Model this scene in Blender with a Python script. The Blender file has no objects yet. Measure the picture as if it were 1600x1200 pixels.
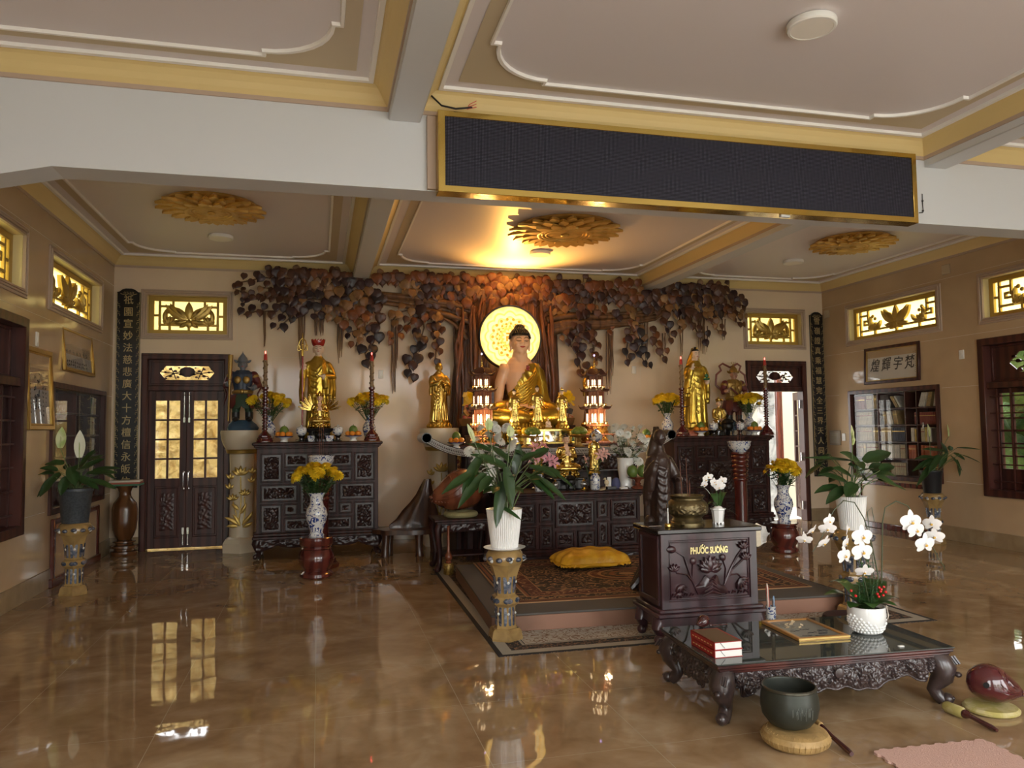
import bpy,bmesh,math,random
import numpy as np
from mathutils import Vector,Matrix
random.seed(7)
PI=math.pi
SC=bpy.context.scene
COL=SC.collection
# camera
CAM=Vector((0,0,1.55))
FPX,YAW,PITCH,ROLL=1188.5,.2491,.0602,-.0118
_f=Vector((math.sin(YAW)*math.cos(PITCH),math.cos(YAW)*math.cos(PITCH),math.sin(PITCH)))
_r0=Vector((math.cos(YAW),-math.sin(YAW),0));_u0=_r0.cross(_f)
RGT=_r0*math.cos(ROLL)+_u0*math.sin(ROLL)
UPV=-_r0*math.sin(ROLL)+_u0*math.cos(ROLL)
cam_d=bpy.data.cameras.new('camera');cam=bpy.data.objects.new('camera',cam_d);COL.objects.link(cam)
cam_d.sensor_width=36;cam_d.sensor_fit='HORIZONTAL';cam_d.lens=FPX/1600*36
cam_d.clip_start=.05;cam_d.clip_end=200
mw=Matrix.Identity(4)
for i in range(3):
	mw[i][0]=RGT[i];mw[i][1]=UPV[i];mw[i][2]=-_f[i];mw[i][3]=CAM[i]
cam.matrix_world=mw
SC.camera=cam
def at(px,py,X=None,Y=None,Z=None):
	"""survey point: where the sight line of a measured point meets a known plane"""
	d=_f+RGT*((px-800)/FPX)-UPV*((py-600)/FPX)
	t=(X-CAM.x)/d.x if X is not None else(Y-CAM.y)/d.y if Y is not None else(Z-CAM.z)/d.z
	return CAM+d*t
# mesh builder
class MB:
	def __init__(s):
		s.v=[];s.f=[];s.m=[]
	def add(s,vs,fs,mi=0,mat=None):
		n=len(s.v)
		if mat is not None:vs=[mat@Vector(p)for p in vs]
		s.v+=[tuple(p)for p in vs]
		s.f+=[tuple(i+n for i in f)for f in fs]
		s.m+=[mi]*len(fs)
		return s
	def box(s,x0,x1,y0,y1,z0,z1,mi=0,bev=0.,mat=None):
		if x1<x0:x0,x1=x1,x0
		if y1<y0:y0,y1=y1,y0
		if z1<z0:z0,z1=z1,z0
		if bev>0:
			s.nb=getattr(s,'nb',0)+1;e=(s.nb%7)*.00022
			x0-=e;x1+=e;y0-=e;y1+=e;z0-=e*.5;z1+=e*.5
		b=min(bev,(x1-x0)*.45,(y1-y0)*.45,(z1-z0)*.45)
		if b<=0:
			vs=[(x0,y0,z0),(x1,y0,z0),(x1,y1,z0),(x0,y1,z0),(x0,y0,z1),(x1,y0,z1),(x1,y1,z1),(x0,y1,z1)]
			fs=[(0,3,2,1),(4,5,6,7),(0,1,5,4),(1,2,6,5),(2,3,7,6),(3,0,4,7)]
			return s.add(vs,fs,mi,mat)
		vs=[];ix={}
		X=(x0,x1);Y=(y0,y1);Z=(z0,z1)
		for i in(0,1):
			for j in(0,1):
				for k in(0,1):
					sx,sy,sz=(1-2*i),(1-2*j),(1-2*k)
					ix[i,j,k,0]=len(vs);vs.append((X[i],Y[j]+sy*b,Z[k]+sz*b))
					ix[i,j,k,1]=len(vs);vs.append((X[i]+sx*b,Y[j],Z[k]+sz*b))
					ix[i,j,k,2]=len(vs);vs.append((X[i]+sx*b,Y[j]+sy*b,Z[k]))
		fs=[]
		for i in(0,1):
			q=[ix[i,0,0,0],ix[i,1,0,0],ix[i,1,1,0],ix[i,0,1,0]];fs.append(tuple(q if i else q[::-1]))
			q=[ix[0,i,0,1],ix[0,i,1,1],ix[1,i,1,1],ix[1,i,0,1]];fs.append(tuple(q if i else q[::-1]))
			q=[ix[0,0,i,2],ix[1,0,i,2],ix[1,1,i,2],ix[0,1,i,2]];fs.append(tuple(q if i else q[::-1]))
		for i in(0,1):
			for j in(0,1):
				q=[ix[i,j,0,0],ix[i,j,0,1],ix[i,j,1,1],ix[i,j,1,0]];fs.append(tuple(q if(i+j)%2 else q[::-1]))
				q=[ix[i,0,j,0],ix[i,0,j,2],ix[i,1,j,2],ix[i,1,j,0]];fs.append(tuple(q[::-1]if(i+j)%2 else q))
				q=[ix[0,i,j,1],ix[0,i,j,2],ix[1,i,j,2],ix[1,i,j,1]];fs.append(tuple(q if(i+j)%2 else q[::-1]))
				for k in(0,1):
					pass
		for i in(0,1):
			for j in(0,1):
				for k in(0,1):
					q=[ix[i,j,k,0],ix[i,j,k,1],ix[i,j,k,2]];fs.append(tuple(q if(i+j+k)%2==0 else q[::-1]))
		return s.add(vs,fs,mi,mat)
	def lathe(s,prof,seg=24,c=(0,0,0),mi=0,mat=None,flute=0,fa=0.,sx=1.,sy=1.,rot=0.):
		"""prof: list of (r, z); flute ribs of relative depth fa"""
		vs=[];fs=[]
		for(r,z)in prof:
			for k in range(seg):
				a=2*PI*k/seg+rot
				rr=r*(1+fa*(0.5 if k%2 else-.5))if flute else r
				vs.append((c[0]+rr*sx*math.cos(a),c[1]+rr*sy*math.sin(a),c[2]+z))
		n=len(prof)
		for i in range(n-1):
			for k in range(seg):
				a=i*seg+k;b=i*seg+(k+1)%seg
				fs.append((a,b,b+seg,a+seg))
		loop=abs(prof[0][0]-prof[-1][0])<1e-6 and abs(prof[0][1]-prof[-1][1])<1e-6
		if prof[0][0]>1e-5 and not loop:fs.append(tuple(range(seg))[::-1])
		if prof[-1][0]>1e-5 and not loop:fs.append(tuple(range((n-1)*seg,n*seg)))
		return s.add(vs,fs,mi,mat)
	def ell(s,c,r,seg=16,rings=10,mi=0,mat=None):
		rx,ry,rz=(r,r,r)if not hasattr(r,'__len__')else r
		vs=[(c[0],c[1],c[2]-rz)];fs=[]
		for i in range(1,rings):
			t=PI*i/rings
			for k in range(seg):
				a=2*PI*k/seg
				vs.append((c[0]+rx*math.sin(t)*math.cos(a),c[1]+ry*math.sin(t)*math.sin(a),c[2]-rz*math.cos(t)))
		vs.append((c[0],c[1],c[2]+rz));e=len(vs)-1
		for k in range(seg):
			fs.append((0,1+(k+1)%seg,1+k))
			fs.append((e,e-seg+k,e-seg+(k+1)%seg))
		for i in range(rings-2):
			for k in range(seg):
				a=1+i*seg+k;b=1+i*seg+(k+1)%seg
				fs.append((a,b,b+seg,a+seg))
		return s.add(vs,fs,mi,mat)
	def tube(s,pts,rad,seg=8,mi=0,caps=True,mat=None,flat=None):
		"""pts along a path; rad a number or a list; flat=(a,b) squashes the ring"""
		P=[Vector(p)for p in pts];n=len(P)
		R=[rad]*n if not hasattr(rad,'__len__')else list(rad)
		vs=[];fs=[];prev=None
		for i in range(n):
			t=(P[min(i+1,n-1)]-P[max(i-1,0)])
			t=t.normalized()if t.length>1e-9 else Vector((0,0,1))
			if prev is None:
				up=Vector((0,0,1))if abs(t.z)<.9 else Vector((0,1,0))
				u=t.cross(up).normalized()
			else:
				u=prev-t*prev.dot(t)
				u=u.normalized()if u.length>1e-6 else t.orthogonal().normalized()
			prev=u;w=t.cross(u)
			fa,fb=flat if flat else(1,1)
			for k in range(seg):
				a=2*PI*k/seg
				vs.append(P[i]+u*(R[i]*fa*math.cos(a))+w*(R[i]*fb*math.sin(a)))
		for i in range(n-1):
			for k in range(seg):
				a=i*seg+k;b=i*seg+(k+1)%seg
				fs.append((a,b,b+seg,a+seg))
		if caps:
			fs.append(tuple(range(seg))[::-1]);fs.append(tuple(range((n-1)*seg,n*seg)))
		return s.add(vs,fs,mi,mat)
	def loft(s,rings,mi=0,caps=True,mat=None):
		n=len(rings[0]);vs=[p for r in rings for p in r];fs=[]
		for i in range(len(rings)-1):
			for k in range(n):
				a=i*n+k;b=i*n+(k+1)%n
				fs.append((a,b,b+n,a+n))
		if caps:
			fs.append(tuple(range(n))[::-1]);fs.append(tuple(range((len(rings)-1)*n,len(rings)*n)))
		return s.add(vs,fs,mi,mat)
	def prism(s,poly,y0,y1,mi=0,mat=None):
		"""polygon in the x-z plane, extruded from y0 (front) to y1"""
		n=len(poly)
		vs=[(p[0],y0,p[1])for p in poly]+[(p[0],y1,p[1])for p in poly]
		fs=[tuple(range(n)),tuple(range(n,2*n))[::-1]]
		for k in range(n):
			fs.append((k,k+n,(k+1)%n+n,(k+1)%n))
		return s.add(vs,fs,mi,mat)
	def dome(s,poly,y0,y1,bulge,mi=0,mat=None):
		"""prism with a raised middle (carved petal): polygon in x-z, front towards -y"""
		n=len(poly);cx=sum(p[0]for p in poly)/n;cz=sum(p[1]for p in poly)/n
		ins=[(cx+(p[0]-cx)*.55,cz+(p[1]-cz)*.55)for p in poly]
		vs=[(p[0],y1,p[1])for p in poly]+[(p[0],y0,p[1])for p in poly]+[(p[0],y0-bulge,p[1])for p in ins]
		fs=[tuple(range(n))[::-1],tuple(range(2*n,3*n))]
		for k in range(n):
			j=(k+1)%n
			fs.append((k,j,j+n,k+n)[::-1]);fs.append((k+n,j+n,j+2*n,k+2*n)[::-1])
		fs=[f[::-1]for f in fs[:1]]+[f for f in fs[1:]]
		return s.add(vs,fs,mi,mat)
	def grid(s,nx,ny,fn,mi=0,mat=None):
		vs=[fn(i/(nx-1),j/(ny-1))for j in range(ny)for i in range(nx)]
		fs=[(j*nx+i,j*nx+i+1,(j+1)*nx+i+1,(j+1)*nx+i)for j in range(ny-1)for i in range(nx-1)]
		return s.add(vs,fs,mi,mat)
	def join(s,o,mat=None,mi=0):
		n=len(s.v)
		s.v+=[tuple(mat@Vector(p))if mat is not None else p for p in o.v]
		s.f+=[tuple(i+n for i in f)for f in o.f];s.m+=[k+mi for k in o.m]
		return s
	def mesh(s,name,mats,angle=40):
		me=bpy.data.meshes.new(name)
		me.from_pydata(s.v,[],s.f)
		for m in mats:me.materials.append(m)
		me.polygons.foreach_set('material_index',s.m)
		bm=bmesh.new();bm.from_mesh(me);bmesh.ops.recalc_face_normals(bm,faces=bm.faces);bm.to_mesh(me);bm.free()
		finish(me,angle)
		return me
	def build(s,name,mats,parent=None,loc=(0,0,0),rotz=0,angle=40):
		if not isinstance(mats,(list,tuple)):mats=[mats]
		return link(name,s.mesh(name,mats,angle),parent,loc,rotz)
def finish(me,angle=40):
	me.polygons.foreach_set('use_smooth',[True]*len(me.polygons))
	if angle<180:
		try:me.set_sharp_from_angle(angle=math.radians(angle))
		except Exception:pass
	me.update()
def link(name,me,parent=None,loc=(0,0,0),rotz=0):
	o=bpy.data.objects.new(name,me);COL.objects.link(o)
	o.location=loc;o.rotation_euler=(0,0,rotz)
	if parent is not None:o.parent=parent
	return o
def tag(o,label=None,cat=None,group=None,kind=None):
	if label:o['label']=label
	if cat:o['category']=cat
	if group:o['group']=group
	if kind:o['kind']=kind
	return o
def thing(name,label,cat,loc=(0,0,0),rotz=0,group=None):
	o=bpy.data.objects.new(name,None);COL.objects.link(o)
	o.empty_display_size=.1
	o.location=loc;o.rotation_euler=(0,0,rotz)
	return tag(o,label,cat,group)
def struct(o):
	o['kind']='structure';return o
def sroot(name,loc=(0,0,0),rotz=0):
	o=bpy.data.objects.new(name,None);COL.objects.link(o)
	o.location=loc;o.rotation_euler=(0,0,rotz);o['kind']='structure'
	return o
def kids(o):return[c for c in COL.objects if c.parent==o]
def copy_tree(o,parent=None,top=True):
	c=o.copy();COL.objects.link(c)
	c.parent=parent
	for ch in kids(o):copy_tree(ch,c,False)
	return c
def dup(o,loc,rotz=None,label=None,group=None,scale=None):
	c=copy_tree(o);c.location=loc
	if rotz is not None:c.rotation_euler=(0,0,rotz)
	if label:c['label']=label
	if group:c['group']=group
	if scale:c.scale=(scale,)*3
	return c
def xform(loc=(0,0,0),rot=(0,0,0),sc=1):
	from mathutils import Euler
	s=(sc,sc,sc)if not hasattr(sc,'__len__')else sc
	return Matrix.Translation(loc)@Euler(rot).to_matrix().to_4x4()@Matrix.Diagonal((*s,1))
def fuse(mb,vox=.008,smooth=4,mats=(),pick=None,name='body',angle=180,dec=0):
	"""melt overlapping shapes into one continuous surface; pick(center)->material slot"""
	me=bpy.data.meshes.new('tmp');me.from_pydata(mb.v,[],mb.f)
	o=bpy.data.objects.new('tmp',me);COL.objects.link(o)
	r=o.modifiers.new('r','REMESH');r.mode='VOXEL';r.voxel_size=vox
	if smooth:
		k=o.modifiers.new('s','SMOOTH');k.factor=.5;k.iterations=smooth
	if dec:
		d=o.modifiers.new('d','DECIMATE');d.ratio=dec
	dg=bpy.context.evaluated_depsgraph_get()
	out=bpy.data.meshes.new_from_object(o.evaluated_get(dg))
	bpy.data.objects.remove(o);bpy.data.meshes.remove(me)
	out.name=name
	out.materials.clear()
	for m in mats:out.materials.append(m)
	if pick:
		idx=[pick(p.center,p.normal)for p in out.polygons]
		out.polygons.foreach_set('material_index',idx)
	finish(out,angle)
	return out
# materials
def nt(name):
	m=bpy.data.materials.new(name);m.use_nodes=True
	t=m.node_tree;b=t.nodes['Principled BSDF']
	return m,t,b
def rgb(c):return(c[0],c[1],c[2],1)
def tex(t,kind,scale,detail=4,dist=0.,vec=None,rnd=1.):
	if kind=='voronoi':
		n=t.nodes.new('ShaderNodeTexVoronoi');n.inputs['Scale'].default_value=scale;out=n.outputs['Distance']
		n.inputs['Randomness'].default_value=rnd
	elif kind=='wave':
		n=t.nodes.new('ShaderNodeTexWave');n.inputs['Scale'].default_value=scale;n.inputs['Distortion'].default_value=dist
		n.inputs['Detail'].default_value=detail;out=n.outputs['Fac']
	else:
		n=t.nodes.new('ShaderNodeTexNoise');n.inputs['Scale'].default_value=scale;n.inputs['Detail'].default_value=detail
		n.inputs['Distortion'].default_value=dist;out=n.outputs['Fac']
	if vec is not None:t.links.new(vec,n.inputs['Vector'])
	return out
def coords(t,scale=(1,1,1)):
	tc=t.nodes.new('ShaderNodeTexCoord');mp=t.nodes.new('ShaderNodeMapping')
	mp.inputs['Scale'].default_value=scale
	t.links.new(tc.outputs['Object'],mp.inputs['Vector'])
	return mp.outputs['Vector']
def ramp(t,fac,stops):
	r=t.nodes.new('ShaderNodeValToRGB');t.links.new(fac,r.inputs['Fac'])
	e=r.color_ramp.elements
	while len(e)<len(stops):e.new(.5)
	for k,(p,c)in enumerate(stops):
		e[k].position=p;e[k].color=rgb(c)
	return r.outputs['Color']
def M(name,col,rough=.5,metal=0.,mix=None,bump=None,coat=0.,trans=0.,emit=None,spec=None,ior=None,sss=0.,stretch=(1,1,1)):
	"""mix=(col2, kind, scale, lo, hi[, dist]); bump=(kind, scale, strength[, distance, dist])"""
	m,t,b=nt(name)
	b.inputs['Base Color'].default_value=rgb(col)
	b.inputs['Roughness'].default_value=rough
	b.inputs['Metallic'].default_value=metal
	if coat:b.inputs['Coat Weight'].default_value=coat;b.inputs['Coat Roughness'].default_value=.08
	if trans:b.inputs['Transmission Weight'].default_value=trans
	if ior:b.inputs['IOR'].default_value=ior
	if spec is not None:b.inputs['Specular IOR Level'].default_value=spec
	if sss:
		b.inputs['Subsurface Weight'].default_value=sss;b.inputs['Subsurface Radius'].default_value=(.01,.005,.003)
	if emit:
		b.inputs['Emission Color'].default_value=rgb(emit[0]);b.inputs['Emission Strength'].default_value=emit[1]
	vec=coords(t,stretch)if(mix or bump)else None
	if mix:
		f=tex(t,mix[1],mix[2],5,mix[5]if len(mix)>5 else .6,vec)
		t.links.new(ramp(t,f,[(mix[3],col),(mix[4],mix[0])]),b.inputs['Base Color'])
	if bump:
		f=tex(t,bump[0],bump[1],4,bump[4]if len(bump)>4 else .3,vec)
		n=t.nodes.new('ShaderNodeBump');n.inputs['Strength'].default_value=bump[2]
		n.inputs['Distance'].default_value=bump[3]if len(bump)>3 else .01
		t.links.new(f,n.inputs['Height']);t.links.new(n.outputs['Normal'],b.inputs['Normal'])
	m.diffuse_color=rgb(col)
	return m
def glass(name,col=(1,1,1),rough=0.,tint=.04):
	"""thin pane: mostly clear, with a mirror-like sheen"""
	m=bpy.data.materials.new(name);m.use_nodes=True;t=m.node_tree;t.nodes.clear()
	o=t.nodes.new('ShaderNodeOutputMaterial');mx=t.nodes.new('ShaderNodeMixShader');tr=t.nodes.new('ShaderNodeBsdfTransparent')
	gl=t.nodes.new('ShaderNodeBsdfGlossy');gl.inputs['Roughness'].default_value=rough
	lw=t.nodes.new('ShaderNodeLayerWeight');lw.inputs['Blend'].default_value=.5
	tr.inputs['Color'].default_value=rgb(col)
	pw=t.nodes.new('ShaderNodeMath');pw.operation='POWER';pw.inputs[1].default_value=4.5;t.links.new(lw.outputs['Facing'],pw.inputs[0])
	ad=t.nodes.new('ShaderNodeMath');ad.operation='MULTIPLY_ADD';ad.inputs[1].default_value=.55;ad.inputs[2].default_value=tint;ad.use_clamp=True
	t.links.new(pw.outputs[0],ad.inputs[0]);t.links.new(ad.outputs[0],mx.inputs['Fac'])
	t.links.new(tr.outputs[0],mx.inputs[1]);t.links.new(gl.outputs[0],mx.inputs[2]);t.links.new(mx.outputs[0],o.inputs['Surface'])
	return m
def translucent(name,col):
	m=bpy.data.materials.new(name);m.use_nodes=True;t=m.node_tree;t.nodes.clear()
	o=t.nodes.new('ShaderNodeOutputMaterial');n=t.nodes.new('ShaderNodeBsdfTranslucent');n.inputs['Color'].default_value=rgb(col)
	g=t.nodes.new('ShaderNodeBsdfGlossy');g.inputs['Roughness'].default_value=.2;mx=t.nodes.new('ShaderNodeMixShader');mx.inputs[0].default_value=.05
	t.links.new(n.outputs[0],mx.inputs[1]);t.links.new(g.outputs[0],mx.inputs[2]);t.links.new(mx.outputs[0],o.inputs['Surface'])
	return m
def text_mb(body,size,depth=.004,sx=1.,bold=0.,align='CENTER',shear=0.):
	"""letters as a mesh builder: x right, z up, front towards -y"""
	cu=bpy.data.curves.new('t','FONT');cu.body=body;cu.size=size;cu.extrude=depth/2;cu.align_x=align;cu.align_y='CENTER'
	cu.offset=bold;cu.shear=shear;cu.resolution_u=3
	o=bpy.data.objects.new('t',cu);COL.objects.link(o)
	me=bpy.data.meshes.new_from_object(o.evaluated_get(bpy.context.evaluated_depsgraph_get()))
	b=MB()
	b.add([(v.co.x*sx,-v.co.z,v.co.y)for v in me.vertices],[tuple(p.vertices)for p in me.polygons])
	bpy.data.objects.remove(o);bpy.data.curves.remove(cu);bpy.data.meshes.remove(me)
	return b
def arc(cx,cz,r,a0,a1,n=8):
	return[(cx+r*math.cos(a0+(a1-a0)*k/n),cz+r*math.sin(a0+(a1-a0)*k/n))for k in range(n+1)]
def petal(x0,z0,ang,L,w,n=5,curl=0.):
	"""leaf/petal outline from (x0,z0) towards ang"""
	l=[];r=[]
	for k in range(n+1):
		t=k/n;wd=w*math.sin(PI*min(1,t*.98+.02))**.8*(1-.25*t)
		a=ang+curl*t;px=x0+L*t*math.cos(ang+curl*t*.5);pz=z0+L*t*math.sin(ang+curl*t*.5)
		l.append((px-wd*math.sin(a),pz+wd*math.cos(a)));r.append((px+wd*math.sin(a),pz-wd*math.cos(a)))
	return l+r[::-1][1:]if n else l
def swirl(U,V,seed,k=1.):
	"""height 0..1 of carved scrollwork at numpy coordinates in metres"""
	rs=np.random.RandomState(seed);p=rs.rand(8)*6.28
	x=U*k;y=V*k
	for i in range(2):
		x,y=x+.35*np.sin(y*1.7+p[i])+.2*np.sin(y*3.1+p[i+2]),y+.35*np.sin(x*1.9+p[i+4])+.2*np.sin(x*2.7+p[i+6])
	h=np.sin(x*3.2+p[1])*np.sin(y*3.2+p[2])
	h2=np.sin((x+y)*4.1+p[3])
	return .5+.5*np.tanh(2.2*(.9*h+.4*h2))
def relief(mb,x0,x1,z0,z1,y,dep,seed,k=18.,res=.01,mi=0,fn=None,rim=.12,mat=None):
	"""carved panel on the x-z plane facing -y"""
	nx=max(6,int((x1-x0)/res));nz=max(6,int((z1-z0)/res))
	u=np.linspace(0,1,nx);v=np.linspace(0,1,nz)
	U,V=np.meshgrid(u,v)
	H=(fn(U,V)if fn else swirl(U*(x1-x0),V*(z1-z0),seed,k))
	e=np.minimum(np.minimum(U,1-U)*(x1-x0),np.minimum(V,1-V)*(z1-z0))
	H=H*np.clip(e/(rim*min(x1-x0,z1-z0)),0,1)
	vs=[(x0+(x1-x0)*U[j,i],y-dep*H[j,i],z0+(z1-z0)*V[j,i])for j in range(nz)for i in range(nx)]
	fs=[(j*nx+i,j*nx+i+1,(j+1)*nx+i+1,(j+1)*nx+i)for j in range(nz-1)for i in range(nx-1)]
	mb.add(vs,fs,mi,mat)
	return mb
# palette
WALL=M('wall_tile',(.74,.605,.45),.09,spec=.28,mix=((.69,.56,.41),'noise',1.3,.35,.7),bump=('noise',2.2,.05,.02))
SIDEW=M('side_wall_tile_shaded',(.52,.385,.24),.10,spec=.3,mix=((.45,.33,.205),'noise',1.3,.35,.7),bump=('noise',2.2,.05,.02))  # same tile as the back wall, grazing shade put into its browner colour
JOINT=M('tile_joint',(.66,.58,.46),.5)
BASEB=M('baseboard_stone',(.34,.255,.15),.15,mix=((.27,.195,.11),'noise',5,.35,.7))
WHITE=M('white_paint',(.60,.62,.64),.5)
CEILP=M('ceiling_paint',(.71,.665,.675),.45)
TAN=M('tan_paint',(.56,.475,.33),.5)
MOULD=M('moulding_white',(.86,.85,.82),.45)
COVE=M('cove_yellow',(.70,.545,.25),.45)
PINK=M('rose_beige_moulding',(.47,.36,.28),.45)
CREAM=M('cream_reveal',(.72,.62,.33),.5)
GOLDP=M('gold_paint',(.46,.31,.08),.38,metal=.6,bump=('noise',60,.15,.004))
GOLD=M('gold_leaf',(.66,.47,.14),.25,metal=1.,mix=((.52,.34,.07),'noise',9,.4,.7),bump=('noise',40,.12,.004))
GOLDD=M('old_gold',(.52,.36,.12),.4,metal=.8,bump=('noise',60,.3,.004))
BRASS=M('brass_foil',(.66,.47,.13),.16,metal=1.,bump=('noise',6,.12,.02))
DWOOD=M('dark_rosewood',(.048,.017,.015),.40,mix=((.024,.010,.009),'wave',3.0,.3,.8,6),coat=.04,spec=.22,stretch=(1,1,.25))
FRAMEW=M('door_wood',(.075,.024,.018),.33,mix=((.040,.013,.011),'wave',2.5,.3,.8,5),coat=.05,spec=.35,stretch=(1,1,.2))
EBONY=M('ebony_carving',(.022,.017,.017),.30,bump=('noise',70,.2,.004),coat=.15)
RED_W=M('red_lacquer_wood',(.12,.025,.018),.18,mix=((.07,.014,.012),'wave',3,.3,.8,4),coat=.7)
BLACK=M('black_board',(.007,.007,.008),.3)
CHROME=M('chrome',(.75,.75,.74),.15,metal=1.)
CERW=M('white_ceramic',(.86,.86,.84),.12,coat=.5)
PLASW=M('white_plastic',(.80,.80,.77),.35)
PANE=glass('window_glass',(.97,.97,.95))
YPANE=translucent('yellow_glass',(.92,.84,.52))
BRIGHT_SOIL=M('soil',(.035,.022,.014),.9,bump=('noise',90,.8,.01))
XL,XR,YB,YF,ZC,ZK=-2.66,8.24,11.07,-1.9,3.95,3.82
BX1,BX2,BY1,BY2,BZ=-1.64,7.22,5.27,5.52,3.245
DB=((.47,.69),(4.97,5.19));DZ=3.73
# floor
def floor_mat():
	m,t,b=nt('polished_marble')
	v=coords(t)
	n1=tex(t,'noise',1.6,9,1.4,v);n2=tex(t,'noise',7,6,.8,v)
	mx=t.nodes.new('ShaderNodeMath');mx.operation='MULTIPLY_ADD';mx.inputs[1].default_value=.35
	t.links.new(n2,mx.inputs[0]);t.links.new(n1,mx.inputs[2])
	c=ramp(t,mx.outputs[0],[(.36,(.215,.132,.062)),(.56,(.295,.188,.096)),(.74,(.365,.248,.137)),(.92,(.46,.35,.22))])
	sp=t.nodes.new('ShaderNodeSeparateXYZ');t.links.new(v,sp.inputs[0])
	jj=[]
	for ax,off in((0,.786),(1,5.145)):
		a=t.nodes.new('ShaderNodeMath');a.operation='SUBTRACT';a.inputs[1].default_value=off-8
		t.links.new(sp.outputs[ax],a.inputs[0])
		d=t.nodes.new('ShaderNodeMath');d.operation='PINGPONG';d.inputs[1].default_value=.4;t.links.new(a.outputs[0],d.inputs[0])
		l=t.nodes.new('ShaderNodeMath');l.operation='LESS_THAN';l.inputs[1].default_value=.0022;t.links.new(d.outputs[0],l.inputs[0])
		jj.append(l.outputs[0])
	mxj=t.nodes.new('ShaderNodeMath');mxj.operation='MAXIMUM';t.links.new(jj[0],mxj.inputs[0]);t.links.new(jj[1],mxj.inputs[1])
	mc=t.nodes.new('ShaderNodeMix');mc.data_type='RGBA'
	t.links.new(mxj.outputs[0],mc.inputs['Factor']);t.links.new(c,mc.inputs['A']);mc.inputs['B'].default_value=(.42,.34,.22,1)
	t.links.new(mc.outputs['Result'],b.inputs['Base Color'])
	b.inputs['Roughness'].default_value=.03;b.inputs['IOR'].default_value=1.58
	nb=tex(t,'noise',2.6,2,.3,v);bp=t.nodes.new('ShaderNodeBump');bp.inputs['Strength'].default_value=.035;bp.inputs['Distance'].default_value=.05
	t.links.new(nb,bp.inputs['Height']);t.links.new(bp.outputs['Normal'],b.inputs['Normal'])
	return m
fb=MB();fb.box(XL-.25,XR+.25,YF-.2,YB+.25,-.12,0)
struct(fb.build('floor',floor_mat()))
# walls with openings
def wall(name,plane,c,a0,a1,z0,z1,holes,mat,rev,t):
	"""plane 'x' or 'y'; c the visible face; t thickness with sign (away from the room)"""
	b=MB()
	A=sorted({a0,a1,*[v for h in holes for v in h[:2]]});Zs=sorted({z0,z1,*[v for h in holes for v in h[2:4]]})
	def P(a,d,z):return(c+d,a,z)if plane=='x' else(a,c+d,z)
	for i in range(len(A)-1):
		for j in range(len(Zs)-1):
			am=(A[i]+A[i+1])/2;zm=(Zs[j]+Zs[j+1])/2
			if any(h[0]<am<h[1]and h[2]<zm<h[3]for h in holes):continue
			for d in(0,t):
				b.add([P(A[i],d,Zs[j]),P(A[i+1],d,Zs[j]),P(A[i+1],d,Zs[j+1]),P(A[i],d,Zs[j+1])],[(0,1,2,3)],0)
	for h in holes:
		q=[(h[0],h[2]),(h[1],h[2]),(h[1],h[3]),(h[0],h[3])]
		for k in range(4):
			(p,z),(p2,z2)=q[k],q[(k+1)%4]
			if z==z2==z0:continue
			b.add([P(p,0,z),P(p2,0,z2),P(p2,t,z2),P(p,t,z)],[(0,1,2,3)],1)
	return struct(b.build(name,[mat,rev],angle=20))
LAT_B=((-2.245,-1.23,2.905,3.43),(6.81,7.825,2.905,3.43))
DOOR_B=((-2.29,-1.19,0,2.62),(6.77,7.87,0,2.62))
LAT_S=(8.62,10.42,2.90,3.41)
wall('wall_back','y',YB,XL,XR,0,4.1,[*LAT_B,*DOOR_B],WALL,CREAM,.25)
SH=[LAT_S,(6.07,7.87,2.90,3.41),(6.02,7.96,.66,2.62),(.9,2.9,.66,2.62),(.95,2.85,2.90,3.41)]
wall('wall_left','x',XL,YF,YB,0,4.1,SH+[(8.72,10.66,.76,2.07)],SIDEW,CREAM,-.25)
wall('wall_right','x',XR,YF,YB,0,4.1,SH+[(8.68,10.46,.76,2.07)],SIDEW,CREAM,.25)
wall('wall_front','y',YF,XL,XR,0,4.1,[(-1.9,-.1,0,3.5),(1.0,4.6,0,3.5),(5.1,7.9,0,3.5)],WALL,WHITE,-.25)
jb=MB()
for z in(.2,.8,1.4,2.0,2.6,3.2):
	jb.box(-1.15,6.7,YB-.0012,YB+.001,z,z+.004)
for x in(-1.1,.1,1.3,2.5,3.7,4.9,6.1):
	jb.box(x,x+.004,YB-.0012,YB+.001,.2,3.8)
tj=struct(jb.build('trim_1',JOINT))
sb=MB()
for z in(.78,2.05,2.72,3.53):
	for X in(XL,XR):
		for(y0,y1)in((7.98,8.6),(10.72,YB))if z<2.1 else((5.6,YB),):
			sb.box(X-.0012,X+.0012,y0,y1,z,z+.004)
struct(sb.build('trim_2',JOINT))
def baseb(name,segs):
	b=MB()
	for(x0,x1,y0,y1)in segs:b.box(x0,x1,y0,y1,0,.195,bev=.003)
	return struct(b.build(name,BASEB))
baseb('baseboard_back',[(XL,-2.31,YB-.012,YB+.01),(-1.17,6.75,YB-.012,YB+.01),(7.89,XR,YB-.012,YB+.01)])
baseb('baseboard_left',[(XL-.01,XL+.012,YF,YB)])
baseb('baseboard_right',[(XR-.012,XR+.01,YF,YB)])
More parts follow.
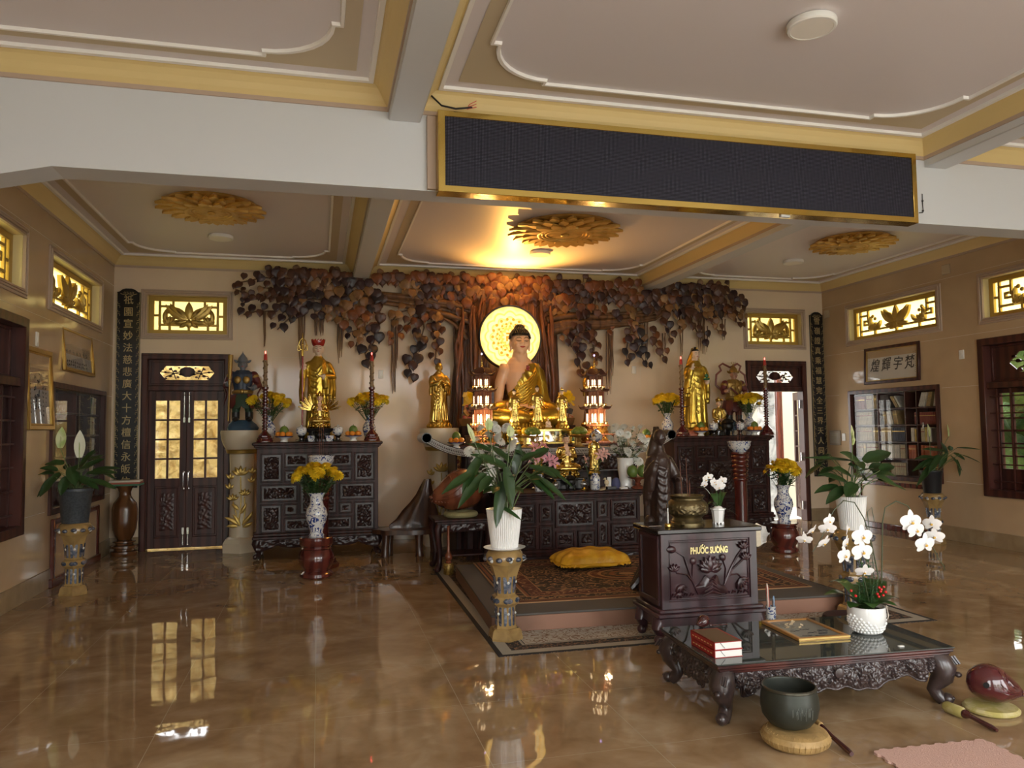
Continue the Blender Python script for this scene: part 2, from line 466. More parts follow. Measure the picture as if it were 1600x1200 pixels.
# ceiling: slab, beams, coves, mouldings
cb=MB();cb.box(XL-.25,XR+.25,YF-.2,YB+.25,ZC+.004,ZC+.2)
struct(cb.build('ceiling',CEILP))
def ceiling_beam(name,poly_boxes):
	b=MB()
	for q in poly_boxes:b.box(*q,bev=.006)
	return struct(b.build(name,WHITE))
hb=MB()
hz=BZ-(.069/.282)*(BX1-XL)
prof=[(XL,ZC),(XL,hz),(BX1,BZ),(BX2,BZ),(XR,hz),(XR,ZC)]
hb.prism(prof,BY1,BY2)
struct(hb.build('ceiling_beam',WHITE,angle=10))
for(x0,x1)in DB:
	ceiling_beam('ceiling_beam',[(x0,x1,YF,BY1,DZ,ZC+.02)])
	ceiling_beam('ceiling_beam',[(x0,x1,BY2,YB,DZ,ZC+.02)])
BAYS=[]
for(x0,x1)in((XL,DB[0][0]),(DB[0][1],DB[1][0]),(DB[1][1],XR)):
	BAYS.append((x0,x1,BY2,YB));BAYS.append((x0,x1,1.0,BY1))
def ring_sweep(b,x0,x1,y0,y1,prof,mi=0):
	"""prof: (inset, z) swept round a rectangle"""
	rr=[[(x0+d,y0+d,z),(x1-d,y0+d,z),(x1-d,y1-d,z),(x0+d,y1-d,z)]for d,z in prof]
	for i in range(len(rr)-1):
		for k in range(4):
			j=(k+1)%4
			b.add([rr[i][k],rr[i][j],rr[i+1][j],rr[i+1][k]],[(0,1,2,3)],mi)
def panel_outline(x0,x1,y0,y1,r=.42,s=.05,n=8):
	"""rectangle whose corners are rounded between small steps"""
	P=[]
	for(cx,cy,sx,sy)in((x0,y0,1,1),(x1,y0,-1,1),(x1,y1,-1,-1),(x0,y1,1,-1)):
		q=[(cx,cy+sy*(r+s)),(cx+sx*s,cy+sy*(r+s))]
		for k in range(1,n):
			a=PI/2*k/n
			q.append((cx+sx*(s+r-r*math.cos(a)),cy+sy*(s+r-r*math.sin(a))))
		q+=[(cx+sx*(r+s),cy+sy*s),(cx+sx*(r+s),cy)]
		if sx*sy<0:q=q[::-1]
		P+=q
	return P
for k,(x0,x1,y0,y1)in enumerate(BAYS):
	c=MB()
	cove=[(0,ZK-.03),(.012,ZK-.03),(.012,ZK),(.02,ZK+.01),(.035,ZK+.03),(.055,ZK+.065),(.08,ZK+.10),(.10,ZK+.115),(.115,ZK+.12),(.115,ZC+.01)]
	ring_sweep(c,x0,x1,y0,y1,cove[:3],1);ring_sweep(c,x0,x1,y0,y1,cove[2:])
	struct(c.build('trim_%d'%(3+3*k),[COVE,PINK],angle=50))
	c=MB()
	ring_sweep(c,x0,x1,y0,y1,[(.112,ZC-.006),(.116,ZC-.02),(.145,ZC-.018),(.15,ZC+.006)])
	po=panel_outline(x0+.33,x1-.33,y0+.33,y1-.33)
	n=len(po);cx=(x0+x1)/2;cy=(y0+y1)/2
	def off(p,d):
		return(p[0]+(d if p[0]<cx else-d),p[1]+(d if p[1]<cy else-d))
	o1=[(*p,ZC-.002)for p in po];o2=[(*off(p,.004),ZC-.018)for p in po];o3=[(*off(p,.022),ZC-.018)for p in po];o4=[(*off(p,.026),ZC+.003)for p in po]
	c.loft([o1,o2,o3,o4],caps=False)
	struct(c.build('trim_%d'%(4+3*k),MOULD))
	c=MB()
	out=[(x0+.235,y0+.235),(x1-.235,y0+.235),(x1-.235,y1-.235),(x0+.235,y1-.235)]
	m4=n//4;zt=ZC+.001
	for q in range(4):
		seg=po[q*m4:(q+1)*m4];nx=po[((q+1)%4)*m4]
		for a in range(m4-1):
			c.add([(*out[q],zt),(*seg[a],zt),(*seg[a+1],zt)],[(0,1,2)])
		c.add([(*out[q],zt),(*seg[-1],zt),(*nx,zt),(*out[(q+1)%4],zt)],[(0,1,2,3)])
	struct(c.build('trim_%d'%(5+3*k),TAN))
# pierced gold transoms
def lattice(name,w,h,cx,plane,c,z0,cols=1,pink=.075):
	"""opening w x h; built facing -y, centred, placed on its wall"""
	rot={'y':0,'l':PI/2,'r':-PI/2}[plane]
	loc=(cx,c,z0)if plane=='y' else(c,cx,z0)
	r=sroot(name,loc,rot)
	f=MB();W=w/2
	for(d,t,y)in((pink,.02,-.018),(pink*.62,.02,-.03),(pink*.25,.02,-.022)):
		for q in((-W-d,-W-d+t,-d,h+d),(W+d-t,W+d,-d,h+d)):f.box(q[0],q[1],y,.01,q[2],q[3],bev=.004)
		for q in((-d,-d+t),(h+d-t,h+d)):f.box(-W-d,W+d,y,.01,q[0],q[1],bev=.004)
	f.box(-W-pink,-W,-.012,.01,-pink,h+pink);f.box(W,W+pink,-.012,.01,-pink,h+pink)
	f.box(-W,W,-.012,.01,-pink,0);f.box(-W,W,-.012,.01,h,h+pink)
	f.build('window_frame',PINK,r)
	y0,y1=.10,.135;g=MB();e=.065
	for q in((-W,W,0,e),(-W,W,h-e,h),(-W,-W+e,0,h),(W-e,W,0,h)):g.box(q[0],q[1],y0-.01,y1,q[2],q[3],bev=.006)
	iw,ih=W-e,h-2*e;bw=.030
	def bar(x0,x1,a,b):g.box(x0,x1,y0,y1,e+a,e+b,bev=.004)
	m=.055
	bar(-iw+m,iw-m,m,m+bw)
	for s in(-1,1):
		def sb(xa,xb,a,b):bar(s*xa,s*xb,a,b)if s>0 else bar(-xb,-xa,a,b)
		sb(iw-m-bw,iw-m,m,ih-m)
		sb(iw-m-.20,iw-m,ih-m-bw,ih-m)
		sb(iw-m-.20,iw-m-.20+bw,ih-m-.13,ih)
		sb(iw-m-.115,iw-m-.085,.15,ih-m-.085);sb(iw-m-.16,iw-m-.085,ih-m-.115,ih-m-.085)
		sb(iw-m-.20,iw-m-.10,.15,.18)
		sb(iw-m,iw,ih*.5-.015,ih*.5+.015);sb(iw*.52,iw*.52+bw,0,m);sb(iw-m-bw,iw-m,ih-m,ih);sb(iw-m-bw,iw-m,0,m)
	bar(-bw/2,bw/2,0,m)
	fl=MB()
	def pet(x,z,a,L,wd,cu=0.):fl.dome(petal(x,e+z,a,L*1.12,wd*1.35,6,cu),y0-.012,y1-.004,.018)
	k=ih/.43
	for s in(-1,1):
		def sp(x,z,a,L,wd,cu):pet(s*x,z,a if s>0 else PI-a,L*k,wd*k,cu*s)
		sp(.02,.17*k,.95,.24,.035,-.5);sp(.03,.16*k,.55,.30,.038,.5);sp(.04,.15*k,.25,.33,.036,.9)
		sp(.01,.14*k,-.35,.22,.034,.6);sp(.02,.13*k,-.85,.13,.03,.3)
		X=iw*.62
		for q in range(5):sp(X-.02,.07*k,.5+.5*q,.10+.015*q,.022,.4)
		sp(X-.1,.09*k,2.6,.16,.024,-.6);sp(X+.02,.10*k,1.3,.2,.028,.7)
		g.ell((s*(X+.03*0-.02),(y0+y1)/2,e+.32*k),(.028,.02,.028),10,6);g.ell((s*(X-.07),(y0+y1)/2,e+.27*k),(.03,.02,.026),10,6)
	pet(0,.15*k,PI/2,.25*k,.05*k);pet(0,.16*k,-PI/2,.12*k,.05*k)
	g.build('lattice',GOLDP,r);fl.build('carved_lotus',GOLDP,r)
	p=MB();p.box(-W+.01,W-.01,.19,.194,.01,h-.01);p.build('window_pane',YPANE,r)
	return r
for k,q in enumerate(LAT_B):lattice('window_%d'%(k+1),q[1]-q[0],q[3]-q[2],(q[0]+q[1])/2,'y',YB,q[2])
n=3
for pl,X in(('l',XL),('r',XR)):
	for q in(LAT_S,SH[1],SH[4]):
		lattice('window_%d'%n,q[1]-q[0],q[3]-q[2],(q[0]+q[1])/2,pl,X,q[2]);n+=1
# timber joinery
def cut_panel(w,h,mat,parent,y=.03,x0=0,z0=0):
	"""fixed panel over a door, pierced with blossom cut-outs"""
	b=MB();W=w/2;c=h*.5;a=w*.36;d=h*.27
	hexa=[(-a,0),(-a*.78,d),(a*.78,d),(a,0),(a*.78,-d),(-a*.78,-d)]
	out=[(-W,0),(-W,h/2),(W,h/2),(W,0),(W,-h/2),(-W,-h/2)]
	for i in range(6):
		j=(i+1)%6
		for yy in(y,y+.02):
			b.add([(x0+out[i][0],yy,z0+c+out[i][1]),(x0+out[j][0],yy,z0+c+out[j][1]),(x0+hexa[j][0],yy,z0+c+hexa[j][1]),(x0+hexa[i][0],yy,z0+c+hexa[i][1])],[(0,1,2,3)])
		b.add([(x0+hexa[i][0],y,z0+c+hexa[i][1]),(x0+hexa[j][0],y,z0+c+hexa[j][1]),(x0+hexa[j][0],y+.02,z0+c+hexa[j][1]),(x0+hexa[i][0],y+.02,z0+c+hexa[i][1])],[(0,1,2,3)])
	rr=random.Random(3)
	def blob(px,pz,r,rz=None):b.prism([(x0+px+r*math.cos(t*PI/5),z0+c+pz+(rz or r)*math.sin(t*PI/5))for t in range(10)],y,y+.02)
	blob(0,d*.15,a*.30,d*.75)
	for s in(-1,1):
		for(px,pz,r)in((.62,.55,.055),(.44,.25,.065),(.62,-.45,.06),(.80,.1,.05),(.34,-.6,.05),(.9,.55,.04),(.52,-.1,.04),(.3,.75,.035),(.78,-.8,.05),(.25,-.2,.05)):
			blob(s*a*px,d*pz,r*a*1.15,r*a*.75)
		for(p0,p1)in(((.1,-.2),(.95,.15)),((.4,-.9),(.6,.8)),((.2,.3),(.8,-.6))):
			dx=a*(p1[0]-p0[0]);dz=d*(p1[1]-p0[1]);L=math.hypot(dx,dz);nx,nz=-dz/L*.006,dx/L*.006
			b.prism([(x0+s*(a*p0[0]+nx),z0+c+d*p0[1]+nz),(x0+s*(a*p0[0]-nx),z0+c+d*p0[1]-nz),(x0+s*(a*p1[0]-nx),z0+c+d*p1[1]-nz),(x0+s*(a*p1[0]+nx),z0+c+d*p1[1]+nz)],y,y+.02)
	for q in((-W,W,0,.03),(-W,W,h-.03,h),(-W,-W+.03,0,h),(W-.03,W,0,h)):b.box(x0+q[0],x0+q[1],y-.015,y+.02,z0+q[2],z0+q[3],bev=.004)
	return b.build('carved_fanlight',mat,parent)
def leaf_door(w,h,parent,mirror,hinge_x,rot=0):
	"""one glazed leaf; local x from 0 to w, hinged at x=0 (or mirrored)"""
	s=-1 if mirror else 1
	e=bpy.data.objects.new('door_leaf',None);COL.objects.link(e);e.parent=parent;e.location=(hinge_x,.06,0);e.rotation_euler=(0,0,rot)
	def X(a,b):return(a,b)if s>0 else(-b,-a)
	f=MB();st=.085
	def bx(a,b,y0,y1,z0,z1,mi=0,bev=.004):q=X(a,b);f.box(q[0],q[1],y0,y1,z0,z1,mi,bev)
	bx(0,st,0,.045,.02,h);bx(w-st,w,0,.045,.02,h)
	for(a,b)in((.02,.16),(.84,.95),(h-.13,h)):bx(st,w-st,0,.045,a,b)
	z0,z1=.95,h-.13;rows=4
	for k in range(1,rows):z=z0+(z1-z0)*k/rows;bx(st,w-st,.005,.04,z-.012,z+.012,0,.003)
	bx(w/2-.013,w/2+.013,.005,.04,z0,z1,0,.003)
	bx(st,w-st,.018,.034,.16,.84)
	f.box(*X(st+.02,w-st-.02),.004,.02,.18,.82,bev=.012)
	f.build('leaf_frame',FRAMEW,e)
	p=MB();q=X(st+.06,w-st-.06);relief(p,q[0],q[1],.25,.76,.004,.010,5,30,.012);p.build('carved_panel',FRAMEW,e)
	g=MB();q=X(st,w-st);g.box(q[0],q[1],.022,.026,z0,z1);g.build('glass_pane',PANE,e)
	return e
def hinged_hw(e,x,h):
	b=MB()
	b.box(x-.004,x+.004,-.012,-.004,h-.40,h-.02);b.box(x-.015,x+.015,-.014,0,h-.43,h-.36,bev=.003);b.ell((x,-.012,h-.05),(.016,.012,.012),10,6);b.ell((x,-.012,h-.17),(.012,.012,.01),10,6)
	b.box(x-.004,x+.004,-.012,-.004,.05,.22);b.box(x-.015,x+.015,-.014,0,.20,.29,bev=.003);b.ell((x,-.01,.06),(.016,.012,.012),10,6)
	b.tube([(x,-.002,.80),(x,-.035,.82),(x,-.04,.88),(x,-.04,.96),(x,-.035,1.02),(x,-.002,1.04)],.007,8)
	b.ell((x,-.004,.81),(.018,.006,.02),10,6);b.ell((x,-.004,1.03),(.018,.006,.02),10,6)
	b.build('door_handle',CHROME,e)
def door(name,cx,opened):
	r=sroot(name,(cx,YB,0));W=.565;H=2.635
	f=MB();j=.085
	for(d,y)in((0,-.02),(.03,-.028)):
		f.box(-W+d*.4,-W+j-d*.3,y,.14,0,H-d,bev=.006);f.box(W-j+d*.3,W-d*.4,y,.14,0,H-d,bev=.006);f.box(-W+d*.4,W-d*.4,y,.14,H-j+d*.3,H-d,bev=.006)
	f.box(-W+j,W-j,.0,.12,2.13,2.20,bev=.006)
	f.build('door_frame',FRAMEW,r)
	cut_panel(2*(W-j),H-j-2.20,FRAMEW,r,.04,0,2.20)
	w=W-j-.002;h=2.13
	if not opened:
		a=leaf_door(w,h,r,False,-w-.001);hinged_hw(a,w-.03,h)
		b=leaf_door(w,h,r,True,w+.001);hinged_hw(b,-w+.03,h)
	else:
		leaf_door(w,h,r,False,-w-.001,1.50)
		b=leaf_door(w,h,r,True,w+.001,-1.92)
		m=MB()
		for z in(1.92,1.05,.25):m.box(w-.035,w-.008,.03,.05,z-.07,z+.07,bev=.003)
		m.build('hinge',CHROME,r)
	return r
door('door_1',-1.74,False)
door('door_2',7.32,True)
def side_window(name,plane,X,y0,y1,z0=.64,z1=2.64):
	rot=PI/2 if plane=='l' else-PI/2
	r=sroot(name,(X,(y0+y1)/2,z0),rot);W=(y1-y0)/2;H=z1-z0;j=.09
	f=MB()
	for(d,y)in((0,-.03),(.035,-.018)):
		for q in((-W+d,-W+j,0,H),(W-j,W-d,0,H)):f.box(q[0],q[1],y,.25,q[2],q[3],bev=.006)
		f.box(-W+d,W-d,y,.25,0,j-d,bev=.006);f.box(-W+d,W-d,y,.25,H-j+d,H,bev=.006)
	f.box(-W+j,W-j,.0,.2,1.36,1.44,bev=.006)
	f.build('window_frame',FRAMEW,r)
	iw=W-j
	cut_panel(2*iw,H-j-1.44,FRAMEW,r,.10,0,1.44)
	s=MB()
	n=4;cw=2*iw/n
	for k in range(n):
		a=-iw+k*cw;b=a+cw
		for q in((a,a+.05,j,1.36),(b-.05,b,j,1.36),(a,b,j,j+.26),(a,b,1.30,1.36)):s.box(q[0],q[1],.14,.18,q[2],q[3],bev=.004)
		s.box((a+b)/2-.012,(a+b)/2+.012,.145,.175,j,1.36)
		for i in range(1,6):z=j+.26+(1.30-j-.26)*i/6;s.box(a,b,.145,.175,z-.010,z+.010)
	s.build('casement',FRAMEW,r)
	g=MB();g.box(-iw,iw,.158,.162,j,1.36);g.build('window_pane',PANE,r)
	if plane=='l':q=MB();q.box(-iw,iw,.19,.215,j,H-j,bev=.004);q.build('closed_shutter',FRAMEW,r)
	b=MB()
	for k in range(9):x=-iw+2*iw*(k+.5)/9;b.box(x-.008,x+.008,.04,.056,j,1.36)
	for i in range(6):z=j+.10+(1.2)*i/5.6;b.box(-iw,iw,.042,.054,z-.008,z+.008)
	b.build('guard_bars',FRAMEW,r)
	return r
for pl,X in(('l',XL),('r',XR)):
	for(y0,y1)in((6.0,7.98),(.9,2.9)):
		side_window('window_%d'%n,pl,X,y0,y1);n+=1
# outdoors
GRND=M('outdoor_paving',(.46,.44,.40),.8)
gb=MB();gb.box(-26,32,-26,YF-.26,-.3,-.14);gb.box(-26,XL-.26,YF-.26,30,-.3,-.14);gb.box(XR+.26,32,YF-.26,30,-.3,-.14);gb.box(XL-.26,XR+.26,YB+.26,30,-.3,-.14)
struct(gb.build('ground_outside',GRND))
RELW=M('gilded_relief_wall',(.75,.56,.22),.6,mix=((.42,.27,.08),'noise',7,.42,.62),bump=('noise',8,.9,.05))
eb=MB();relief(eb,-6,2.2,-.14,3.2,13.4,.06,11,5,.05);eb.box(-6,2.2,13.4,13.7,-.14,3.2)
struct(eb.build('wall_outside_left',RELW))
MARB=M('grey_marble',(.50,.50,.49),.25,mix=((.20,.20,.20),'noise',3,.40,.66,2.5))
eb=MB();eb.box(8.02,8.22,12.5,12.8,-.14,4.2,bev=.01);struct(eb.build('pillar_outside',MARB))
CRM=M('cream_render',(.46,.40,.30),.7)
eb=MB();eb.box(5.6,10.0,14.2,14.4,-.14,4.2);struct(eb.build('wall_outside_right',CRM))
eb=MB();eb.box(9.18,9.32,13.9,14.1,-.14,2.6,bev=.01);struct(eb.build('doorframe_outside',RED_W))
eb=MB();eb.box(XL-.3,XR+.3,YB+.25,YB+1.9,3.9,4.1);struct(eb.build('roof_outside',WHITE))
HEDGE=M('garden_green',(.05,.11,.02),.6,mix=((.16,.24,.06),'noise',2.2,.4,.65),bump=('noise',5,.8,.1))
rr=random.Random(5)
for k,(x0,x1,y0,y1,cnt)in enumerate(((10.2,12.8,-2,13,80),(-7.2,-4.8,-2,16,90),(-10,16,-16,-13,34))):
	b=MB()
	for i in range(cnt):
		c=(rr.uniform(x0,x1),rr.uniform(y0,y1),rr.uniform(.2,3.0));r=rr.uniform(.6,1.1)
		b.ell(c,(r,r,r*rr.uniform(.8,1.2)),10,7)
	h=b.build('garden_shrubbery',HEDGE);tag(h,['green garden shrubbery outside the right windows','green garden shrubbery outside the left windows','green garden shrubbery beyond the front doors'][k],'shrubbery',kind='stuff')
# daylight
W=bpy.data.worlds.new('world');SC.world=W;W.use_nodes=True
wt=W.node_tree;bg=wt.nodes['Background']
tc=wt.nodes.new('ShaderNodeTexCoord');sp=wt.nodes.new('ShaderNodeSeparateXYZ');wt.links.new(tc.outputs['Generated'],sp.inputs[0])
rp=wt.nodes.new('ShaderNodeValToRGB');wt.links.new(sp.outputs['Z'],rp.inputs['Fac'])
rp.color_ramp.elements[0].color=(1,.98,.95,1);rp.color_ramp.elements[1].color=(.84,.91,1,1)
wt.links.new(rp.outputs['Color'],bg.inputs['Color']);bg.inputs['Strength'].default_value=3.2
sd=bpy.data.lights.new('sun','SUN');so=bpy.data.objects.new('sun',sd);COL.objects.link(so)
sd.energy=2.5;sd.angle=.02;sd.color=(1,.94,.85);so.rotation_euler=(math.radians(14),math.radians(10),0)
def portal(x,y,z,sx,sz,rot):
	d=bpy.data.lights.new('daylight_opening','AREA');o=bpy.data.objects.new('daylight_opening',d);COL.objects.link(o)
	d.shape='RECTANGLE';d.size=sx;d.size_y=sz;d.cycles.is_portal=True
	o.location=(x,y,z);o.rotation_euler=rot
for(a,b,h)in((-1.9,-.1,3.5),(1.0,4.6,3.5),(5.1,7.9,3.5)):
	portal((a+b)/2,YF,h/2,b-a,h,(PI/2,0,0))
for(X,r)in((XL-.02,-PI/2),(XR+.02,PI/2)):
	for(y0,y1)in((6.0,7.98),(.9,2.9)):
		portal(X,(y0+y1)/2,1.6,y1-y0,1.9,(PI/2,0,r))
V=SC.view_settings;SC.display_settings.display_device='sRGB'
V.view_transform='Standard';V.look='None';V.exposure=1.45;V.gamma=1;V.use_curve_mapping=False
try:
	SC.cycles.use_denoising=True;SC.cycles.max_bounces=9;SC.cycles.diffuse_bounces=5;SC.cycles.glossy_bounces=5;SC.cycles.transparent_max_bounces=12
	SC.cycles.sample_clamp_indirect=6
except Exception:pass
# LED panel on the cross beam
def dots_mat():
	m,t,b=nt('led_matrix')
	v=coords(t)
	n=t.nodes.new('ShaderNodeTexVoronoi');n.inputs['Scale'].default_value=95;n.inputs['Randomness'].default_value=0;t.links.new(v,n.inputs['Vector'])
	t.links.new(ramp(t,n.outputs['Distance'],[(.26,(.09,.09,.13)),(.36,(.006,.006,.013))]),b.inputs['Base Color'])
	b.inputs['Roughness'].default_value=.5;b.inputs['Specular IOR Level'].default_value=.2
	return m
led=thing('led_display','long black LED display panel in a brass frame on the white beam','display',(2.79,5.15,3.21))
f=MB();w=1.99;h=.58
for q in((-w,w,0,.048),(-w,w,h-.04,h),(-w,-w+.05,0,h),(w-.04,w,0,h)):f.box(q[0],q[1],0,.12,q[2],q[3],bev=.003)
f.build('brass_frame',BRASS,led)
s=MB();s.box(-w+.045,w-.035,.012,.03,.044,h-.036);s.build('screen',dots_mat(),led)
s=MB();s.box(.72,.80,.02,.05,-.016,0);s.build('paper_tag',WHITE,led)
b=MB();b.box(.735,.80,5.235,5.28,3.25,3.78,bev=.004);struct(b.build('trim_50',PINK))
WIREB=M('black_cable',(.012,.012,.012),.5);WIRER=M('red_cable',(.5,.03,.02),.5)
w0=at(674,148,Y=5.17);w1=at(690,165,Y=5.15);w2=at(712,170,Y=5.13);w3=at(738,168,Y=5.12)
wr=thing('loose_cable','loose black cable with red wire ends above the display','cable',w0)
b=MB();b.tube([(0,.03,.01),w1-w0,w2-w0,w3-w0],.007,6);b.build('black_sheath',WIREB,wr)
b=MB()
for d in(-.01,.005,.02):b.tube([w2-w0+Vector((.08,0,.005)),w3-w0+Vector((-.02,0,d)),w3-w0+Vector((.03,0,.02+d*1.5))],.003,5)
b.build('wire_end',WIRER,wr)
p0=at(1441,303,Y=5.262)
b=MB();b.tube([(0,0,0),(0,0,-.07),(.002,0,-.15),(-.002,0,-.16),(-.04,0,-.165)],.0035,5);b.ell((0,0,-.06),.009,8,5);b.ell((0,0,-.145),.009,8,5)
tag(b.build('display_cable',WIREB,None,p0),'thin cable clipped to the beam at the right end of the display','cable')
# round ceiling lamps, medallions
LAMPD=M('lamp_diffuser',(.86,.84,.78),.35)
first=None
for(x,y,lab)in((2.835,3.81,'round white ceiling lamp in the near central bay'),(-1.162,9.72,'round white ceiling lamp above the left altar'),(2.895,9.76,'round white ceiling lamp above the main altar'),(6.655,9.55,'round white ceiling lamp above the right altar')):
	if first is None:
		first=l=thing('ceiling_lamp',lab,'ceiling lamp',(x,y,ZC),0,'round ceiling lamps')
		b=MB();b.lathe([(.10,0),(.138,0),(.142,-.006),(.142,-.036),(.136,-.042),(.122,-.043),(.120,-.040)],40);b.build('lamp_body',PLASW,l)
		b=MB();b.lathe([(.0,-.041),(.121,-.041),(.121,-.03),(0,-.03)],40);b.build('diffuser',LAMPD,l)
	else:dup(first,(x,y,ZC),None,lab)
def medallion(x,y,R,lab):
	m=thing('ceiling_medallion',lab,'medallion',(x,y,ZC),0,'carved gold ceiling medallions')
	b=MB();b.lathe([(R*.86,0),(R*.90,-.03),(R*.6,-.06),(R*.40,-.075),(0,-.075)],48)
	T=Matrix.Rotation(PI/2,4,'X')
	for(n,r0,L,wd,z,off)in((18,R*.55,R*.46,R*.115,-.035,0),(18,R*.50,R*.42,R*.10,-.055,.5),(14,R*.38,R*.36,R*.10,-.075,.2)):
		for k in range(n):
			a=2*PI*(k+off)/n
			q=MB();q.dome(petal(r0,0,0,L,wd,6),-.016,.01,.026)
			q.dome(petal(r0+L*.12,0,0,L*.62,wd*.5,5),-.03,-.02,.012)
			b.join(q,Matrix.Translation((0,0,z))@Matrix.Rotation(a,4,'Z')@Matrix.Rotation(.05,4,'Y')@Matrix.Rotation(.0,4,'X')@T.inverted())
	b.build('lotus_petals',GOLD2,m)
	b=MB()
	for(r,t)in((R*.46,.028),(R*.40,.018),(R*.33,.014)):
		b.lathe([(r+t*math.cos(a),-.085+t*.8*math.sin(a))for a in[2*PI*k/8 for k in range(9)]],44)
	b.lathe([(0,-.09),(R*.4,-.082)],36)
	for k in range(8):
		for(r0,L,wd)in((R*.10,R*.17,R*.045),(R*.22,R*.09,R*.03)):
			q=MB();q.dome(petal(r0,0,0,L,wd,5,.6),-.02,.0,.014)
			b.join(q,Matrix.Translation((0,0,-.088))@Matrix.Rotation(2*PI*k/8+r0*9,4,'Z')@T.inverted())
	b.ell((0,0,-.095),(R*.08,R*.08,.02),14,8)
	b.build('rosette',GOLD2,m)
GOLD2=M('gilded_plaster',(.70,.45,.12),.38,metal=.45,mix=((.50,.29,.06),'noise',6,.4,.7),bump=('noise',30,.2,.006))
medallion(-1.10,8.40,.545,'carved gold lotus medallion on the ceiling over the left altar')
medallion(2.835,8.50,.68,'carved gold lotus medallion on the ceiling over the main altar')
medallion(6.70,8.34,.53,'carved gold lotus medallion on the ceiling over the right altar')
# couplet boards
GOLDT=M('gold_lettering',(.46,.36,.18),.45,metal=.3)
def couplet(chars,x0,x1,z0,z1,lab):
	W=(x1-x0)/2;H=z1-z0
	t=thing('couplet_board',lab,'couplet board',((x0+x1)/2,YB-.002,z0),0)
	poly=[(-W,0),(W,0),(W,H-.05),(W*.8,H-.045),(W*.55,H-.015),(W*.25,H),(-W*.25,H),(-W*.55,H-.015),(-W*.8,H-.045),(-W,H-.05)]
	b=MB();b.prism(poly,-.030,0);b.build('board',BLACK,t)
	b=MB();r=random.Random(len(chars))
	for s in(-1,1):
		n=44
		for k in range(n):
			z=.1+(H-.24)*k/n
			b.tube([(s*(W-.026)+s*.014*math.cos(a),-.033,z+.018*math.sin(a))for a in[PI*.2+k%2*PI+i*.55 for i in range(7)]],.0028,4,caps=False)
		b.box(s*(W-.004)-.003,s*(W-.004)+.003,-.033,-.028,.03,H-.06)
		for k in range(26):z=H*.30-.02*k*.5;b.box(s*(W-.012)-.006+r.uniform(-.004,.004),s*(W-.012)+.006,-.034,-.03,z,z+.006)if k%3 else None
	for k in range(7):
		a=-PI/2+PI*k/6;b.tube([(.018*k-.054,-.033,H-.075),(.02*k-.06,-.033,H-.06),(.018*k-.05,-.033,H-.045)],.003,4)
	b.tube([(-W*.7,-.033,H-.07),(-W*.3,-.033,H-.09),(0,-.033,H-.07),(W*.3,-.033,H-.09),(W*.7,-.033,H-.07)],.004,4)
	b.build('gold_border',GOLDT,t)
	b=MB();n=len(chars);z1=H-.16;z0=.08
	for k,c in enumerate(chars):
		b.join(text_mb(c,.128,.006,.95,.0008),Matrix.Translation((0,-.033,z1-(z1-z0)*k/(n-1)-.0)))
	b.build('lettering',GOLDT,t)
couplet('祇園宣妙法慈悲廣大十方檀信永皈依',-2.614,-2.327,.845,3.50,'tall black couplet board with gold characters left of the closed door')
couplet('雪嶺證真乘福慧完全三界天人同敬仰',7.975,8.225,.72,3.465,'tall black couplet board with gold characters right of the open door')
# framed calligraphy
PAPER=M('scroll_paper',(.62,.60,.55),.6);PAPERG=M('grey_paper',(.42,.42,.42),.5);INK=M('ink',(.02,.02,.022),.6)
PGLASS=glass('picture_glass',(.97,.97,.97),.02,.02)
GFR=M('gilt_frame',(.55,.36,.10),.3,metal=.9,bump=('noise',45,.4,.006))
def picture(name,lab,plane,X,y0,y1,z0,z1,fw,fmat,pmat,text,size,tilt=.03,strokes=None,edge=None):
	rot=PI/2 if plane=='l' else-PI/2;s=1 if plane=='l' else-1
	W=(y1-y0)/2;H=z1-z0
	t=thing(name,lab,'picture',(X+s*.004,(y0+y1)/2,z0),rot)
	Tm=Matrix.Rotation(-tilt,4,'X')
	f=MB()
	for q in((-W,W,0,fw),(-W,W,H-fw,H),(-W,-W+fw,0,H),(W-fw,W,0,H)):
		f.box(q[0],q[1],-.045,-.005,q[2],q[3],0,.008,Tm)
	for q in((-W+fw,W-fw,fw,fw+.012),(-W+fw,W-fw,H-fw-.012,H-fw),(-W+fw,-W+fw+.012,fw,H-fw),(W-fw-.012,W-fw,fw,H-fw)):
		f.box(q[0],q[1],-.036,-.005,q[2],q[3],1,.003,Tm)
	f.build('frame',[fmat,edge or GFR],t)
	p=MB();p.box(-W+fw,W-fw,-.016,-.006,fw,H-fw,mat=Tm);p.build('paper',pmat,t)
	b=MB()
	if text:
		n=len(text)
		for k,c in enumerate(text):
			b.join(text_mb(c,size,.003,.9,.001,shear=.2),Tm@Matrix.Translation((-W*.62+2*W*.62*k/(n-1),-.018,H*.48))@Matrix.Rotation(.06*(-1)**k,4,'Y'))
	r=random.Random(int(y0*10))
	for(cx,cz,n,dz,sz)in strokes or():
		for k in range(n):
			for j in range(3):
				a=r.uniform(-.8,.8)if j else r.uniform(1.2,1.9);L=sz*r.uniform(.5,.9)
				x=cx+r.uniform(-.3,.3)*sz;z=cz-dz*k+r.uniform(-.3,.3)*sz
				b.tube([(x-L/2*math.cos(a),-.018,z-L/2*math.sin(a)),(x+L/2*math.cos(a),-.018,z+L/2*math.sin(a))],[sz*.10,sz*.05],4,mat=Tm)
	b.build('brush_writing',INK,t)
	g=MB();g.box(-W+fw,W-fw,-.028,-.026,fw,H-fw,mat=Tm);g.build('picture_glass',PGLASS,t)
	return t
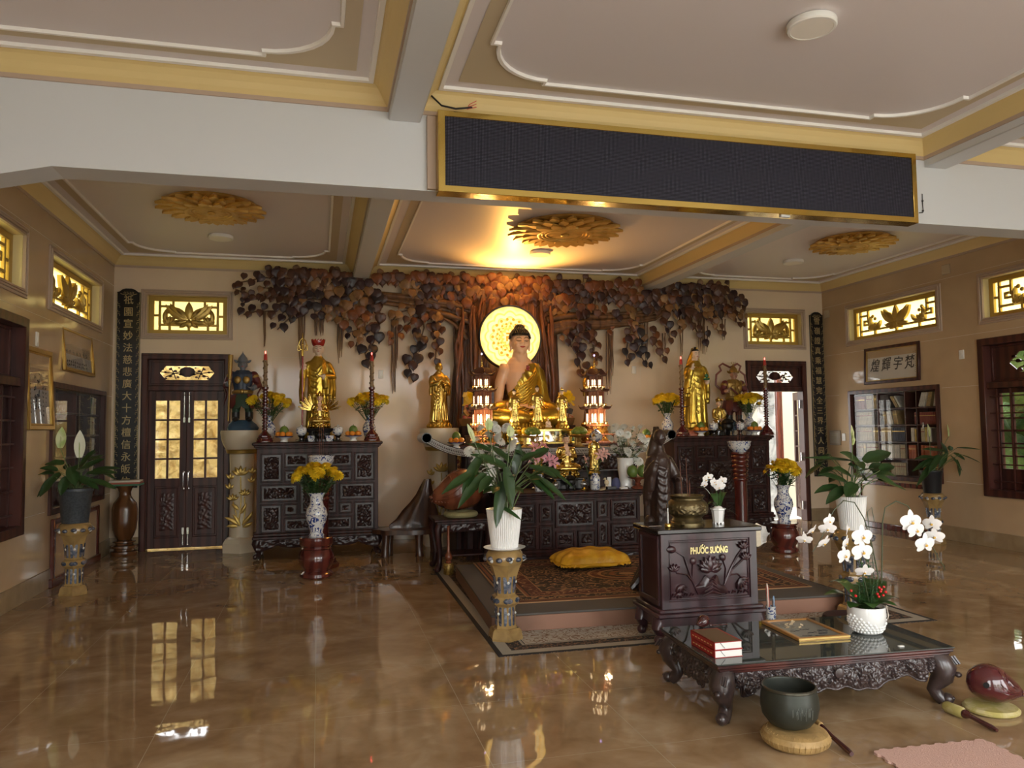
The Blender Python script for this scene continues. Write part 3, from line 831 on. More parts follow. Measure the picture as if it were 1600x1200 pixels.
picture('framed_calligraphy','dark-framed scroll with four large black characters above the right bookcase','r',XR,8.955,10.08,2.18,2.74,.045,FRAMEW,PAPER,'煌輝宇梵',.21,.05,[(.47,.46,12,.03,.018),(-.47,.42,9,.03,.016),(.44,.42,8,.03,.014)],GOLDD)
picture('framed_calligraphy','wide gilt-framed sheet with lines of small writing above the left bookcase','l',XL,9.02,10.12,2.24,2.71,.03,GFR,PAPERG,None,0,.10,[(-.38+.1*k,.34,1,.03,.05)for k in range(8)]+[(-.40+.12*k,.24,1,.03,.07)for k in range(7)]+[(-.4+.07*k,.12,2,.04,.03)for k in range(11)])
picture('framed_calligraphy','upright gilt-framed sheet with columns of writing beside the left window','l',XL,7.99,8.70,1.60,2.40,.05,GFR,PAPERG,None,0,.05,[(-.22,.62,11,.045,.03),(-.09,.62,5,.10,.07),(.0,.60,4,.12,.09),(.12,.60,11,.045,.03),(.2,.55,8,.045,.025)])
# built-in bookcases and books
CGLASS=glass('case_glass',(.95,.95,.94),.0,.012)
BK={n:M('book_'+n,c,.6,mix=((c[0]*.7,c[1]*.7,c[2]*.7),'noise',30,.4,.7))for n,c in dict(cream=(.50,.43,.28),tan=(.38,.27,.12),red=(.22,.035,.022),orange=(.42,.10,.035),blue=(.035,.045,.085),dark=(.05,.03,.025),white=(.62,.60,.54),yellow=(.58,.42,.10),green=(.05,.12,.07)).items()}
PAGES=M('book_pages',(.66,.60,.46),.7)
BOOKP={}
def book_proto(col,w,h,d):
	key=(col,round(w,3),round(h,2))
	if key not in BOOKP:
		b=MB();b.box(0,w,0,d,0,h,0,.003);b.box(.004,w-.004,.008,d+.001,h-.004,h+.001,1)
		if col in('red','orange','blue','cream','tan'):b.box(.0,w,-.0008,0,h*.68,h*.74,2)
		BOOKP[key]=b.mesh('book',[BK[col],PAGES,GOLDD if col!='cream' else BK['red']])
	return BOOKP[key]
def bookcase(plane,X,y0,y1,z0,z1,lab,rows,divs,side):
	rot=PI/2 if plane=='l' else-PI/2;W=(y1-y0)/2;H=z1-z0
	cy=(y0+y1)/2
	t=thing('bookcase',lab,'bookcase',(X,cy,z0),rot)
	f=MB();j=.06
	for q in((-W,W,0,j),(-W,W,H-j,H),(-W,-W+j,0,H),(W-j,W,0,H)):f.box(q[0],q[1],-.03,.03,q[2],q[3],bev=.006)
	f.build('case_frame',FRAMEW,t)
	c=MB();w=W-j+.002;c.box(-w,w,.225,.235,j,H-j)
	for q in((-w,-w+.012,j,H-j),(w-.012,w,j,H-j)):c.box(q[0],q[1],.03,.23,q[2],q[3])
	c.box(-w,w,.03,.23,H-j-.012,H-j)
	for d in divs:c.box(d-.01,d+.01,.04,.225,j,H-j)
	c.build('carcass',FRAMEW,t)
	nr=len(rows);rh=(H-2*j)/nr
	for k in range(nr):
		s=MB();z=j+rh*k;s.box(-w+.012,w-.012,.035,.225,z-.008,z+.010,bev=.002);s.build('shelf',FRAMEW,t)
	for k in range(2):
		g=MB();g.box(-w if k==0 else-.02,.02 if k==0 else w,.010+.008*k,.014+.008*k,j,H-j);g.build('glass_door',CGLASS,t)
	if plane=='r':
		b=MB();b.box(w*.66,w*.70,.004,.010,H*.55,H*.62,bev=.002);b.build('door_pull',CHROME,t)
	for k,row in enumerate(rows):
		z=j+rh*(nr-1-k)+.0115
		for(x,col,cnt,th,h,lean)in row:
			for i in range(cnt):
				hh=min(h,rh-.04)
				me=book_proto(col,th,hh,.15)
				lx=x+i*(th/math.cos(lean)+.002)
				tip=hh*math.sin(lean)
				a0,a1=lx+min(0,tip)-.004,lx+th/math.cos(lean)+max(0,tip)+.004
				if any(a0<d+.012 and a1>d-.012 for d in divs)or a0<-w+.014 or a1>w-.014:continue
				o=bpy.data.objects.new('book',me);COL.objects.link(o)
				M4=Matrix.Translation((X,cy,z0))@Matrix.Rotation(rot,4,'Z')@Matrix.Translation((lx,.055,z+(th*abs(math.sin(lean))if lean>0 else 0)+.001))@Matrix.Rotation(lean,4,'Y')
				o.matrix_world=M4
				rown=['top','second','third','fourth','bottom'][k]
				tag(o,'%s book with a%s on the %s shelf of the %s bookcase'%(col if col!='dark' else 'dark brown',' leaning spine' if lean else 'n upright spine',rown,side),'book','%s %s books on the %s shelf of the %s bookcase'%('leaning' if lean else 'upright',col,rown,side))
	return t
R=[[(-.84,'red',6,.032,.20,0),(-.60,'cream',4,.03,.21,0),(-.45,'tan',4,.036,.21,0),(-.29,'dark',5,.03,.2,0),(.02,'tan',2,.025,.2,-.6),(.10,'white',1,.03,.2,-.6),(.18,'tan',1,.025,.2,-.55),(.46,'white',3,.032,.22,.35),(.60,'tan',2,.034,.22,.3),(.73,'white',1,.03,.2,.2)],[(-.84,'cream',11,.030,.20,0),(-.44,'dark',5,.03,.2,0),(-.22,'tan',2,.028,.2,-.2),(-.14,'white',3,.03,.2,-.22),(-.02,'tan',2,.04,.21,-.2),(.38,'red',12,.030,.17,0)],[(-.84,'cream',10,.032,.21,0),(-.47,'tan',11,.032,.21,0),(-.07,'blue',8,.034,.21,0),(.30,'white',2,.03,.2,0),(.37,'yellow',1,.03,.18,0),(.49,'cream',2,.03,.2,0),(.56,'yellow',1,.035,.21,0),(.60,'white',2,.035,.2,0),(.68,'dark',3,.03,.19,0)],[(-.84,'cream',4,.03,.21,0),(-.70,'tan',1,.05,.21,0),(-.63,'cream',8,.033,.21,0),(-.30,'white',10,.034,.2,0),(.08,'cream',3,.03,.2,0),(.24,'orange',6,.045,.2,0),(.54,'orange',6,.036,.19,0)],[(-.84,'cream',6,.05,.17,0),(-.48,'tan',6,.04,.17,0),(-.12,'cream',7,.04,.18,0),(.50,'orange',8,.034,.2,0)]]
bookcase('r',XR,8.64,10.48,.745,2.105,'dark wood glass-fronted bookcase full of books set into the right wall',R,(-.34,.22,.44),'right')
L=[[(.62,'green',1,.04,.2,.2),(.68,'white',2,.03,.21,.15),(.80,'cream',2,.03,.2,0)],[(.62,'white',1,.03,.22,-.25),(.70,'cream',2,.03,.21,0),(.78,'white',1,.03,.2,0)],[(.64,'tan',2,.03,.21,0),(.74,'white',2,.03,.2,.15)],[(.62,'cream',3,.035,.2,0),(.76,'white',1,.03,.21,0)],[(.62,'white',2,.03,.2,.2),(.74,'cream',2,.03,.2,0)]]
bookcase('l',XL,8.69,10.70,.735,2.10,'dark wood glass-fronted bookcase set into the left wall behind a potted plant',L,(.0,.56),'left')
def low_panel(name,plane,X,y0,y1,z0,z1):
	rot=PI/2 if plane=='l' else-PI/2;W=(y1-y0)/2;H=z1-z0
	r=sroot(name,(X,(y0+y1)/2,z0),rot)
	f=MB();j=.06
	for q in((-W,W,H-j,H),(-W,-W+j,0,H),(W-j,W,0,H),(-W-.05,W+.05,0,j+.03)):f.box(q[0],q[1],-.05 if q[2]==0 and q[3]<.2 else-.04,.0,q[2],q[3],bev=.008)
	f.build('panel_frame',RED_W,r);p=MB();p.box(-W+j,W-j,-.02,0,j,H-j);p.build('panel',SIDEW,r)
low_panel('trim_60','l',XL,8.78,10.45,.0,.69)
low_panel('trim_61','r',XR,8.83,10.3,.0,.71)
# switches and covers
def plate(lab,plane,p,w,h,mat=PLASW,name='wall_switch',cat='switch',rocker=True):
	rot={'y':0,'l':PI/2,'r':-PI/2}[plane]
	t=thing(name,lab,cat,p,rot)
	b=MB();b.box(-w/2,w/2,-.012,0,-h/2,h/2,bev=.004);b.build('plate',mat,t)
	if rocker:
		b=MB();b.box(-w*.22,w*.22,-.017,-.01,-h*.25,h*.25,bev=.003);b.build('rocker',PLASW,t)
BEIGEP=M('beige_cover',(.50,.42,.29),.4)
plate('white wall switch on the back wall right of the gold standing statue','y',at(595,585,Y=YB),.07,.12)
plate('white wall switch on the back wall below the hanging leaves at right','y',at(990,578,Y=YB),.07,.12)
plate('white wall switch beside the right window','r',at(1503,554,X=XR),.08,.12)
plate('white wall switch above the upright gilt frame','l',at(57,530,X=XL),.07,.14)
plate('plain beige square cover between the two right transoms','r',at(1478.5,421,X=XR),.14,.13,BEIGEP,'junction_cover','cover',False)
plate('plain beige square cover in the far right corner','r',(XR,10.95,3.42),.14,.13,BEIGEP,'junction_cover','cover',False)
plate('white socket plate next to the grey wall box','r',at(1319,683,X=XR),.08,.12,PLASW,'wall_socket','socket')
t=thing('wall_box','grey metal wall box beside the right bookcase','box',at(1306,684,X=XR),-PI/2)
b=MB();b.box(-.13,.13,-.03,0,-.12,.12,bev=.008);b.build('box_body',M('grey_box',(.30,.27,.22),.4),t)
b=MB();b.box(-.10,.10,-.034,-.03,-.085,.085,bev=.004);b.box(-.06,.06,-.037,-.033,-.01,.04,bev=.002);b.build('box_door',M('grey_box_door',(.36,.34,.29),.35),t)
# carved bodhi tree on the back wall
def leafwood(n,c):return M('leaf_wood_'+n,c,.36,mix=((c[0]*.55,c[1]*.55,c[2]*.55),'noise',9,.35,.7),spec=.45,bump=('wave',24,.12,.006))
LW=[leafwood('umber',(.100,.038,.020)),leafwood('purple',(.050,.022,.024)),leafwood('tan',(.27,.135,.050)),leafwood('rust',(.21,.068,.022)),leafwood('slate',(.038,.028,.034)),leafwood('honey',(.34,.19,.075))]
BARK=M('red_bark',(.20,.070,.026),.42,mix=((.055,.020,.010),'noise',4,.38,.62,1.5),coat=.2,stretch=(2.2,2.2,.25),bump=('noise',9,.9,.04,.8))
TWIG=M('root_wood',(.17,.085,.035),.5,mix=((.06,.028,.013),'noise',12,.4,.65),stretch=(1,1,.2))
TY=11.0
tree=thing('bodhi_tree_relief','carved wooden bodhi tree with hanging leaves covering the back wall','tree relief',(2.79,YB-.002,0))
def TL(px,py,d=0.):p=at(px,py,Y=TY-d);return Vector((p.x-2.79,p.y-YB+.002,p.z))
HEART=[(0,.985),(.12,1.01),(.28,.98),(.41,.86),(.47,.68),(.46,.52),(.38,.35),(.23,.19),(.08,.05),(0,-.12)]
def heart(b,p,s,roll=0.,tilt=0.,yaw=0.,mi=0):
	"""heart-shaped leaf hanging from p, tip down, slightly cupped with a midrib"""
	out=[(x,z)for x,z in HEART]+[(-x,z)for x,z in HEART[1:-1]][::-1]
	vs=[];fs=[];n=len(out)
	for(x,z)in out:vs.append((x*s,0,(z-1)*s))
	for(x,z)in out:vs.append((x*s*.62,-.075*s,(.5+(z-.5)*.66-1)*s))
	rib=len(vs);vs+=[(0,-.045*s,(.86-1)*s),(0,-.05*s,(.5-1)*s),(0,-.04*s,(.16-1)*s)]
	for k in range(n):
		j=(k+1)%n;fs.append((k,k+n,j+n,j))
	R_=list(range(n,n+10));L_=[n]+list(range(2*n-1,n+8,-1))
	for S,fl in((R_,1),(L_,-1)):
		m=len(S);seq=[rib,rib,rib,rib,rib+1,rib+1,rib+1,rib+2,rib+2,rib+2]
		for k in range(m-1):
			a,c=seq[k],seq[k+1]
			q=(S[k],S[k+1],c)if a==c else(S[k],S[k+1],c,a)
			fs.append(q)
	mt=Matrix.Translation(p)@Matrix.Rotation(yaw,4,'Z')@Matrix.Rotation(tilt,4,'X')@Matrix.Rotation(roll,4,'Y')
	b.add(vs,fs,mi,mt)
tr=random.Random(21)
NL=0
def spray(b,pts,cols,size,dens=1.,width=.35,d0=.05,dd=.10,side=1):
	"""leaves set along a twig given by measured points, tips hanging down and out"""
	global NL
	P=[TL(x,y)for x,y in pts]
	L=[0]
	for k in range(1,len(P)):L.append(L[-1]+(P[k]-P[k-1]).length)
	n=max(2,int(L[-1]/(size*.52)*dens))
	b.tube([p+Vector((0,-d0*.6,0))for p in P],.010,5,mi=6)
	for k in range(n+1):
		s=L[-1]*k/n;i=max(j for j in range(len(L))if L[j]<=s+1e-9);i=min(i,len(P)-2)
		t=(s-L[i])/max(1e-6,L[i+1]-L[i]);p=P[i].lerp(P[i+1],t)
		dr=(P[i+1]-P[i]).normalized()
		sd=(-1)**k*width*size
		nrm=Vector((dr.z,0,-dr.x))
		q=p+nrm*sd*tr.uniform(.7,1.2)+Vector((0,-d0-dd*tr.random(),size*.35))
		sz=size*tr.uniform(.88,1.2)*(1-.25*(k/n if n else 0)*(len(pts)>1))
		roll=tr.uniform(-.35,.35)-dr.x*.35*side
		heart(b,q,sz,roll,tr.uniform(-.3,.12),tr.uniform(-.45,.45),tr.choice(cols));NL+=1
def patch(b,x0,x1,y0,y1,cols,size,rows,dens=1.,d=.06):
	"""rows of overlapping leaves"""
	global NL
	for r in range(rows):
		yy=y0+(y1-y0)*(r/(max(1,rows-1))if rows>1 else 0)
		a=TL(x0,yy);c=TL(x1,yy);n=max(2,int(abs(c.x-a.x)/(size*.62)*dens))
		for k in range(n):
			t=(k+.5+.5*(r%2))/n
			if t>1:continue
			p=a.lerp(c,t)+Vector((tr.uniform(-.02,.02),-d-.05*(rows-r)/rows-tr.random()*.05,size*.5+tr.uniform(-.03,.03)))
			heart(b,p,size*tr.uniform(.9,1.12),tr.uniform(-.18,.18),tr.uniform(-.12,.2),tr.uniform(-.3,.3),tr.choice(cols));NL+=1
ZL=lambda x,y:(360+x/3.81,400+y/3.81)
ZR=lambda x,y:(760+x/3.636,400+y/3.636)
def S(b,Z,pts,cols,size,**k):spray(b,[Z(x,y)for x,y in pts],cols,size,**k)
def PT(b,Z,x0,x1,y0,y1,cols,size,rows,**k):
	a=Z(x0,y0);c=Z(x1,y1);patch(b,a[0],c[0],a[1],c[1],cols,size,rows,**k)
U_,P_,T_,R_,K_,H_=range(6)
LM=LW+[TWIG]
cr=MB()
PT(cr,ZL,260,560,120,200,(U_,U_,P_),.15,3)
PT(cr,ZL,420,760,130,140,(R_,U_),.14,2);PT(cr,ZL,460,600,160,210,(T_,T_,H_),.145,3)
PT(cr,ZL,610,840,180,190,(K_,P_),.15,1);PT(cr,ZL,850,1200,140,160,(R_,R_,U_),.16,2)
PT(cr,ZL,1190,1600,150,250,(R_,U_,R_),.15,4);PT(cr,ZL,1000,1120,190,230,(T_,H_),.15,2)
PT(cr,ZL,1100,1390,200,300,(U_,P_),.14,3);PT(cr,ZL,1390,1620,220,260,(T_,R_),.14,3)
PT(cr,ZL,300,470,220,330,(U_,P_,U_),.15,3);PT(cr,ZL,560,900,230,330,(T_,U_,P_),.15,3,dens=.75)
PT(cr,ZL,640,900,330,420,(R_,R_,U_),.16,3,dens=.6)
PT(cr,ZR,0,340,160,250,(R_,R_,T_),.145,4);PT(cr,ZR,0,260,260,270,(T_,R_),.14,1)
PT(cr,ZR,330,520,170,240,(U_,P_),.15,3);PT(cr,ZR,540,700,180,200,(R_,U_,R_),.18,1)
PT(cr,ZR,520,720,230,260,(U_,P_),.14,2);PT(cr,ZR,720,860,170,240,(R_,T_,R_),.14,3);PT(cr,ZR,860,960,220,310,(P_,U_),.15,4)
PT(cr,ZR,960,1320,190,250,(U_,U_,P_),.14,3);PT(cr,ZR,1150,1250,250,300,(H_,T_),.14,2)
PT(cr,ZR,240,480,250,300,(R_,U_,T_),.14,3);PT(cr,ZR,1060,1330,260,340,(P_,U_),.15,3,dens=.8)
PT(cr,ZR,700,1100,250,280,(R_,U_),.14,2,dens=.7)
cr.build('leaf_crown',LM,tree,angle=60)
SP=[(ZL,[(380,150),(200,130),(60,160)],(U_,P_),.145),(ZL,[(330,240),(180,258),(30,200)],(U_,),.11),(ZL,[(280,330),(160,330),(80,350)],(U_,P_),.13),(ZL,[(120,250),(70,290)],(U_,P_),.09),(ZL,[(500,260),(400,330),(320,400),(280,440)],(P_,K_),.15),(ZL,[(470,250),(300,200),(190,190)],(T_,T_,U_),.13),(ZL,[(560,240),(540,320),(510,380)],(K_,P_),.15),(ZL,[(760,260),(680,340),(600,390)],(T_,H_),.15),(ZL,[(780,270),(790,400),(745,540)],(R_,T_),.15),(ZL,[(830,450),(720,450),(690,465)],(P_,K_),.11),(ZL,[(880,440),(850,520),(800,580),(815,640)],(P_,K_),.16),(ZL,[(640,260),(660,350),(660,420)],(T_,),.13),(ZL,[(1100,310),(1000,340),(960,390)],(H_,T_),.15),(ZL,[(1160,330),(1040,420),(950,510)],(R_,U_),.14),(ZL,[(1140,320),(1150,430),(1130,500)],(U_,P_),.17),(ZL,[(1130,490),(1110,570),(1060,650),(1080,730)],(P_,K_),.16),(ZL,[(1230,350),(1240,470),(1225,550),(1215,630)],(U_,P_),.14),(ZL,[(1250,330),(1210,400),(1200,470)],(T_,H_),.13),(ZL,[(1340,300),(1350,370),(1360,420)],(R_,U_),.15),(ZL,[(1430,290),(1410,400),(1390,500)],(U_,R_),.15),(ZL,[(1470,330),(1440,430)],(U_,),.15),(ZL,[(900,260),(850,330)],(P_,K_),.16),(ZR,[(350,250),(330,340),(340,440)],(T_,U_),.12),(ZR,[(360,260),(400,360),(430,470)],(H_,T_),.14),(ZR,[(440,300),(440,400),(480,520)],(U_,P_),.15),(ZR,[(540,300),(540,420),(510,560),(545,690)],(P_,U_),.16),(ZR,[(600,300),(590,420),(580,500)],(U_,R_),.15),(ZR,[(520,300),(470,400),(560,460)],(P_,U_),.16),(ZR,[(620,290),(670,370),(700,430)],(R_,T_),.13),(ZR,[(790,290),(830,360),(870,470)],(H_,T_),.14),(ZR,[(830,330),(810,420),(800,490)],(R_,U_),.14),(ZR,[(800,480),(790,540),(795,610)],(P_,K_),.15),(ZR,[(880,440),(860,550),(910,630)],(P_,K_),.15),(ZR,[(940,420),(950,500),(1010,580)],(U_,R_),.15),(ZR,[(980,310),(1010,400),(1045,480)],(U_,P_),.14),(ZR,[(990,240),(1040,300),(1070,330)],(H_,T_),.15),(ZR,[(1100,310),(1160,370),(1190,430),(1240,480)],(P_,U_),.15),(ZR,[(1220,330),(1280,390),(1330,450)],(U_,T_),.12),(ZR,[(1180,280),(1230,300)],(H_,),.13),(ZR,[(1320,200),(1400,240),(1450,260)],(U_,P_),.14),(ZR,[(1300,270),(1400,290),(1450,280)],(U_,),.13),(ZR,[(1290,310),(1390,340),(1450,330)],(U_,T_),.12),(ZR,[(1340,300),(1410,370),(1440,400)],(U_,R_),.11),(ZR,[(620,560),(625,610)],(U_,T_),.12),(ZR,[(730,330),(720,380),(740,390)],(P_,),.13),(ZR,[(1090,380),(1100,430)],(T_,),.12),(ZR,[(600,480),(605,540)],(U_,),.11)]
for(Z,pts,cols,size)in SP:
	b=MB();S(b,Z,pts,cols,size);b.build('leaf_spray',LM,tree,angle=60)
for(Z,x,y)in([(ZL,*q)for q in((220,70),(280,75),(385,70),(440,80),(590,90),(650,90),(900,95),(980,95),(1110,100),(1150,105),(1320,110),(1380,105),(1530,120),(1590,115))]+[(ZR,*q)for q in((20,115),(65,112),(185,120),(250,125),(335,120),(400,120),(550,115),(520,145),(595,145),(740,135),(800,145),(1220,150),(1265,150),(1325,160),(1375,155),(1350,180))]):
	p=TL(*Z(x,y));p+=Vector((0,-.03,.03))
	b=MB();heart(b,p,.105,tr.uniform(-1.3,1.3),.1,tr.uniform(-.4,.4),tr.choice((U_,T_,R_,U_)))
	b.tube([p+Vector((0,.02,-.12)),p],.006,5,mi=6)
	b.build('leaf_sprig',LM,tree,angle=60)
t=MB()
def ridge(pts,r,d=.0,seg=8,rr=None):
	P=[TL(x,y,d)for x,y in pts];n=len(P)
	t.tube(P,rr or[r]*n,seg)
rings=[]
for(px0,px1,py,dep)in((752,852,446,.10),(735,862,470,.13),(722,868,500,.15),(714,870,540,.16),(708,872,590,.17),(704,874,640,.18),(700,876,700,.2),(692,884,770,.22)):
	a=TL(px0,py);c=TL(px1,py);cx=(a.x+c.x)/2;w=(c.x-a.x)/2;ring=[]
	n=56
	for k in range(n):
		an=2*PI*k/n;f=1+.05*math.sin(k*2.3+.5)+.04*math.sin(k*1.1+py*.01)+.05*math.sin(k*3.7)
		ring.append((cx+w*math.cos(an)*(1+.02*math.sin(k*2.1)),min(-.002,-.05+.5*dep*math.sin(an)*f*1.5-.03),(a.z+c.z)/2))
	rings.append(ring)
t.loft(rings[::-1])
for k in range(26):
	x=708+164*tr.random();x2=x+tr.uniform(-14,14);d=.22+.03*tr.random();s=tr.uniform(.018,.04)
	top=tr.uniform(455,540);bot=tr.uniform(600,740)
	pts=[(x+(790-x)*.2*max(0,(540-y)/90),y)for y in(top,top+25)]+[((x+x2)/2,(top+bot)/2),(x2,bot)]
	ridge([(p[0]+tr.uniform(-3,3),p[1])for p in pts],s,d-.06,7,[s*.5,s,s*1.1,s*.6])
t.build('trunk',BARK,tree,angle=60)
def limb(name,Z,pts,r0,r1,n):
	b=MB()
	for k in range(n):
		ox,oy=tr.uniform(-1,1),tr.uniform(-1,1);P=[]
		for i,q in enumerate(pts):
			f=1-i/(len(pts)-1);rr_=(r0*f+r1*(1-f))
			p=TL(*Z(*q));P.append(p+Vector((0,-.03-.02*abs(ox),0))+Vector((0,-rr_*.5*abs(ox),rr_*oy*1.2+tr.uniform(-.01,.01))))
		b.tube(P,[max(.008,(r0*(1-i/(len(pts)-1))+r1*i/(len(pts)-1))*.5)for i in range(len(pts))],7)
	b.build('limb',TWIG,tree,angle=60)
limb('l',ZL,[(1420,360),(1290,320),(1100,280),(900,255),(700,240),(520,210)],.10,.03,7)
limb('l',ZL,[(640,240),(480,250),(380,235),(250,250),(140,258),(60,215)],.035,.01,3)
limb('l',ZL,[(1400,470),(1330,390),(1260,350),(1180,340)],.07,.04,4)
limb('r',ZR,[(330,420),(450,390),(640,385),(800,375),(950,350),(1080,270)],.12,.03,8)
limb('r',ZR,[(430,340),(600,350),(780,340),(930,330)],.06,.05,5)
limb('r',ZR,[(1000,300),(1150,260),(1300,300),(1450,330)],.035,.01,3)
for(Z,x,y0,y1,n)in((ZL,203,330,545,2),(ZL,425,350,670,4),(ZL,545,370,480,3),(ZL,510,380,480,3),(ZL,655,210,640,5),(ZL,792,230,490,2),(ZL,972,380,820,4),(ZL,990,370,670,2),(ZL,1122,250,540,2),(ZL,1345,420,740,4),(ZL,1400,470,760,4),(ZR,605,250,560,2),(ZR,692,430,790,4),(ZR,708,430,700,2),(ZR,905,310,620,3),(ZR,880,310,420,2),(ZR,1000,440,540,2),(ZR,1105,310,590,3),(ZR,1215,340,560,5),(ZR,1240,400,560,2),(ZR,1340,360,480,2),(ZR,1010,440,530,1)):
	b=MB()
	for k in range(n):
		ox=(k-(n-1)/2)*8.5;e=y1-tr.uniform(0,.2)*(y1-y0)*(k>0)
		pts=[Z(x+ox*1.2+tr.uniform(-3,3),y0),Z(x+ox+tr.uniform(-5,5),y0+(e-y0)*.35),Z(x+ox*.8+tr.uniform(-5,5),y0+(e-y0)*.7),Z(x+ox*.6,e)]
		b.tube([TL(*q)+Vector((0,-.03-.02*(k%2),0))for q in pts],[.011,.011,.009,.004],6)
	b.build('hanging_root',TWIG,tree,angle=60)
# carved cabinets and tables
CARV=M('carved_rosewood',(.040,.017,.015),.30,mix=((.018,.008,.008),'noise',14,.35,.7),coat=.12,spec=.4,bump=('noise',55,.25,.004))
DARKB=M('black_lacquer',(.014,.010,.010),.22,coat=.5)
def cab_leg(b,x,y,z,sx,sy,s=1.,mi=0):
	"""stubby cabriole leg with a scrolled paw, knee swelling outwards"""
	P=[(x,y,z),(x+sx*.015*s,y+sy*.015*s,z-.05*s),(x+sx*.03*s,y+sy*.03*s,z-.10*s),(x+sx*.018*s,y+sy*.018*s,z-.16*s),(x+sx*.002*s,y+sy*.002*s,z-.21*s),(x+sx*.012*s,y+sy*.012*s,z-.245*s),(x+sx*.028*s,y+sy*.028*s,z-.27*s)]
	b.tube(P,[.055*s,.066*s,.062*s,.045*s,.036*s,.042*s,.044*s],12,mi)
	b.ell((x+sx*.045*s,y+sy*.045*s,z-.262*s),(.032*s,.032*s,.036*s),12,8,mi)
	for k in range(3):b.ell((x+sx*(.05+.008*k)*s-sy*(k-1)*.03*s*0,y+sy*.05*s,z-(.03+.03*k)*s),(.022*s,.022*s,.016*s),8,6,mi)
CAB_PANELS=[(.03,.205,.05,.39),(.22,.42,.045,.22),(.44,.56,.045,.22),(.58,.78,.045,.22),(.795,.97,.05,.39),(.22,.33,.25,.39),(.67,.78,.25,.39),(.03,.33,.415,.62),(.67,.97,.415,.62),(.345,.655,.25,.78),(.03,.205,.645,.98),(.22,.33,.645,.78),(.67,.78,.645,.78),(.795,.97,.645,.98),(.22,.49,.81,.975),(.51,.78,.81,.975)]
LOW_PANELS=[(.02,.235,.05,.48),(.255,.355,.08,.44),(.37,.66,.03,.56),(.675,.76,.06,.40),(.775,.98,.04,.46),(.02,.235,.53,.96),(.255,.355,.5,.96),(.37,.51,.63,.96),(.53,.66,.63,.96),(.675,.76,.46,.94),(.775,.98,.52,.96)]
def cabinet(name,lab,x0,x1,y0,y1,top,foot,panels,seed,overhang=.055,leg=1.):
	cx=(x0+x1)/2;W=(x1-x0)/2;D=y1-y0
	t=thing(name,lab,'altar cabinet',(cx,y0,foot))
	H=top-foot;zb=.30*leg;zt=H-.055
	b=MB();b.box(-W,W,0,D,zb,zt,bev=.004)
	for(z,o)in((zb-.005,.03),(zb-.04,.045)):b.box(-W-o,W+o,-o,D+o*.2,z-.015,z+.025,bev=.010)
	b.box(-W-.015,W+.015,-.015,D,zt-.025,zt,bev=.008)
	b.build('cabinet_body',DWOOD,t)
	b=MB();b.box(-W-overhang,W+overhang,-overhang,D+.01,H-.04,H,bev=.012);b.box(-W-overhang*.6,W+overhang*.6,-overhang*.6,D+.01,H-.062,H-.035,bev=.008);b.build('cabinet_top',DWOOD,t)
	bh=zt-zb-.03
	for k,(u0,u1,v0,v1)in enumerate(panels):
		a,c=-W+2*W*u0,-W+2*W*u1;z1=zt-.03-bh*v0;z0=zt-.03-bh*v1
		p=MB();f=.018
		for q in((a,c,z0,z0+f),(a,c,z1-f,z1),(a,a+f,z0,z1),(c-f,c,z0,z1)):p.box(q[0],q[1],-.018,.002,q[2],q[3],0,.005)
		p.box(a+f*.5,c-f*.5,-.004,.0,z0+f*.5,z1-f*.5,1)
		g=.012
		for q in((a+f+g,c-f-g,z0+f+g,z0+f+g+.005),(a+f+g,c-f-g,z1-f-g-.005,z1-f-g),(a+f+g,a+f+g+.005,z0+f+g,z1-f-g),(c-f-g-.005,c-f-g,z0+f+g,z1-f-g)):p.box(q[0],q[1],-.010,0,q[2],q[3],1)
		relief(p,a+f+g*1.8,c-f-g*1.8,z0+f+g*1.8,z1-f-g*1.8,-.003,.017,seed+k,26,.0085,1,rim=.06)
		p.build('carved_panel',[DWOOD,CARV],t)
	ap=MB()
	def apf(U,V):return swirl(U*2*W,V*.2,seed+40,24)
	n=70;vs=[]
	for i in range(n):
		u=i/(n-1);low=zb-.13-.07*abs(math.sin(u*PI*3+PI/2))**.6 if .06<u<.94 else zb-.2
		low+=.05*math.exp(-((u-.5)/.3)**2)*(1 if leg>=1 else .4)
		low=max(low,.06)
		for j in range(12):
			v=j/11;h=float(swirl(np.array(u*2*W),np.array(v*.15),seed+40,24))
			vs.append((-W+2*W*u,-.012-.016*h*math.sin(PI*v)**.5,low+(zb-.045-low)*v))
	ap.add(vs,[(i*12+j,(i+1)*12+j,(i+1)*12+j+1,i*12+j+1)for i in range(n-1)for j in range(11)])
	ap.box(-W+.02,W-.02,.0,.02,zb-.12,zb-.045)
	ap.build('carved_apron',CARV,t)
	for(sx,sy,yy)in((-1,-1,.05),(1,-1,.05),(-1,1,D-.05),(1,1,D-.05)):
		l=MB();s=zb/.305;cab_leg(l,sx*(W-.03),yy,zb-.02,sx,sy if sy<0 else 0,s*.93);l.build('leg',CARV,t)
	return t
cabinet('altar_cabinet','dark carved altar cabinet carrying the red-crowned golden statue',-.735,.735,9.85,10.48,1.43,0,CAB_PANELS,100)
cabinet('altar_cabinet','dark carved altar cabinet beside the open door',4.85,6.36,9.85,10.48,1.43,0,CAB_PANELS,200)
cabinet('altar_cabinet','low dark carved altar cabinet behind the carpeted platform',1.93,3.53,8.06,8.66,.865,0,LOW_PANELS,300,.05,.75)
INLAY=M('inlaid_fret',(.62,.60,.55),.4)
GREYST=M('grey_stone',(.36,.35,.33),.5,bump=('noise',30,.2,.004))
TBx0,TBx1,TBy=1.24,4.40,9.0
t=thing('long_altar_table','long dark altar table with upturned scroll ends and pale fret edging','altar table',((TBx0+TBx1)/2,TBy,0))
w=(TBx1-TBx0)/2
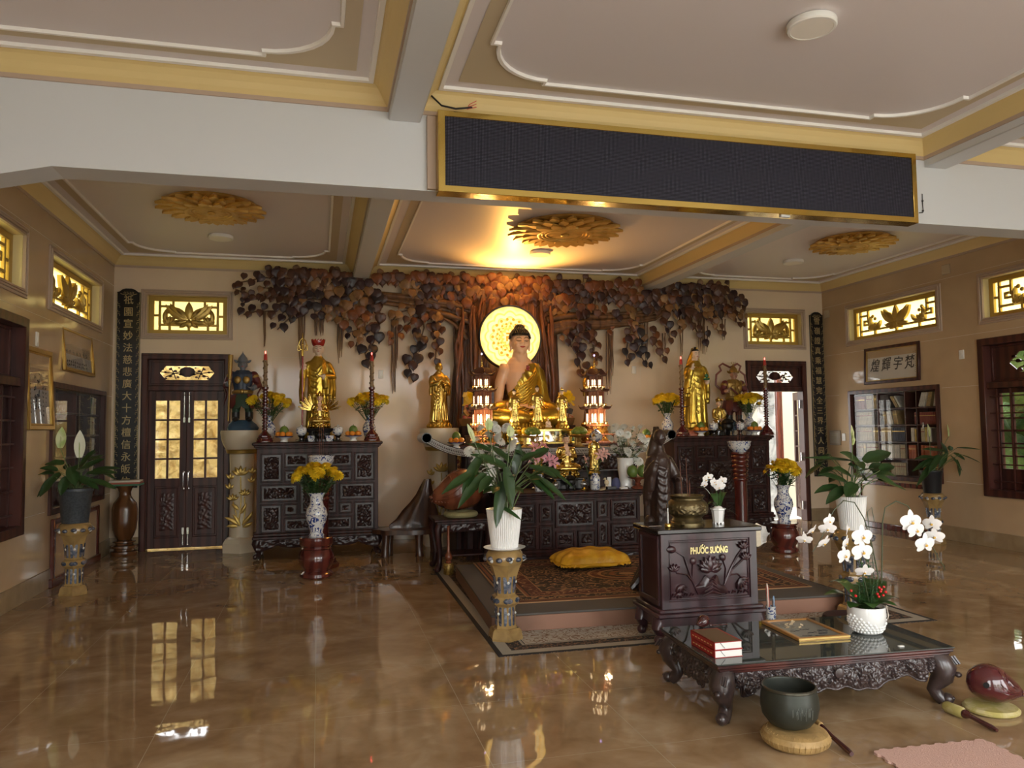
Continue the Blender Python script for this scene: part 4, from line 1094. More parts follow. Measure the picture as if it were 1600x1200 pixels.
def topline(u):
	x=-w+2*w*u;e=min(x+w,w-x)
	z=1.325+.175*max(0,1-e/.50)**1.8
	return x,z
top=MB();n=60;vs=[]
for i in range(n):
	x,z=topline(i/(n-1));th=.085 if True else .1
	for(y,dz)in((0,-th),(0,0),(.41,0),(.41,-th)):vs.append((x,y,z+dz))
fs=[(i*4+k,i*4+(k+1)%4,(i+1)*4+(k+1)%4,(i+1)*4+k)for i in range(n-1)for k in range(4)]+[(0,1,2,3),tuple((n-1)*4+k for k in(3,2,1,0))]
top.add(vs,fs);top.build('table_top',DWOOD,t,angle=50)
fr=MB()
N=150
for i in range(N):
	u=(i+.5)/N;x,z=topline(u);x2,z2=topline(u+.0045);dx=x2-x
	a=(z2-z)/dx if dx else 0
	def q(px,pz):return(x+px,z+a*px+pz)
	d=-1 if x<0 else 1
	fr.prism([q(-.011,-.074),q(-.006,-.074),q(.011,-.016),q(.006,-.016)],-.004,.002)
	for(a0,a1,z0,z1)in((.002,.010,-.074,-.052),(-.010,-.002,-.038,-.016)):fr.prism([q(a0,z0),q(a0+.004,z0),q(a1+.001,z1),q(a1-.003,z1)],-.004,.002)
for(o,th)in((-.010,.006),(-.082,.006)):
	vs=[]
	for i in range(n):
		x,z=topline(i/(n-1))
		for(y,dz)in((-.005,o-th),(-.005,o),(.002,o),(.002,o-th)):vs.append((x,y,z+dz))
	fr.add(vs,fs)
fr.build('fret_inlay',INLAY,t,angle=30)
for s in(-1,1):
	e=MB();x,z=topline(0)
	e.tube([(s*-x if s>0 else x,-.004,z-.035),(s*-x if s>0 else x,.414,z-.035)],.062,20)
	c=s*w
	for k in range(3):e.lathe([(.018+.014*k,0),(.024+.014*k,0)],18,mat=Matrix.Translation((c,-.006,z-.035))@Matrix.Rotation(PI/2,4,'X'))
	e.build('scroll_end',EBONY,t)
for s in(-1,1):
	for y in(.06,.36):b=MB();b.box(s*(w-.52)-.04,s*(w-.52)+.04,y-.04,y+.04,0,1.25,bev=.008);b.build('leg',DWOOD,t)
b=MB();b.box(-w+.48,w-.48,.02,.06,1.02,1.25,bev=.004);relief(b,-w+.5,w-.5,1.04,1.24,.02,.02,77,20,.015);b.build('carved_frieze',CARV,t)
GILTC=M('gilt_carving',(.45,.26,.06),.35,metal=.7,mix=((.10,.02,.012),'noise',22,.42,.6),bump=('voronoi',40,.7,.01))
t=thing('altar_podium','dark wooden podium under the large seated statue','podium',(2.765,9.45,0))
b=MB();b.box(-1.10,1.14,0,.62,0,1.32,bev=.006);b.box(-.84,.84,.61,1.12,0,1.32,bev=.006);b.build('podium_body',DWOOD,t)
b=MB();b.box(-1.13,1.17,-.03,.62,1.32,1.36,bev=.008);b.box(-.85,.85,.61,1.12,1.32,1.36,bev=.004);b.build('podium_top',DWOOD,t)
b=MB();relief(b,-1.08,1.12,1.0,1.30,-.002,.025,9,22,.018);b.build('gilt_frieze',GILTC,t)
# cream columns with gold lotus
CREAMC=M('cream_column',(.66,.57,.42),.3)
def lotus_column(x,y,lab,r=.19,h=1.585,base=.25):
	t=thing('lotus_column',lab,'column',(x,y,0))
	b=MB();b.lathe([(base,0),(base,.12),(base*.87,.17),(.155,.20)],6,rot=PI/6);b.build('column_base',CREAMC,t,angle=25)
	b=MB();b.lathe([(.155,.19),(.15,.5),(.15,1.1),(.158,h-.30)],28);b.build('column_shaft',CREAMC,t)
	b=MB();b.lathe([(.158,h-.31),(.19,h-.30),(.20,h-.26),(.215,h-.25)],28);b.build('gold_band',GOLDP,t)
	b=MB();b.lathe([(.20,h-.25),(.235,h-.19),(.262,h-.11),(.272,h-.03),(.268,h),(0,h)],32);b.build('capital',CREAMC,t)
	g=MB()
	for(x0,z0,x1,z1)in((-.02,.35,.0,.98),(.03,.35,.05,.72),(-.05,.35,-.09,.66)):
		g.tube([(x0,-.158,z0),((x0+x1)/2+.02,-.162,(z0+z1)/2),(x1,-.158,z1)],.008,6)
	for(cx,cz,s)in((0,1.0,1.),(.055,.74,.7),(-.095,.68,.7)):
		for a in(.5,1.0,1.57,2.14,2.64):
			g.dome(petal(cx,cz,a,.13*s,.028*s,5),-.172-.01*math.sin(a),-.14,.01)
	for(cx,cz,a,L)in((-.02,.36,2.4,.20),(.02,.36,.7,.22),(.0,.34,1.9,.18),(-.03,.34,2.9,.14),(.03,.33,.25,.14),(0,.5,.9,.16),(-.02,.55,2.2,.12)):
		g.dome(petal(cx,cz,a,L,.03,5,.4),-.168,-.13,.008)
	for(cx,cz)in((-.13,.95),(-.14,.82),(.13,.9),(.14,1.02)):
		for a in(.8,1.57,2.3):g.dome(petal(cx,cz,a,.09,.02,4),-.115,-.07,.008)
	g.build('gold_lotus_relief',GOLDP,t)
	return t
lotus_column(-.985,10.70,'cream column with gold lotus relief under the grey-faced guardian')
lotus_column(1.61,10.42,'cream column with gold lotus relief under the golden monk statue')
lotus_column(6.34,10.76,'cream column behind the right altar under the ribboned guardian',h=1.50,base=.16)
# turned wood stands
def drum_stool(x,y,lab,r=.16,h=.40):
	t=thing('drum_stool',lab,'stool',(x,y,0))
	b=MB();b.lathe([(.92*r,0),(r,.015),(r,.045),(.9*r,.06),(.78*r,.075),(.84*r,.10)],32);b.build('base_ring',RED_W,t)
	b=MB();b.lathe([(.84*r,.095),(1.03*r,.15),(1.08*r,.20),(1.03*r,.25),(.86*r,.30)],32);b.build('drum_body',RED_W,t)
	b=MB();b.lathe([(.86*r,.295),(.95*r,.31),(.86*r,.325),(.97*r,.345),(1.02*r,.36),(1.02*r,h-.01),(.96*r,h),(0,h)],32);b.build('stool_top',RED_W,t)
	return t
drum_stool(-.02,8.55,'red lacquered drum stool in front of the left altar cabinet',.175,.43)
drum_stool(5.61,8.42,'red lacquered drum stool in front of the right altar cabinet',.165,.36)
VASEW=M('brown_vase_wood',(.15,.062,.022),.25,mix=((.09,.035,.012),'wave',2,.3,.8,5),coat=.4,stretch=(1,1,.3))
t=thing('wooden_vase_stand','tall brown turned wooden vase by the closed door','vase',(-2.43,10.86,0))
b=MB();b.lathe([(.155,0),(.165,.02),(.16,.05),(.12,.06),(.12,.08),(.165,.095),(.165,.125),(.11,.135),(.105,.15),(.135,.165),(.135,.18),(.08,.20)],28);b.build('vase_foot',VASEW,t)
b=MB();b.lathe([(.08,.19),(.11,.24),(.14,.33),(.152,.45),(.152,.58),(.14,.66),(.10,.71),(.075,.75),(.07,.80),(.085,.85),(.12,.885),(.12,.89),(0,.885)],32);b.build('vase_body',VASEW,t)
for k,(c,n)in enumerate((((.05,.18,.10),'green'),((.40,.10,.06),'red'),((.62,.58,.48),'white'))):
	o=MB();o.box(-.20+.01*k,.19-.005*k,-.14,.13,0,.022,0,.003);o.box(-.195+.01*k,.185,-.137,.1305,.004,.018,1)
	tag(o.build('book',[M('cover_'+n,c,.5),PAGES],None,(-2.42,10.86,.8905+.0225*k),.04*k),'%s-covered thin book lying flat on the tall wooden vase'%n,'book')
# platform, carpet and floor mat
FELT=M('grey_felt',(.105,.095,.085),.85,bump=('noise',80,.3,.004))
PLATW=M('platform_timber',(.30,.155,.10),.5,mix=((.20,.10,.06),'wave',1.5,.3,.8,4),stretch=(.2,1,1))
prz=-.052
t=thing('prayer_platform','low wooden prayer platform topped with grey felt','platform',(2.86,6.80,.004),prz)
b=MB();b.box(-1.52,1.52,-1.12,1.12,0,.118,bev=.004);b.build('timber_base',PLATW,t)
b=MB();b.box(-1.525,1.525,-1.125,1.125,.118,.135,bev=.005);b.build('felt_top',FELT,t)
def carpet_mat(name,hw,hh,bands,field,motif,msc,thr,med=None):
	"""bands: list of (distance from edge, colour); motif colour scattered over everything"""
	m,tt,b=nt(name);v=coords(tt)
	sp=tt.nodes.new('ShaderNodeSeparateXYZ');tt.links.new(v,sp.inputs[0])
	def mth(op,a,c=None,d=None):
		n=tt.nodes.new('ShaderNodeMath');n.operation=op
		for i,q in enumerate((a,c,d)):
			if q is None:continue
			if isinstance(q,(int,float)):n.inputs[i].default_value=q
			else:tt.links.new(q,n.inputs[i])
		return n.outputs[0]
	ax=mth('SUBTRACT',hw,mth('ABSOLUTE',sp.outputs[0]));ay=mth('SUBTRACT',hh,mth('ABSOLUTE',sp.outputs[1]))
	d=mth('MINIMUM',ax,ay)
	r=tt.nodes.new('ShaderNodeValToRGB');r.color_ramp.interpolation='CONSTANT';tt.links.new(d,r.inputs['Fac'])
	e=r.color_ramp.elements
	while len(e)<len(bands):e.new(.5)
	for k,(p,c)in enumerate(bands):e[k].position=p;e[k].color=rgb(c)
	n1=tex(tt,'noise',msc,2,2.2,v);n2=tex(tt,'voronoi',msc*1.6,vec=v)
	w=mth('GREATER_THAN',mth('SINE',mth('MULTIPLY',mth('ADD',n1,mth('MULTIPLY',n2,.35)),26)),thr)
	mx=tt.nodes.new('ShaderNodeMix');mx.data_type='RGBA';tt.links.new(w,mx.inputs['Factor']);tt.links.new(r.outputs['Color'],mx.inputs['A']);mx.inputs['B'].default_value=rgb(motif)
	out=mx.outputs['Result']
	for(p0,p1)in field:
		s=mth('MULTIPLY',mth('GREATER_THAN',d,p0),mth('LESS_THAN',d,p1))
		m2=tt.nodes.new('ShaderNodeMix');m2.data_type='RGBA';tt.links.new(s,m2.inputs['Factor']);tt.links.new(out,m2.inputs['A']);tt.links.new(r.outputs['Color'],m2.inputs['B']);out=m2.outputs['Result']
	for(cx,cy,ra,rb,stops)in med or():
		dx=mth('DIVIDE',mth('SUBTRACT',sp.outputs[0],cx),ra);dy=mth('DIVIDE',mth('SUBTRACT',sp.outputs[1],cy),rb)
		q=mth('SQRT',mth('ADD',mth('MULTIPLY',dx,dx),mth('MULTIPLY',dy,dy)))
		r2=tt.nodes.new('ShaderNodeValToRGB');r2.color_ramp.interpolation='CONSTANT';tt.links.new(q,r2.inputs['Fac']);e2=r2.color_ramp.elements
		while len(e2)<len(stops):e2.new(.5)
		for k,(p,c)in enumerate(stops):e2[k].position=p;e2[k].color=rgb(c)
		m3=tt.nodes.new('ShaderNodeMix');m3.data_type='RGBA';tt.links.new(mth('MULTIPLY',w,.5),m3.inputs['Factor']);tt.links.new(r2.outputs['Color'],m3.inputs['A']);m3.inputs['B'].default_value=rgb(motif)
		m2=tt.nodes.new('ShaderNodeMix');m2.data_type='RGBA';tt.links.new(mth('LESS_THAN',q,.98),m2.inputs['Factor']);tt.links.new(out,m2.inputs['A']);tt.links.new(m3.outputs['Result'],m2.inputs['B']);out=m2.outputs['Result']
	tt.links.new(out,b.inputs['Base Color']);b.inputs['Roughness'].default_value=.85
	return m
dk,ru,ta,rd=(.030,.016,.012),(.22,.075,.030),(.36,.20,.095),(.10,.022,.015)
cm=carpet_mat('persian_carpet',1.36,.98,[(0,ta),(.012,dk),(.03,ru),(.06,dk),(.075,ta),(.09,dk),(.19,ta),(.205,ru),(.23,dk),(.245,rd),(.36,ta),(.375,dk)],[(0,.09),(.19,.245),(.36,.375)],ta,4.5,.66,[(0,0,.42,.34,[(0,ta),(.18,dk),(.3,ru),(.42,dk),(.6,ta),(.68,rd),(.85,ta),(.92,dk)])])
b=MB();b.box(-1.36,1.36,-.98,.98,0,.008)
tag(b.build('carpet',cm,None,(2.90,6.98,.140),prz),'dark patterned carpet with central medallion on the platform','carpet')
lg,bk,br_=(.36,.325,.26),(.018,.016,.016),(.20,.115,.065)
rm=carpet_mat('floor_mat',1.78,1.82,[(0,bk),(.035,lg),(.115,bk),(.22,lg),(.24,bk),(.25,(.44,.40,.33))],[(0,.115),(.215,.26)],br_,8,.62,[(0,-1.10,.55,.36,[(0,(.25,.17,.10)),(.3,lg),(.55,(.30,.22,.14)),(.8,(.16,.10,.06)),(.9,lg),(.94,bk)])])
b=MB();b.box(-1.78,1.78,-1.82,1.6,0,.004)
tag(b.build('floor_mat',rm,None,(3.0,6.96,.0005),-.012),'pale bordered floor mat spread under the prayer platform','mat')
SATIN=M('yellow_satin',(.85,.48,.03),.25,spec=.7,mix=((.68,.33,.015),'noise',6,.4,.65),bump=('noise',14,.35,.02,1.2))
t=thing('satin_cushion','golden yellow satin cushion lying on the carpet','cushion',(2.70,7.45,.149),.05);t.scale=(.90,)*3
b=MB()
def cush(u,v):
	x=2*u-1;y=2*v-1;e=(1-abs(x)**3.5)*(1-abs(y)**3.5)
	ww=.34*(1-.06*math.cos(y*PI/2));w_=.03*math.sin(8*x+2*y)*math.sin(5*y-3*x)*e
	return x,y,e,ww,w_
n=34
for s in(1,-1):
	def fn(u,v,s=s):
		x,y,e,ww,w_=cush(u,v)
		k=1+.04*math.sin(9*math.atan2(y,x))
		return(x*.40*k,y*.26*k,.075+(s*(.125*max(0,e)**.5+w_*.5)if s>0 else-.07*max(0,e)**.35))
	b.grid(n,n,fn)
b.build('cushion_body',SATIN,t)
b=MB();fr_=[]
for k in range(90):
	a=2*PI*k/90;x=math.copysign(abs(math.cos(a))**.35,math.cos(a));y=math.copysign(abs(math.sin(a))**.35,math.sin(a))
	z=.075+.012*math.sin(k*1.9);fr_.append([(x*.395,y*.255,.075),(x*.42+.008*math.sin(k*2.3),y*.275+.008*math.cos(k*1.7),z-.03)])
for k in range(90):
	j=(k+1)%90;b.add([fr_[k][0],fr_[j][0],fr_[j][1],fr_[k][1]],[(0,1,2,3)])
b.build('frill',SATIN,t)
# offering box with brass-lettered front
lx0,lx1,ly=2.385,3.145,5.10
t=thing('offering_cabinet','dark wood incense cabinet with gold lettering and carved lotus front','cabinet',((lx0+lx1)/2,ly,0),-.03)
w=(lx1-lx0)/2;D=.40
CABW=M('plum_wood',(.052,.019,.024),.32,mix=((.030,.011,.014),'wave',2.2,.3,.8,5),coat=.3,stretch=(1,1,.25))
b=MB();b.box(-w,w,0,D,.25,.785,bev=.004)
for q in((-w,w,.25,.305),(-w,w,.735,.785),(-w,-w+.06,.25,.785),(w-.06,w,.25,.785)):b.box(q[0],q[1],-.014,.01,q[2],q[3],bev=.004)
for q in((.02,D-.02,.27,.31),(.02,D-.02,.74,.77),(.02,.06,.27,.77),(D-.06,D-.02,.27,.77)):b.box(-w-.012,-w+.01,q[0],q[1],q[2],q[3],bev=.004)
for(z0,z1,o)in((.225,.255,.03),(.195,.228,.045),(.12,.197,.02)):b.box(-w-o,w+o,-o-.01,D+o,z0,z1,bev=.008)
b.build('cabinet_body',CABW,t)
b=MB();b.box(-w-.035,w+.035,-.04,D+.035,.785,.822,bev=.008);b.build('cabinet_top',DARKB,t)
b=MB();b.box(-w+.06,w-.06,-.004,.004,.305,.735)
for q in((-w+.07,w-.07,.315,.322),(-w+.07,w-.07,.718,.725),(-w+.07,-w+.077,.315,.725),(w-.077,w-.07,.315,.725)):b.box(q[0],q[1],-.010,0,q[2],q[3],bev=.002)
Zc=.53
for a in(.45,.8,1.15,1.57,2.0,2.35,2.7):b.dome(petal(0,.515,a,.105,.022,5),-.026,0,.008)
for a in(.2,.75,1.57,2.4,2.94):b.dome(petal(0,.51,a,.085,.026,5),-.034,0,.008)
for k in range(7):b.dome(petal(-.045+.015*k,.545,1.57,.055,.010,4),-.03,0,.006)
def rock(s,y,dy):
	return[(s*math.cos(a)*(.115+.018*math.sin(5*a+1)),.345+abs(math.sin(a))*(.125+.02*math.sin(7*a)))for a in[PI*k/24 for k in range(25)]]
b.dome(rock(1,0,0),-.022,0,.02)
for k in range(5):b.tube([(-.07+.012*k,-.042,.34+.025*k),(0,-.05,.37+.025*k),(.07-.012*k,-.042,.34+.025*k)],.007,6)
for s,pts in((-1,[(.12,.40),(.16,.50),(.20,.62),(.27,.665)]),(-1,[(.12,.42),(.18,.49),(.26,.505)]),(1,[(.12,.42),(.17,.52),(.22,.60),(.27,.66)]),(1,[(.12,.41),(.18,.51),(.27,.58)]),(1,[(.11,.40),(.16,.47),(.22,.475),(.25,.45)]),(1,[(.12,.43),(.13,.52),(.11,.58)]),(-1,[(.14,.45),(.13,.56)])):
	b.tube([(s*x,-.012,z)for x,z in pts],.006,6)
def bloom(x,z,s=1.,up=1.57,n=5):
	for k in range(n):b.dome(petal(x,z,up-.9+1.8*k/(n-1),.06*s,.013*s,4),-.024,0,.006)
bloom(.27,.655);bloom(.285,.575);bloom(-.285,.515,1.0);bloom(.23,.44,1.3,-.9,6);bloom(-.24,.42,1.0,-1.2,5);bloom(-.245,.37,.8,-1.6,4)
b.dome([(-.30+.03*math.cos(a)*1.2,.675+.026*math.sin(a))for a in[2*PI*k/12 for k in range(12)]],-.022,0,.01)
for(x,z)in((.105,.60),(-.13,.585)):b.dome([(x+.022*math.cos(a),z+.026*math.sin(a))for a in[2*PI*k/10 for k in range(10)]],-.02,0,.008)
for k in range(13):
	x=-.285+.0475*k
	if abs(x)<.10:continue
	b.tube([(x-.016,-.006,.335),(x-.006,-.014,.358),(x+.01,-.014,.352),(x+.006,-.010,.340)],.006,6)
b.build('carved_front',CABW,t,angle=50)
BRL=M('brass_letters',(.80,.68,.32),.3,metal=.5)
b=MB();lt=text_mb('PHUOC SUONG',.064,.006,.64,.0024);b.join(lt)
xs=sorted({})if False else None
mnx=min(p[0]for p in lt.v);mxx=max(p[0]for p in lt.v);mxz=max(p[2]for p in lt.v)
def acc_at(frac):return mnx+(mxx-mnx)*frac
for(fr0,horn,acute)in((.268,1,0),(.365,1,1),(.706,1,0),(.803,1,0)):
	x=acc_at(fr0);z=mxz
	b.tube([(x-.004,-.001,z-.004),(x+.004,-.001,z+.002),(x+.004,-.001,z+.010)],.0034,6)
	if acute:b.prism([(x-.022,z+.004),(x-.015,z+.004),(x-.004,z+.019),(x-.013,z+.019)],-.003,.003)
b.build('lettering',BRL,t,(.0,-.008,.655))
for(sx,yy)in((-1,.04),(1,.04),(-1,D-.04),(1,D-.04)):
	l=MB();x=sx*(w-.02)
	l.tube([(x,yy,.20),(x+sx*.03,yy-.02,.165),(x+sx*.045,yy-.03,.12),(x+sx*.02,yy-.012,.075),(x+sx*.012,yy-.006,.045),(x+sx*.03,yy-.02,.028)],[.045,.052,.046,.034,.030,.028],12)
	l.ell((x+sx*.038,yy-.026,.036),(.036,.036,.036),12,8);l.build('leg',CABW,t)
# low carved table with a glass top
trz=-.055;tcx,tcy=2.735,3.99
t=thing('low_table','low carved dark wood table with a glass top','table',(tcx,tcy,0),trz)
TW,TD,TH=.705,.385,.32
TABW=M('table_rosewood',(.085,.022,.016),.28,mix=((.035,.011,.010),'wave',2.5,.3,.75,6),coat=.4,stretch=(.25,1,1))
TCARV=M('table_carving',(.052,.034,.033),.33,mix=((.022,.014,.014),'noise',10,.35,.7),coat=.35)
b=MB();b.box(-TW,TW,-TD,TD,TH-.028,TH-.007,bev=.006);b.box(-TW+.012,TW-.012,-TD+.012,TD-.012,TH-.045,TH-.027,bev=.006);b.box(-TW+.03,TW-.03,-TD+.03,TD-.03,TH-.06,TH-.044,bev=.005);b.build('table_top',TABW,t)
TGL=M('table_glass',(.055,.064,.057),.02,ior=1.5)
b=MB();b.box(-TW-.004,TW+.004,-TD-.004,TD+.004,TH-.007,TH,bev=.002);b.build('glass_top',TGL,t)
def apron(L,seed,nu):
	a=MB();nv=26;vs=[]
	u=np.linspace(0,1,nu);v=np.linspace(0,1,nv);U,Vv=np.meshgrid(u,v,indexing='ij')
	Hh=swirl(U*L,Vv*.12,seed,46);H2=swirl(U*L,Vv*.12,seed+1,85)
	for i in range(nu):
		x=abs(2*u[i]-1)
		low=.152+.030*math.cos(PI*(x*3.0))*(.4+.6*x)-.028*max(0,1-x*1.3)+.006*math.sin(u[i]*60)
		low=.185 if x>.93 else low
		for j in range(nv):
			bulge=.030*math.sin(PI*(.15+.75*v[j]))
			vs.append((-L/2+L*u[i],-bulge-.016*(Hh[i,j]*.8+.35*H2[i,j])*math.sin(PI*min(1,max(0,v[j]*.94+.03)))**.4,low+(TH-.055-low)*v[j]))
	a.add(vs,[(i*nv+j,(i+1)*nv+j,(i+1)*nv+j+1,i*nv+j+1)for i in range(nu-1)for j in range(nv-1)])
	low=[vs[i*nv]for i in range(0,nu,2)]
	a.tube(low,.006,6)
	a.box(-L/2,L/2,.004,.02,.20,TH-.05)
	return a
for(L,seed,ang,off)in((2*TW-.22,61,0,(0,-TD+.055,0)),(2*TW-.22,64,PI,(0,TD-.055,0)),(2*TD-.2,62,-PI/2,(-TW+.055,0,0)),(2*TD-.2,63,PI/2,(TW-.055,0,0))):
	a=apron(L,seed,340 if L>1 else 160);o=a.build('carved_apron',TCARV,t,off,ang,angle=60)
b=MB();b.lathe([(.03,0),(.026,.008),(.012,.012),(0,.011)],16,mat=Matrix.Translation((0,-TD+.012,.225))@Matrix.Rotation(PI/2,4,'X'));b.build('carved_boss',TCARV,t)
for sx in(-1,1):
	for sy in(-1,1):
		l=MB();x=sx*(TW-.075);y=sy*(TD-.075)
		P=[(0,0,TH-.055),(.02,.02,.235),(.035,.035,.195),(.030,.030,.15),(.008,.008,.105),(-.002,-.002,.075),(.012,.012,.045),(.030,.030,.020)]
		l.tube([(x+sx*p[0],y+sy*p[1],p[2])for p in P],[.052,.064,.070,.058,.040,.036,.036,.034],14)
		l.ell((x+sx*.045,y+sy*.045,.032),(.034,.034,.032),12,8);l.ell((x+sx*.062,y+sy*.062,.038),.014,8,6)
		for(a,z,r)in((.055,.20,.03),(.062,.175,.022),(.05,.225,.024)):
			l.ell((x+sx*a+sy*.018,y+sy*a-sx*.018,z),r*.8,9,6);l.ell((x+sx*a-sy*.018,y+sy*a+sx*.018,z),r*.8,9,6)
		l.ell((x+sx*.085,y+sy*.085,.172),(.02,.02,.016),8,6)
		for k in range(6):l.tube([(x+sx*(.03+.008*k)+sy*(.03-.012*k),y+sy*(.03+.008*k)-sx*(.03-.012*k),TH-.06),(x+sx*(.05+.008*k)+sy*(.03-.012*k),y+sy*(.05+.008*k)-sx*(.03-.012*k),.22)],.007,5)
		l.build('leg',TCARV,t,angle=70)
# wooden-fish table and root-wood seat
t=thing('side_table','small dark carved table under the big wooden fish drum','table',(1.56,8.58,0))
b=MB();b.box(-.33,.33,-.24,.24,.545,.575,bev=.008);b.box(-.30,.30,-.21,.21,.515,.547,bev=.006);b.build('table_top',DWOOD,t)
b=MB();relief(b,-.27,.27,.43,.52,-.19,.014,31,24,.012);b.box(-.27,.27,-.188,-.17,.45,.52)
for s in(-1,1):b.box(s*.275-.008,s*.275+.008,-.17,.17,.45,.52)
b.build('carved_apron',CARV,t)
for sx in(-1,1):
	for sy in(-1,1):
		l=MB();l.tube([(sx*.27,sy*.17,.52),(sx*.29,sy*.19,.46),(sx*.285,sy*.185,.36),(sx*.262,sy*.165,.20),(sx*.265,sy*.17,.08),(sx*.29,sy*.19,.03)],[.04,.045,.034,.026,.03,.034],10);l.ell((sx*.295,sy*.195,.03),.034,10,7);l.build('leg',DWOOD,t)
b=MB();b.box(-.25,.25,-.16,.16,.16,.18,bev=.004);b.build('lower_shelf',DWOOD,t)
ROOT=M('root_timber',(.075,.030,.014),.35,mix=((.045,.017,.009),'wave',1.6,.3,.75,8),coat=.3,stretch=(1.5,1.5,.35))
t=thing('root_wood_seat','brown root-wood slab seat with a flaring grained back','seat',(1.12,9.80,0));t.scale=(.80,)*3
b=MB();rings=[]
for(z,a,c,dy)in((.40,.42,.10,0),(.46,.42,.10,.0),(.55,.34,.09,.02),(.68,.27,.08,.03),(.80,.19,.07,.04),(.92,.13,.06,.05),(1.05,.09,.05,.06),(1.16,.05,.04,.06)):
	ring=[]
	for k in range(40):
		an=2*PI*k/40;f=1+.06*math.sin(5*an+z*6)+.05*math.sin(9*an)
		ring.append((.10+(.42-a)*.55+a*math.cos(an)*f,dy+c*math.sin(an)*f,z))
	rings.append(ring)
b.loft(rings);b.build('grained_back',ROOT,t)
b=MB();b.loft([[(.02+(.56+.05*math.sin(3*a)+.03*math.sin(7*a))*math.cos(a),-.12+(.30+.03*math.sin(4*a))*math.sin(a),z)for a in[2*PI*k/36 for k in range(36)]]for z in(.34,.345,.405,.41)]);b.build('slab_seat',ROOT,t)
for(x,y)in((-.38,-.22),(.12,-.28),(.42,-.2),(-.3,.05),(.38,.05)):
	b=MB();b.tube([(x,y,.36),(x*1.02,y,.2),(x*1.05,y-.01,.03),(x*1.06,y-.01,0)],[.07,.055,.06,.07],9);b.build('leg',ROOT,t)
# statues
SKIN=M('painted_skin',(.80,.51,.33),.32,coat=.3)
FAIR=M('pale_painted_skin',(.72,.55,.42),.35,coat=.2)
HAIRM=M('black_hair_paint',(.010,.010,.013),.4,bump=('voronoi',60,.6,.006))
LIP=M('red_paint',(.42,.03,.025),.4)
BLK=M('black_paint',(.012,.010,.010),.4)
ROBE=M('gilded_robe',(.62,.44,.08),.28,metal=.9,mix=((.46,.30,.04),'noise',5,.4,.7),bump=('noise',17,.55,.02),stretch=(1,1,.16))
IRONW=M('dark_carved_wood',(.040,.021,.016),.30,bump=('noise',40,.5,.008),coat=.25)
STG=M('gilded_statue',(.62,.44,.12),.28,metal=1.,mix=((.44,.28,.06),'noise',10,.4,.7),bump=('noise',19,.55,.02),stretch=(1,1,.16))
LOTG=M('gilded_lotus',(.60,.41,.09),.32,metal=.95,bump=('noise',40,.2,.004))
def head_shape(b,c,h,ears=1.):
	x,y,z=c
	b.ell((x,y,z+.03*h),(.36*h,.42*h,.47*h),20,14)
	b.ell((x,y-.10*h,z-.20*h),(.28*h,.29*h,.30*h),16,10)
	b.ell((x,y-.26*h,z-.40*h),(.12*h,.11*h,.10*h),10,8)
	b.tube([(x,y-.38*h,z+.12*h),(x,y-.43*h,z-.02*h),(x,y-.47*h,z-.10*h)],[.035*h,.045*h,.062*h],8)
	for s in(-1,1):
		b.ell((x+s*.05*h,y-.41*h,z-.105*h),(.045*h,.045*h,.035*h),8,6)
		b.ell((x+s*.17*h,y-.27*h,z-.10*h),(.13*h,.13*h,.12*h),10,8)
		b.ell((x+s*.15*h,y-.33*h,z+.045*h),(.09*h,.055*h,.045*h),10,6)
		b.ell((x+s*.375*h,y+.02*h,z-.04*h),(.045*h,.09*h,.16*h*ears),8,8)
		b.ell((x+s*.37*h,y+.0*h,z-.20*h*ears),(.045*h,.055*h,.10*h),8,6)
	b.ell((x,y-.375*h,z-.225*h),(.10*h,.05*h,.035*h),10,6)
	b.tube([(x,y+.03*h,z-.30*h),(x,y+.05*h,z-.75*h)],[.21*h,.24*h],14)
def face_paint(parent,c,h,lips=True,name='painted_features'):
	x,y,z=c
	def fy(dx,dz):return y-.425*h*math.sqrt(max(.05,1-(dx/.37)**2-((dz-.03)/.5)**2))-.012*h
	b=MB()
	for s in(-1,1):
		b.tube([(x+s*dx*h,fy(dx,dz)-.02*h,z+dz*h)for dx,dz in((.05,.10),(.12,.145),(.20,.14),(.26,.10))],[.008*h,.013*h,.012*h,.006*h],6,mi=1)
		b.tube([(x+s*dx*h,fy(dx,dz)-.022*h,z+dz*h)for dx,dz in((.06,.015),(.12,.0),(.19,.005),(.24,.025))],[.006*h,.016*h,.014*h,.005*h],6,mi=1)
	if lips:
		b.tube([(x+dx*h,y-.425*h+.25*abs(dx)*h,z-(.225-.2*abs(dx))*h)for dx in(-.10,-.05,0,.05,.10)],[.010*h,.024*h,.028*h,.024*h,.010*h],8,mi=0)
	return b.build(name,[LIP,BLK],parent)
def hand(b,p,d,up,s,curl=.3,fold=False):
	"""palm with five separate fingers; p wrist, d finger direction, up back-of-hand normal, s hand length"""
	d=Vector(d).normalized();up=Vector(up);up=(up-d*up.dot(d)).normalized();side=d.cross(up)
	p=Vector(p)
	b.tube([p-d*.05*s,p+d*.12*s,p+d*.34*s,p+d*.50*s],[.15*s,.20*s,.235*s,.20*s],10,flat=(1.0,.45))
	for k,(o,L)in enumerate(((-.165,.40),(-.055,.48),(.055,.45),(.165,.34))):
		q=p+d*.46*s+side*o*s
		t1=(d-up*curl*.4).normalized();t2=(d-up*curl).normalized()
		b.tube([q,q+t1*L*s*.45,q+t1*L*s*.45+t2*L*s*.35,q+t1*L*s*.45+t2*L*s*.6],[.058*s,.054*s,.048*s,.036*s],7)
	q=p+d*.12*s-side*.20*s
	t1=(d*.7-side*.6-up*.2).normalized()
	b.tube([q,q+t1*.2*s,q+t1*.2*s+(d*.9-side*.15).normalized()*.2*s],[.075*s,.062*s,.045*s],7)
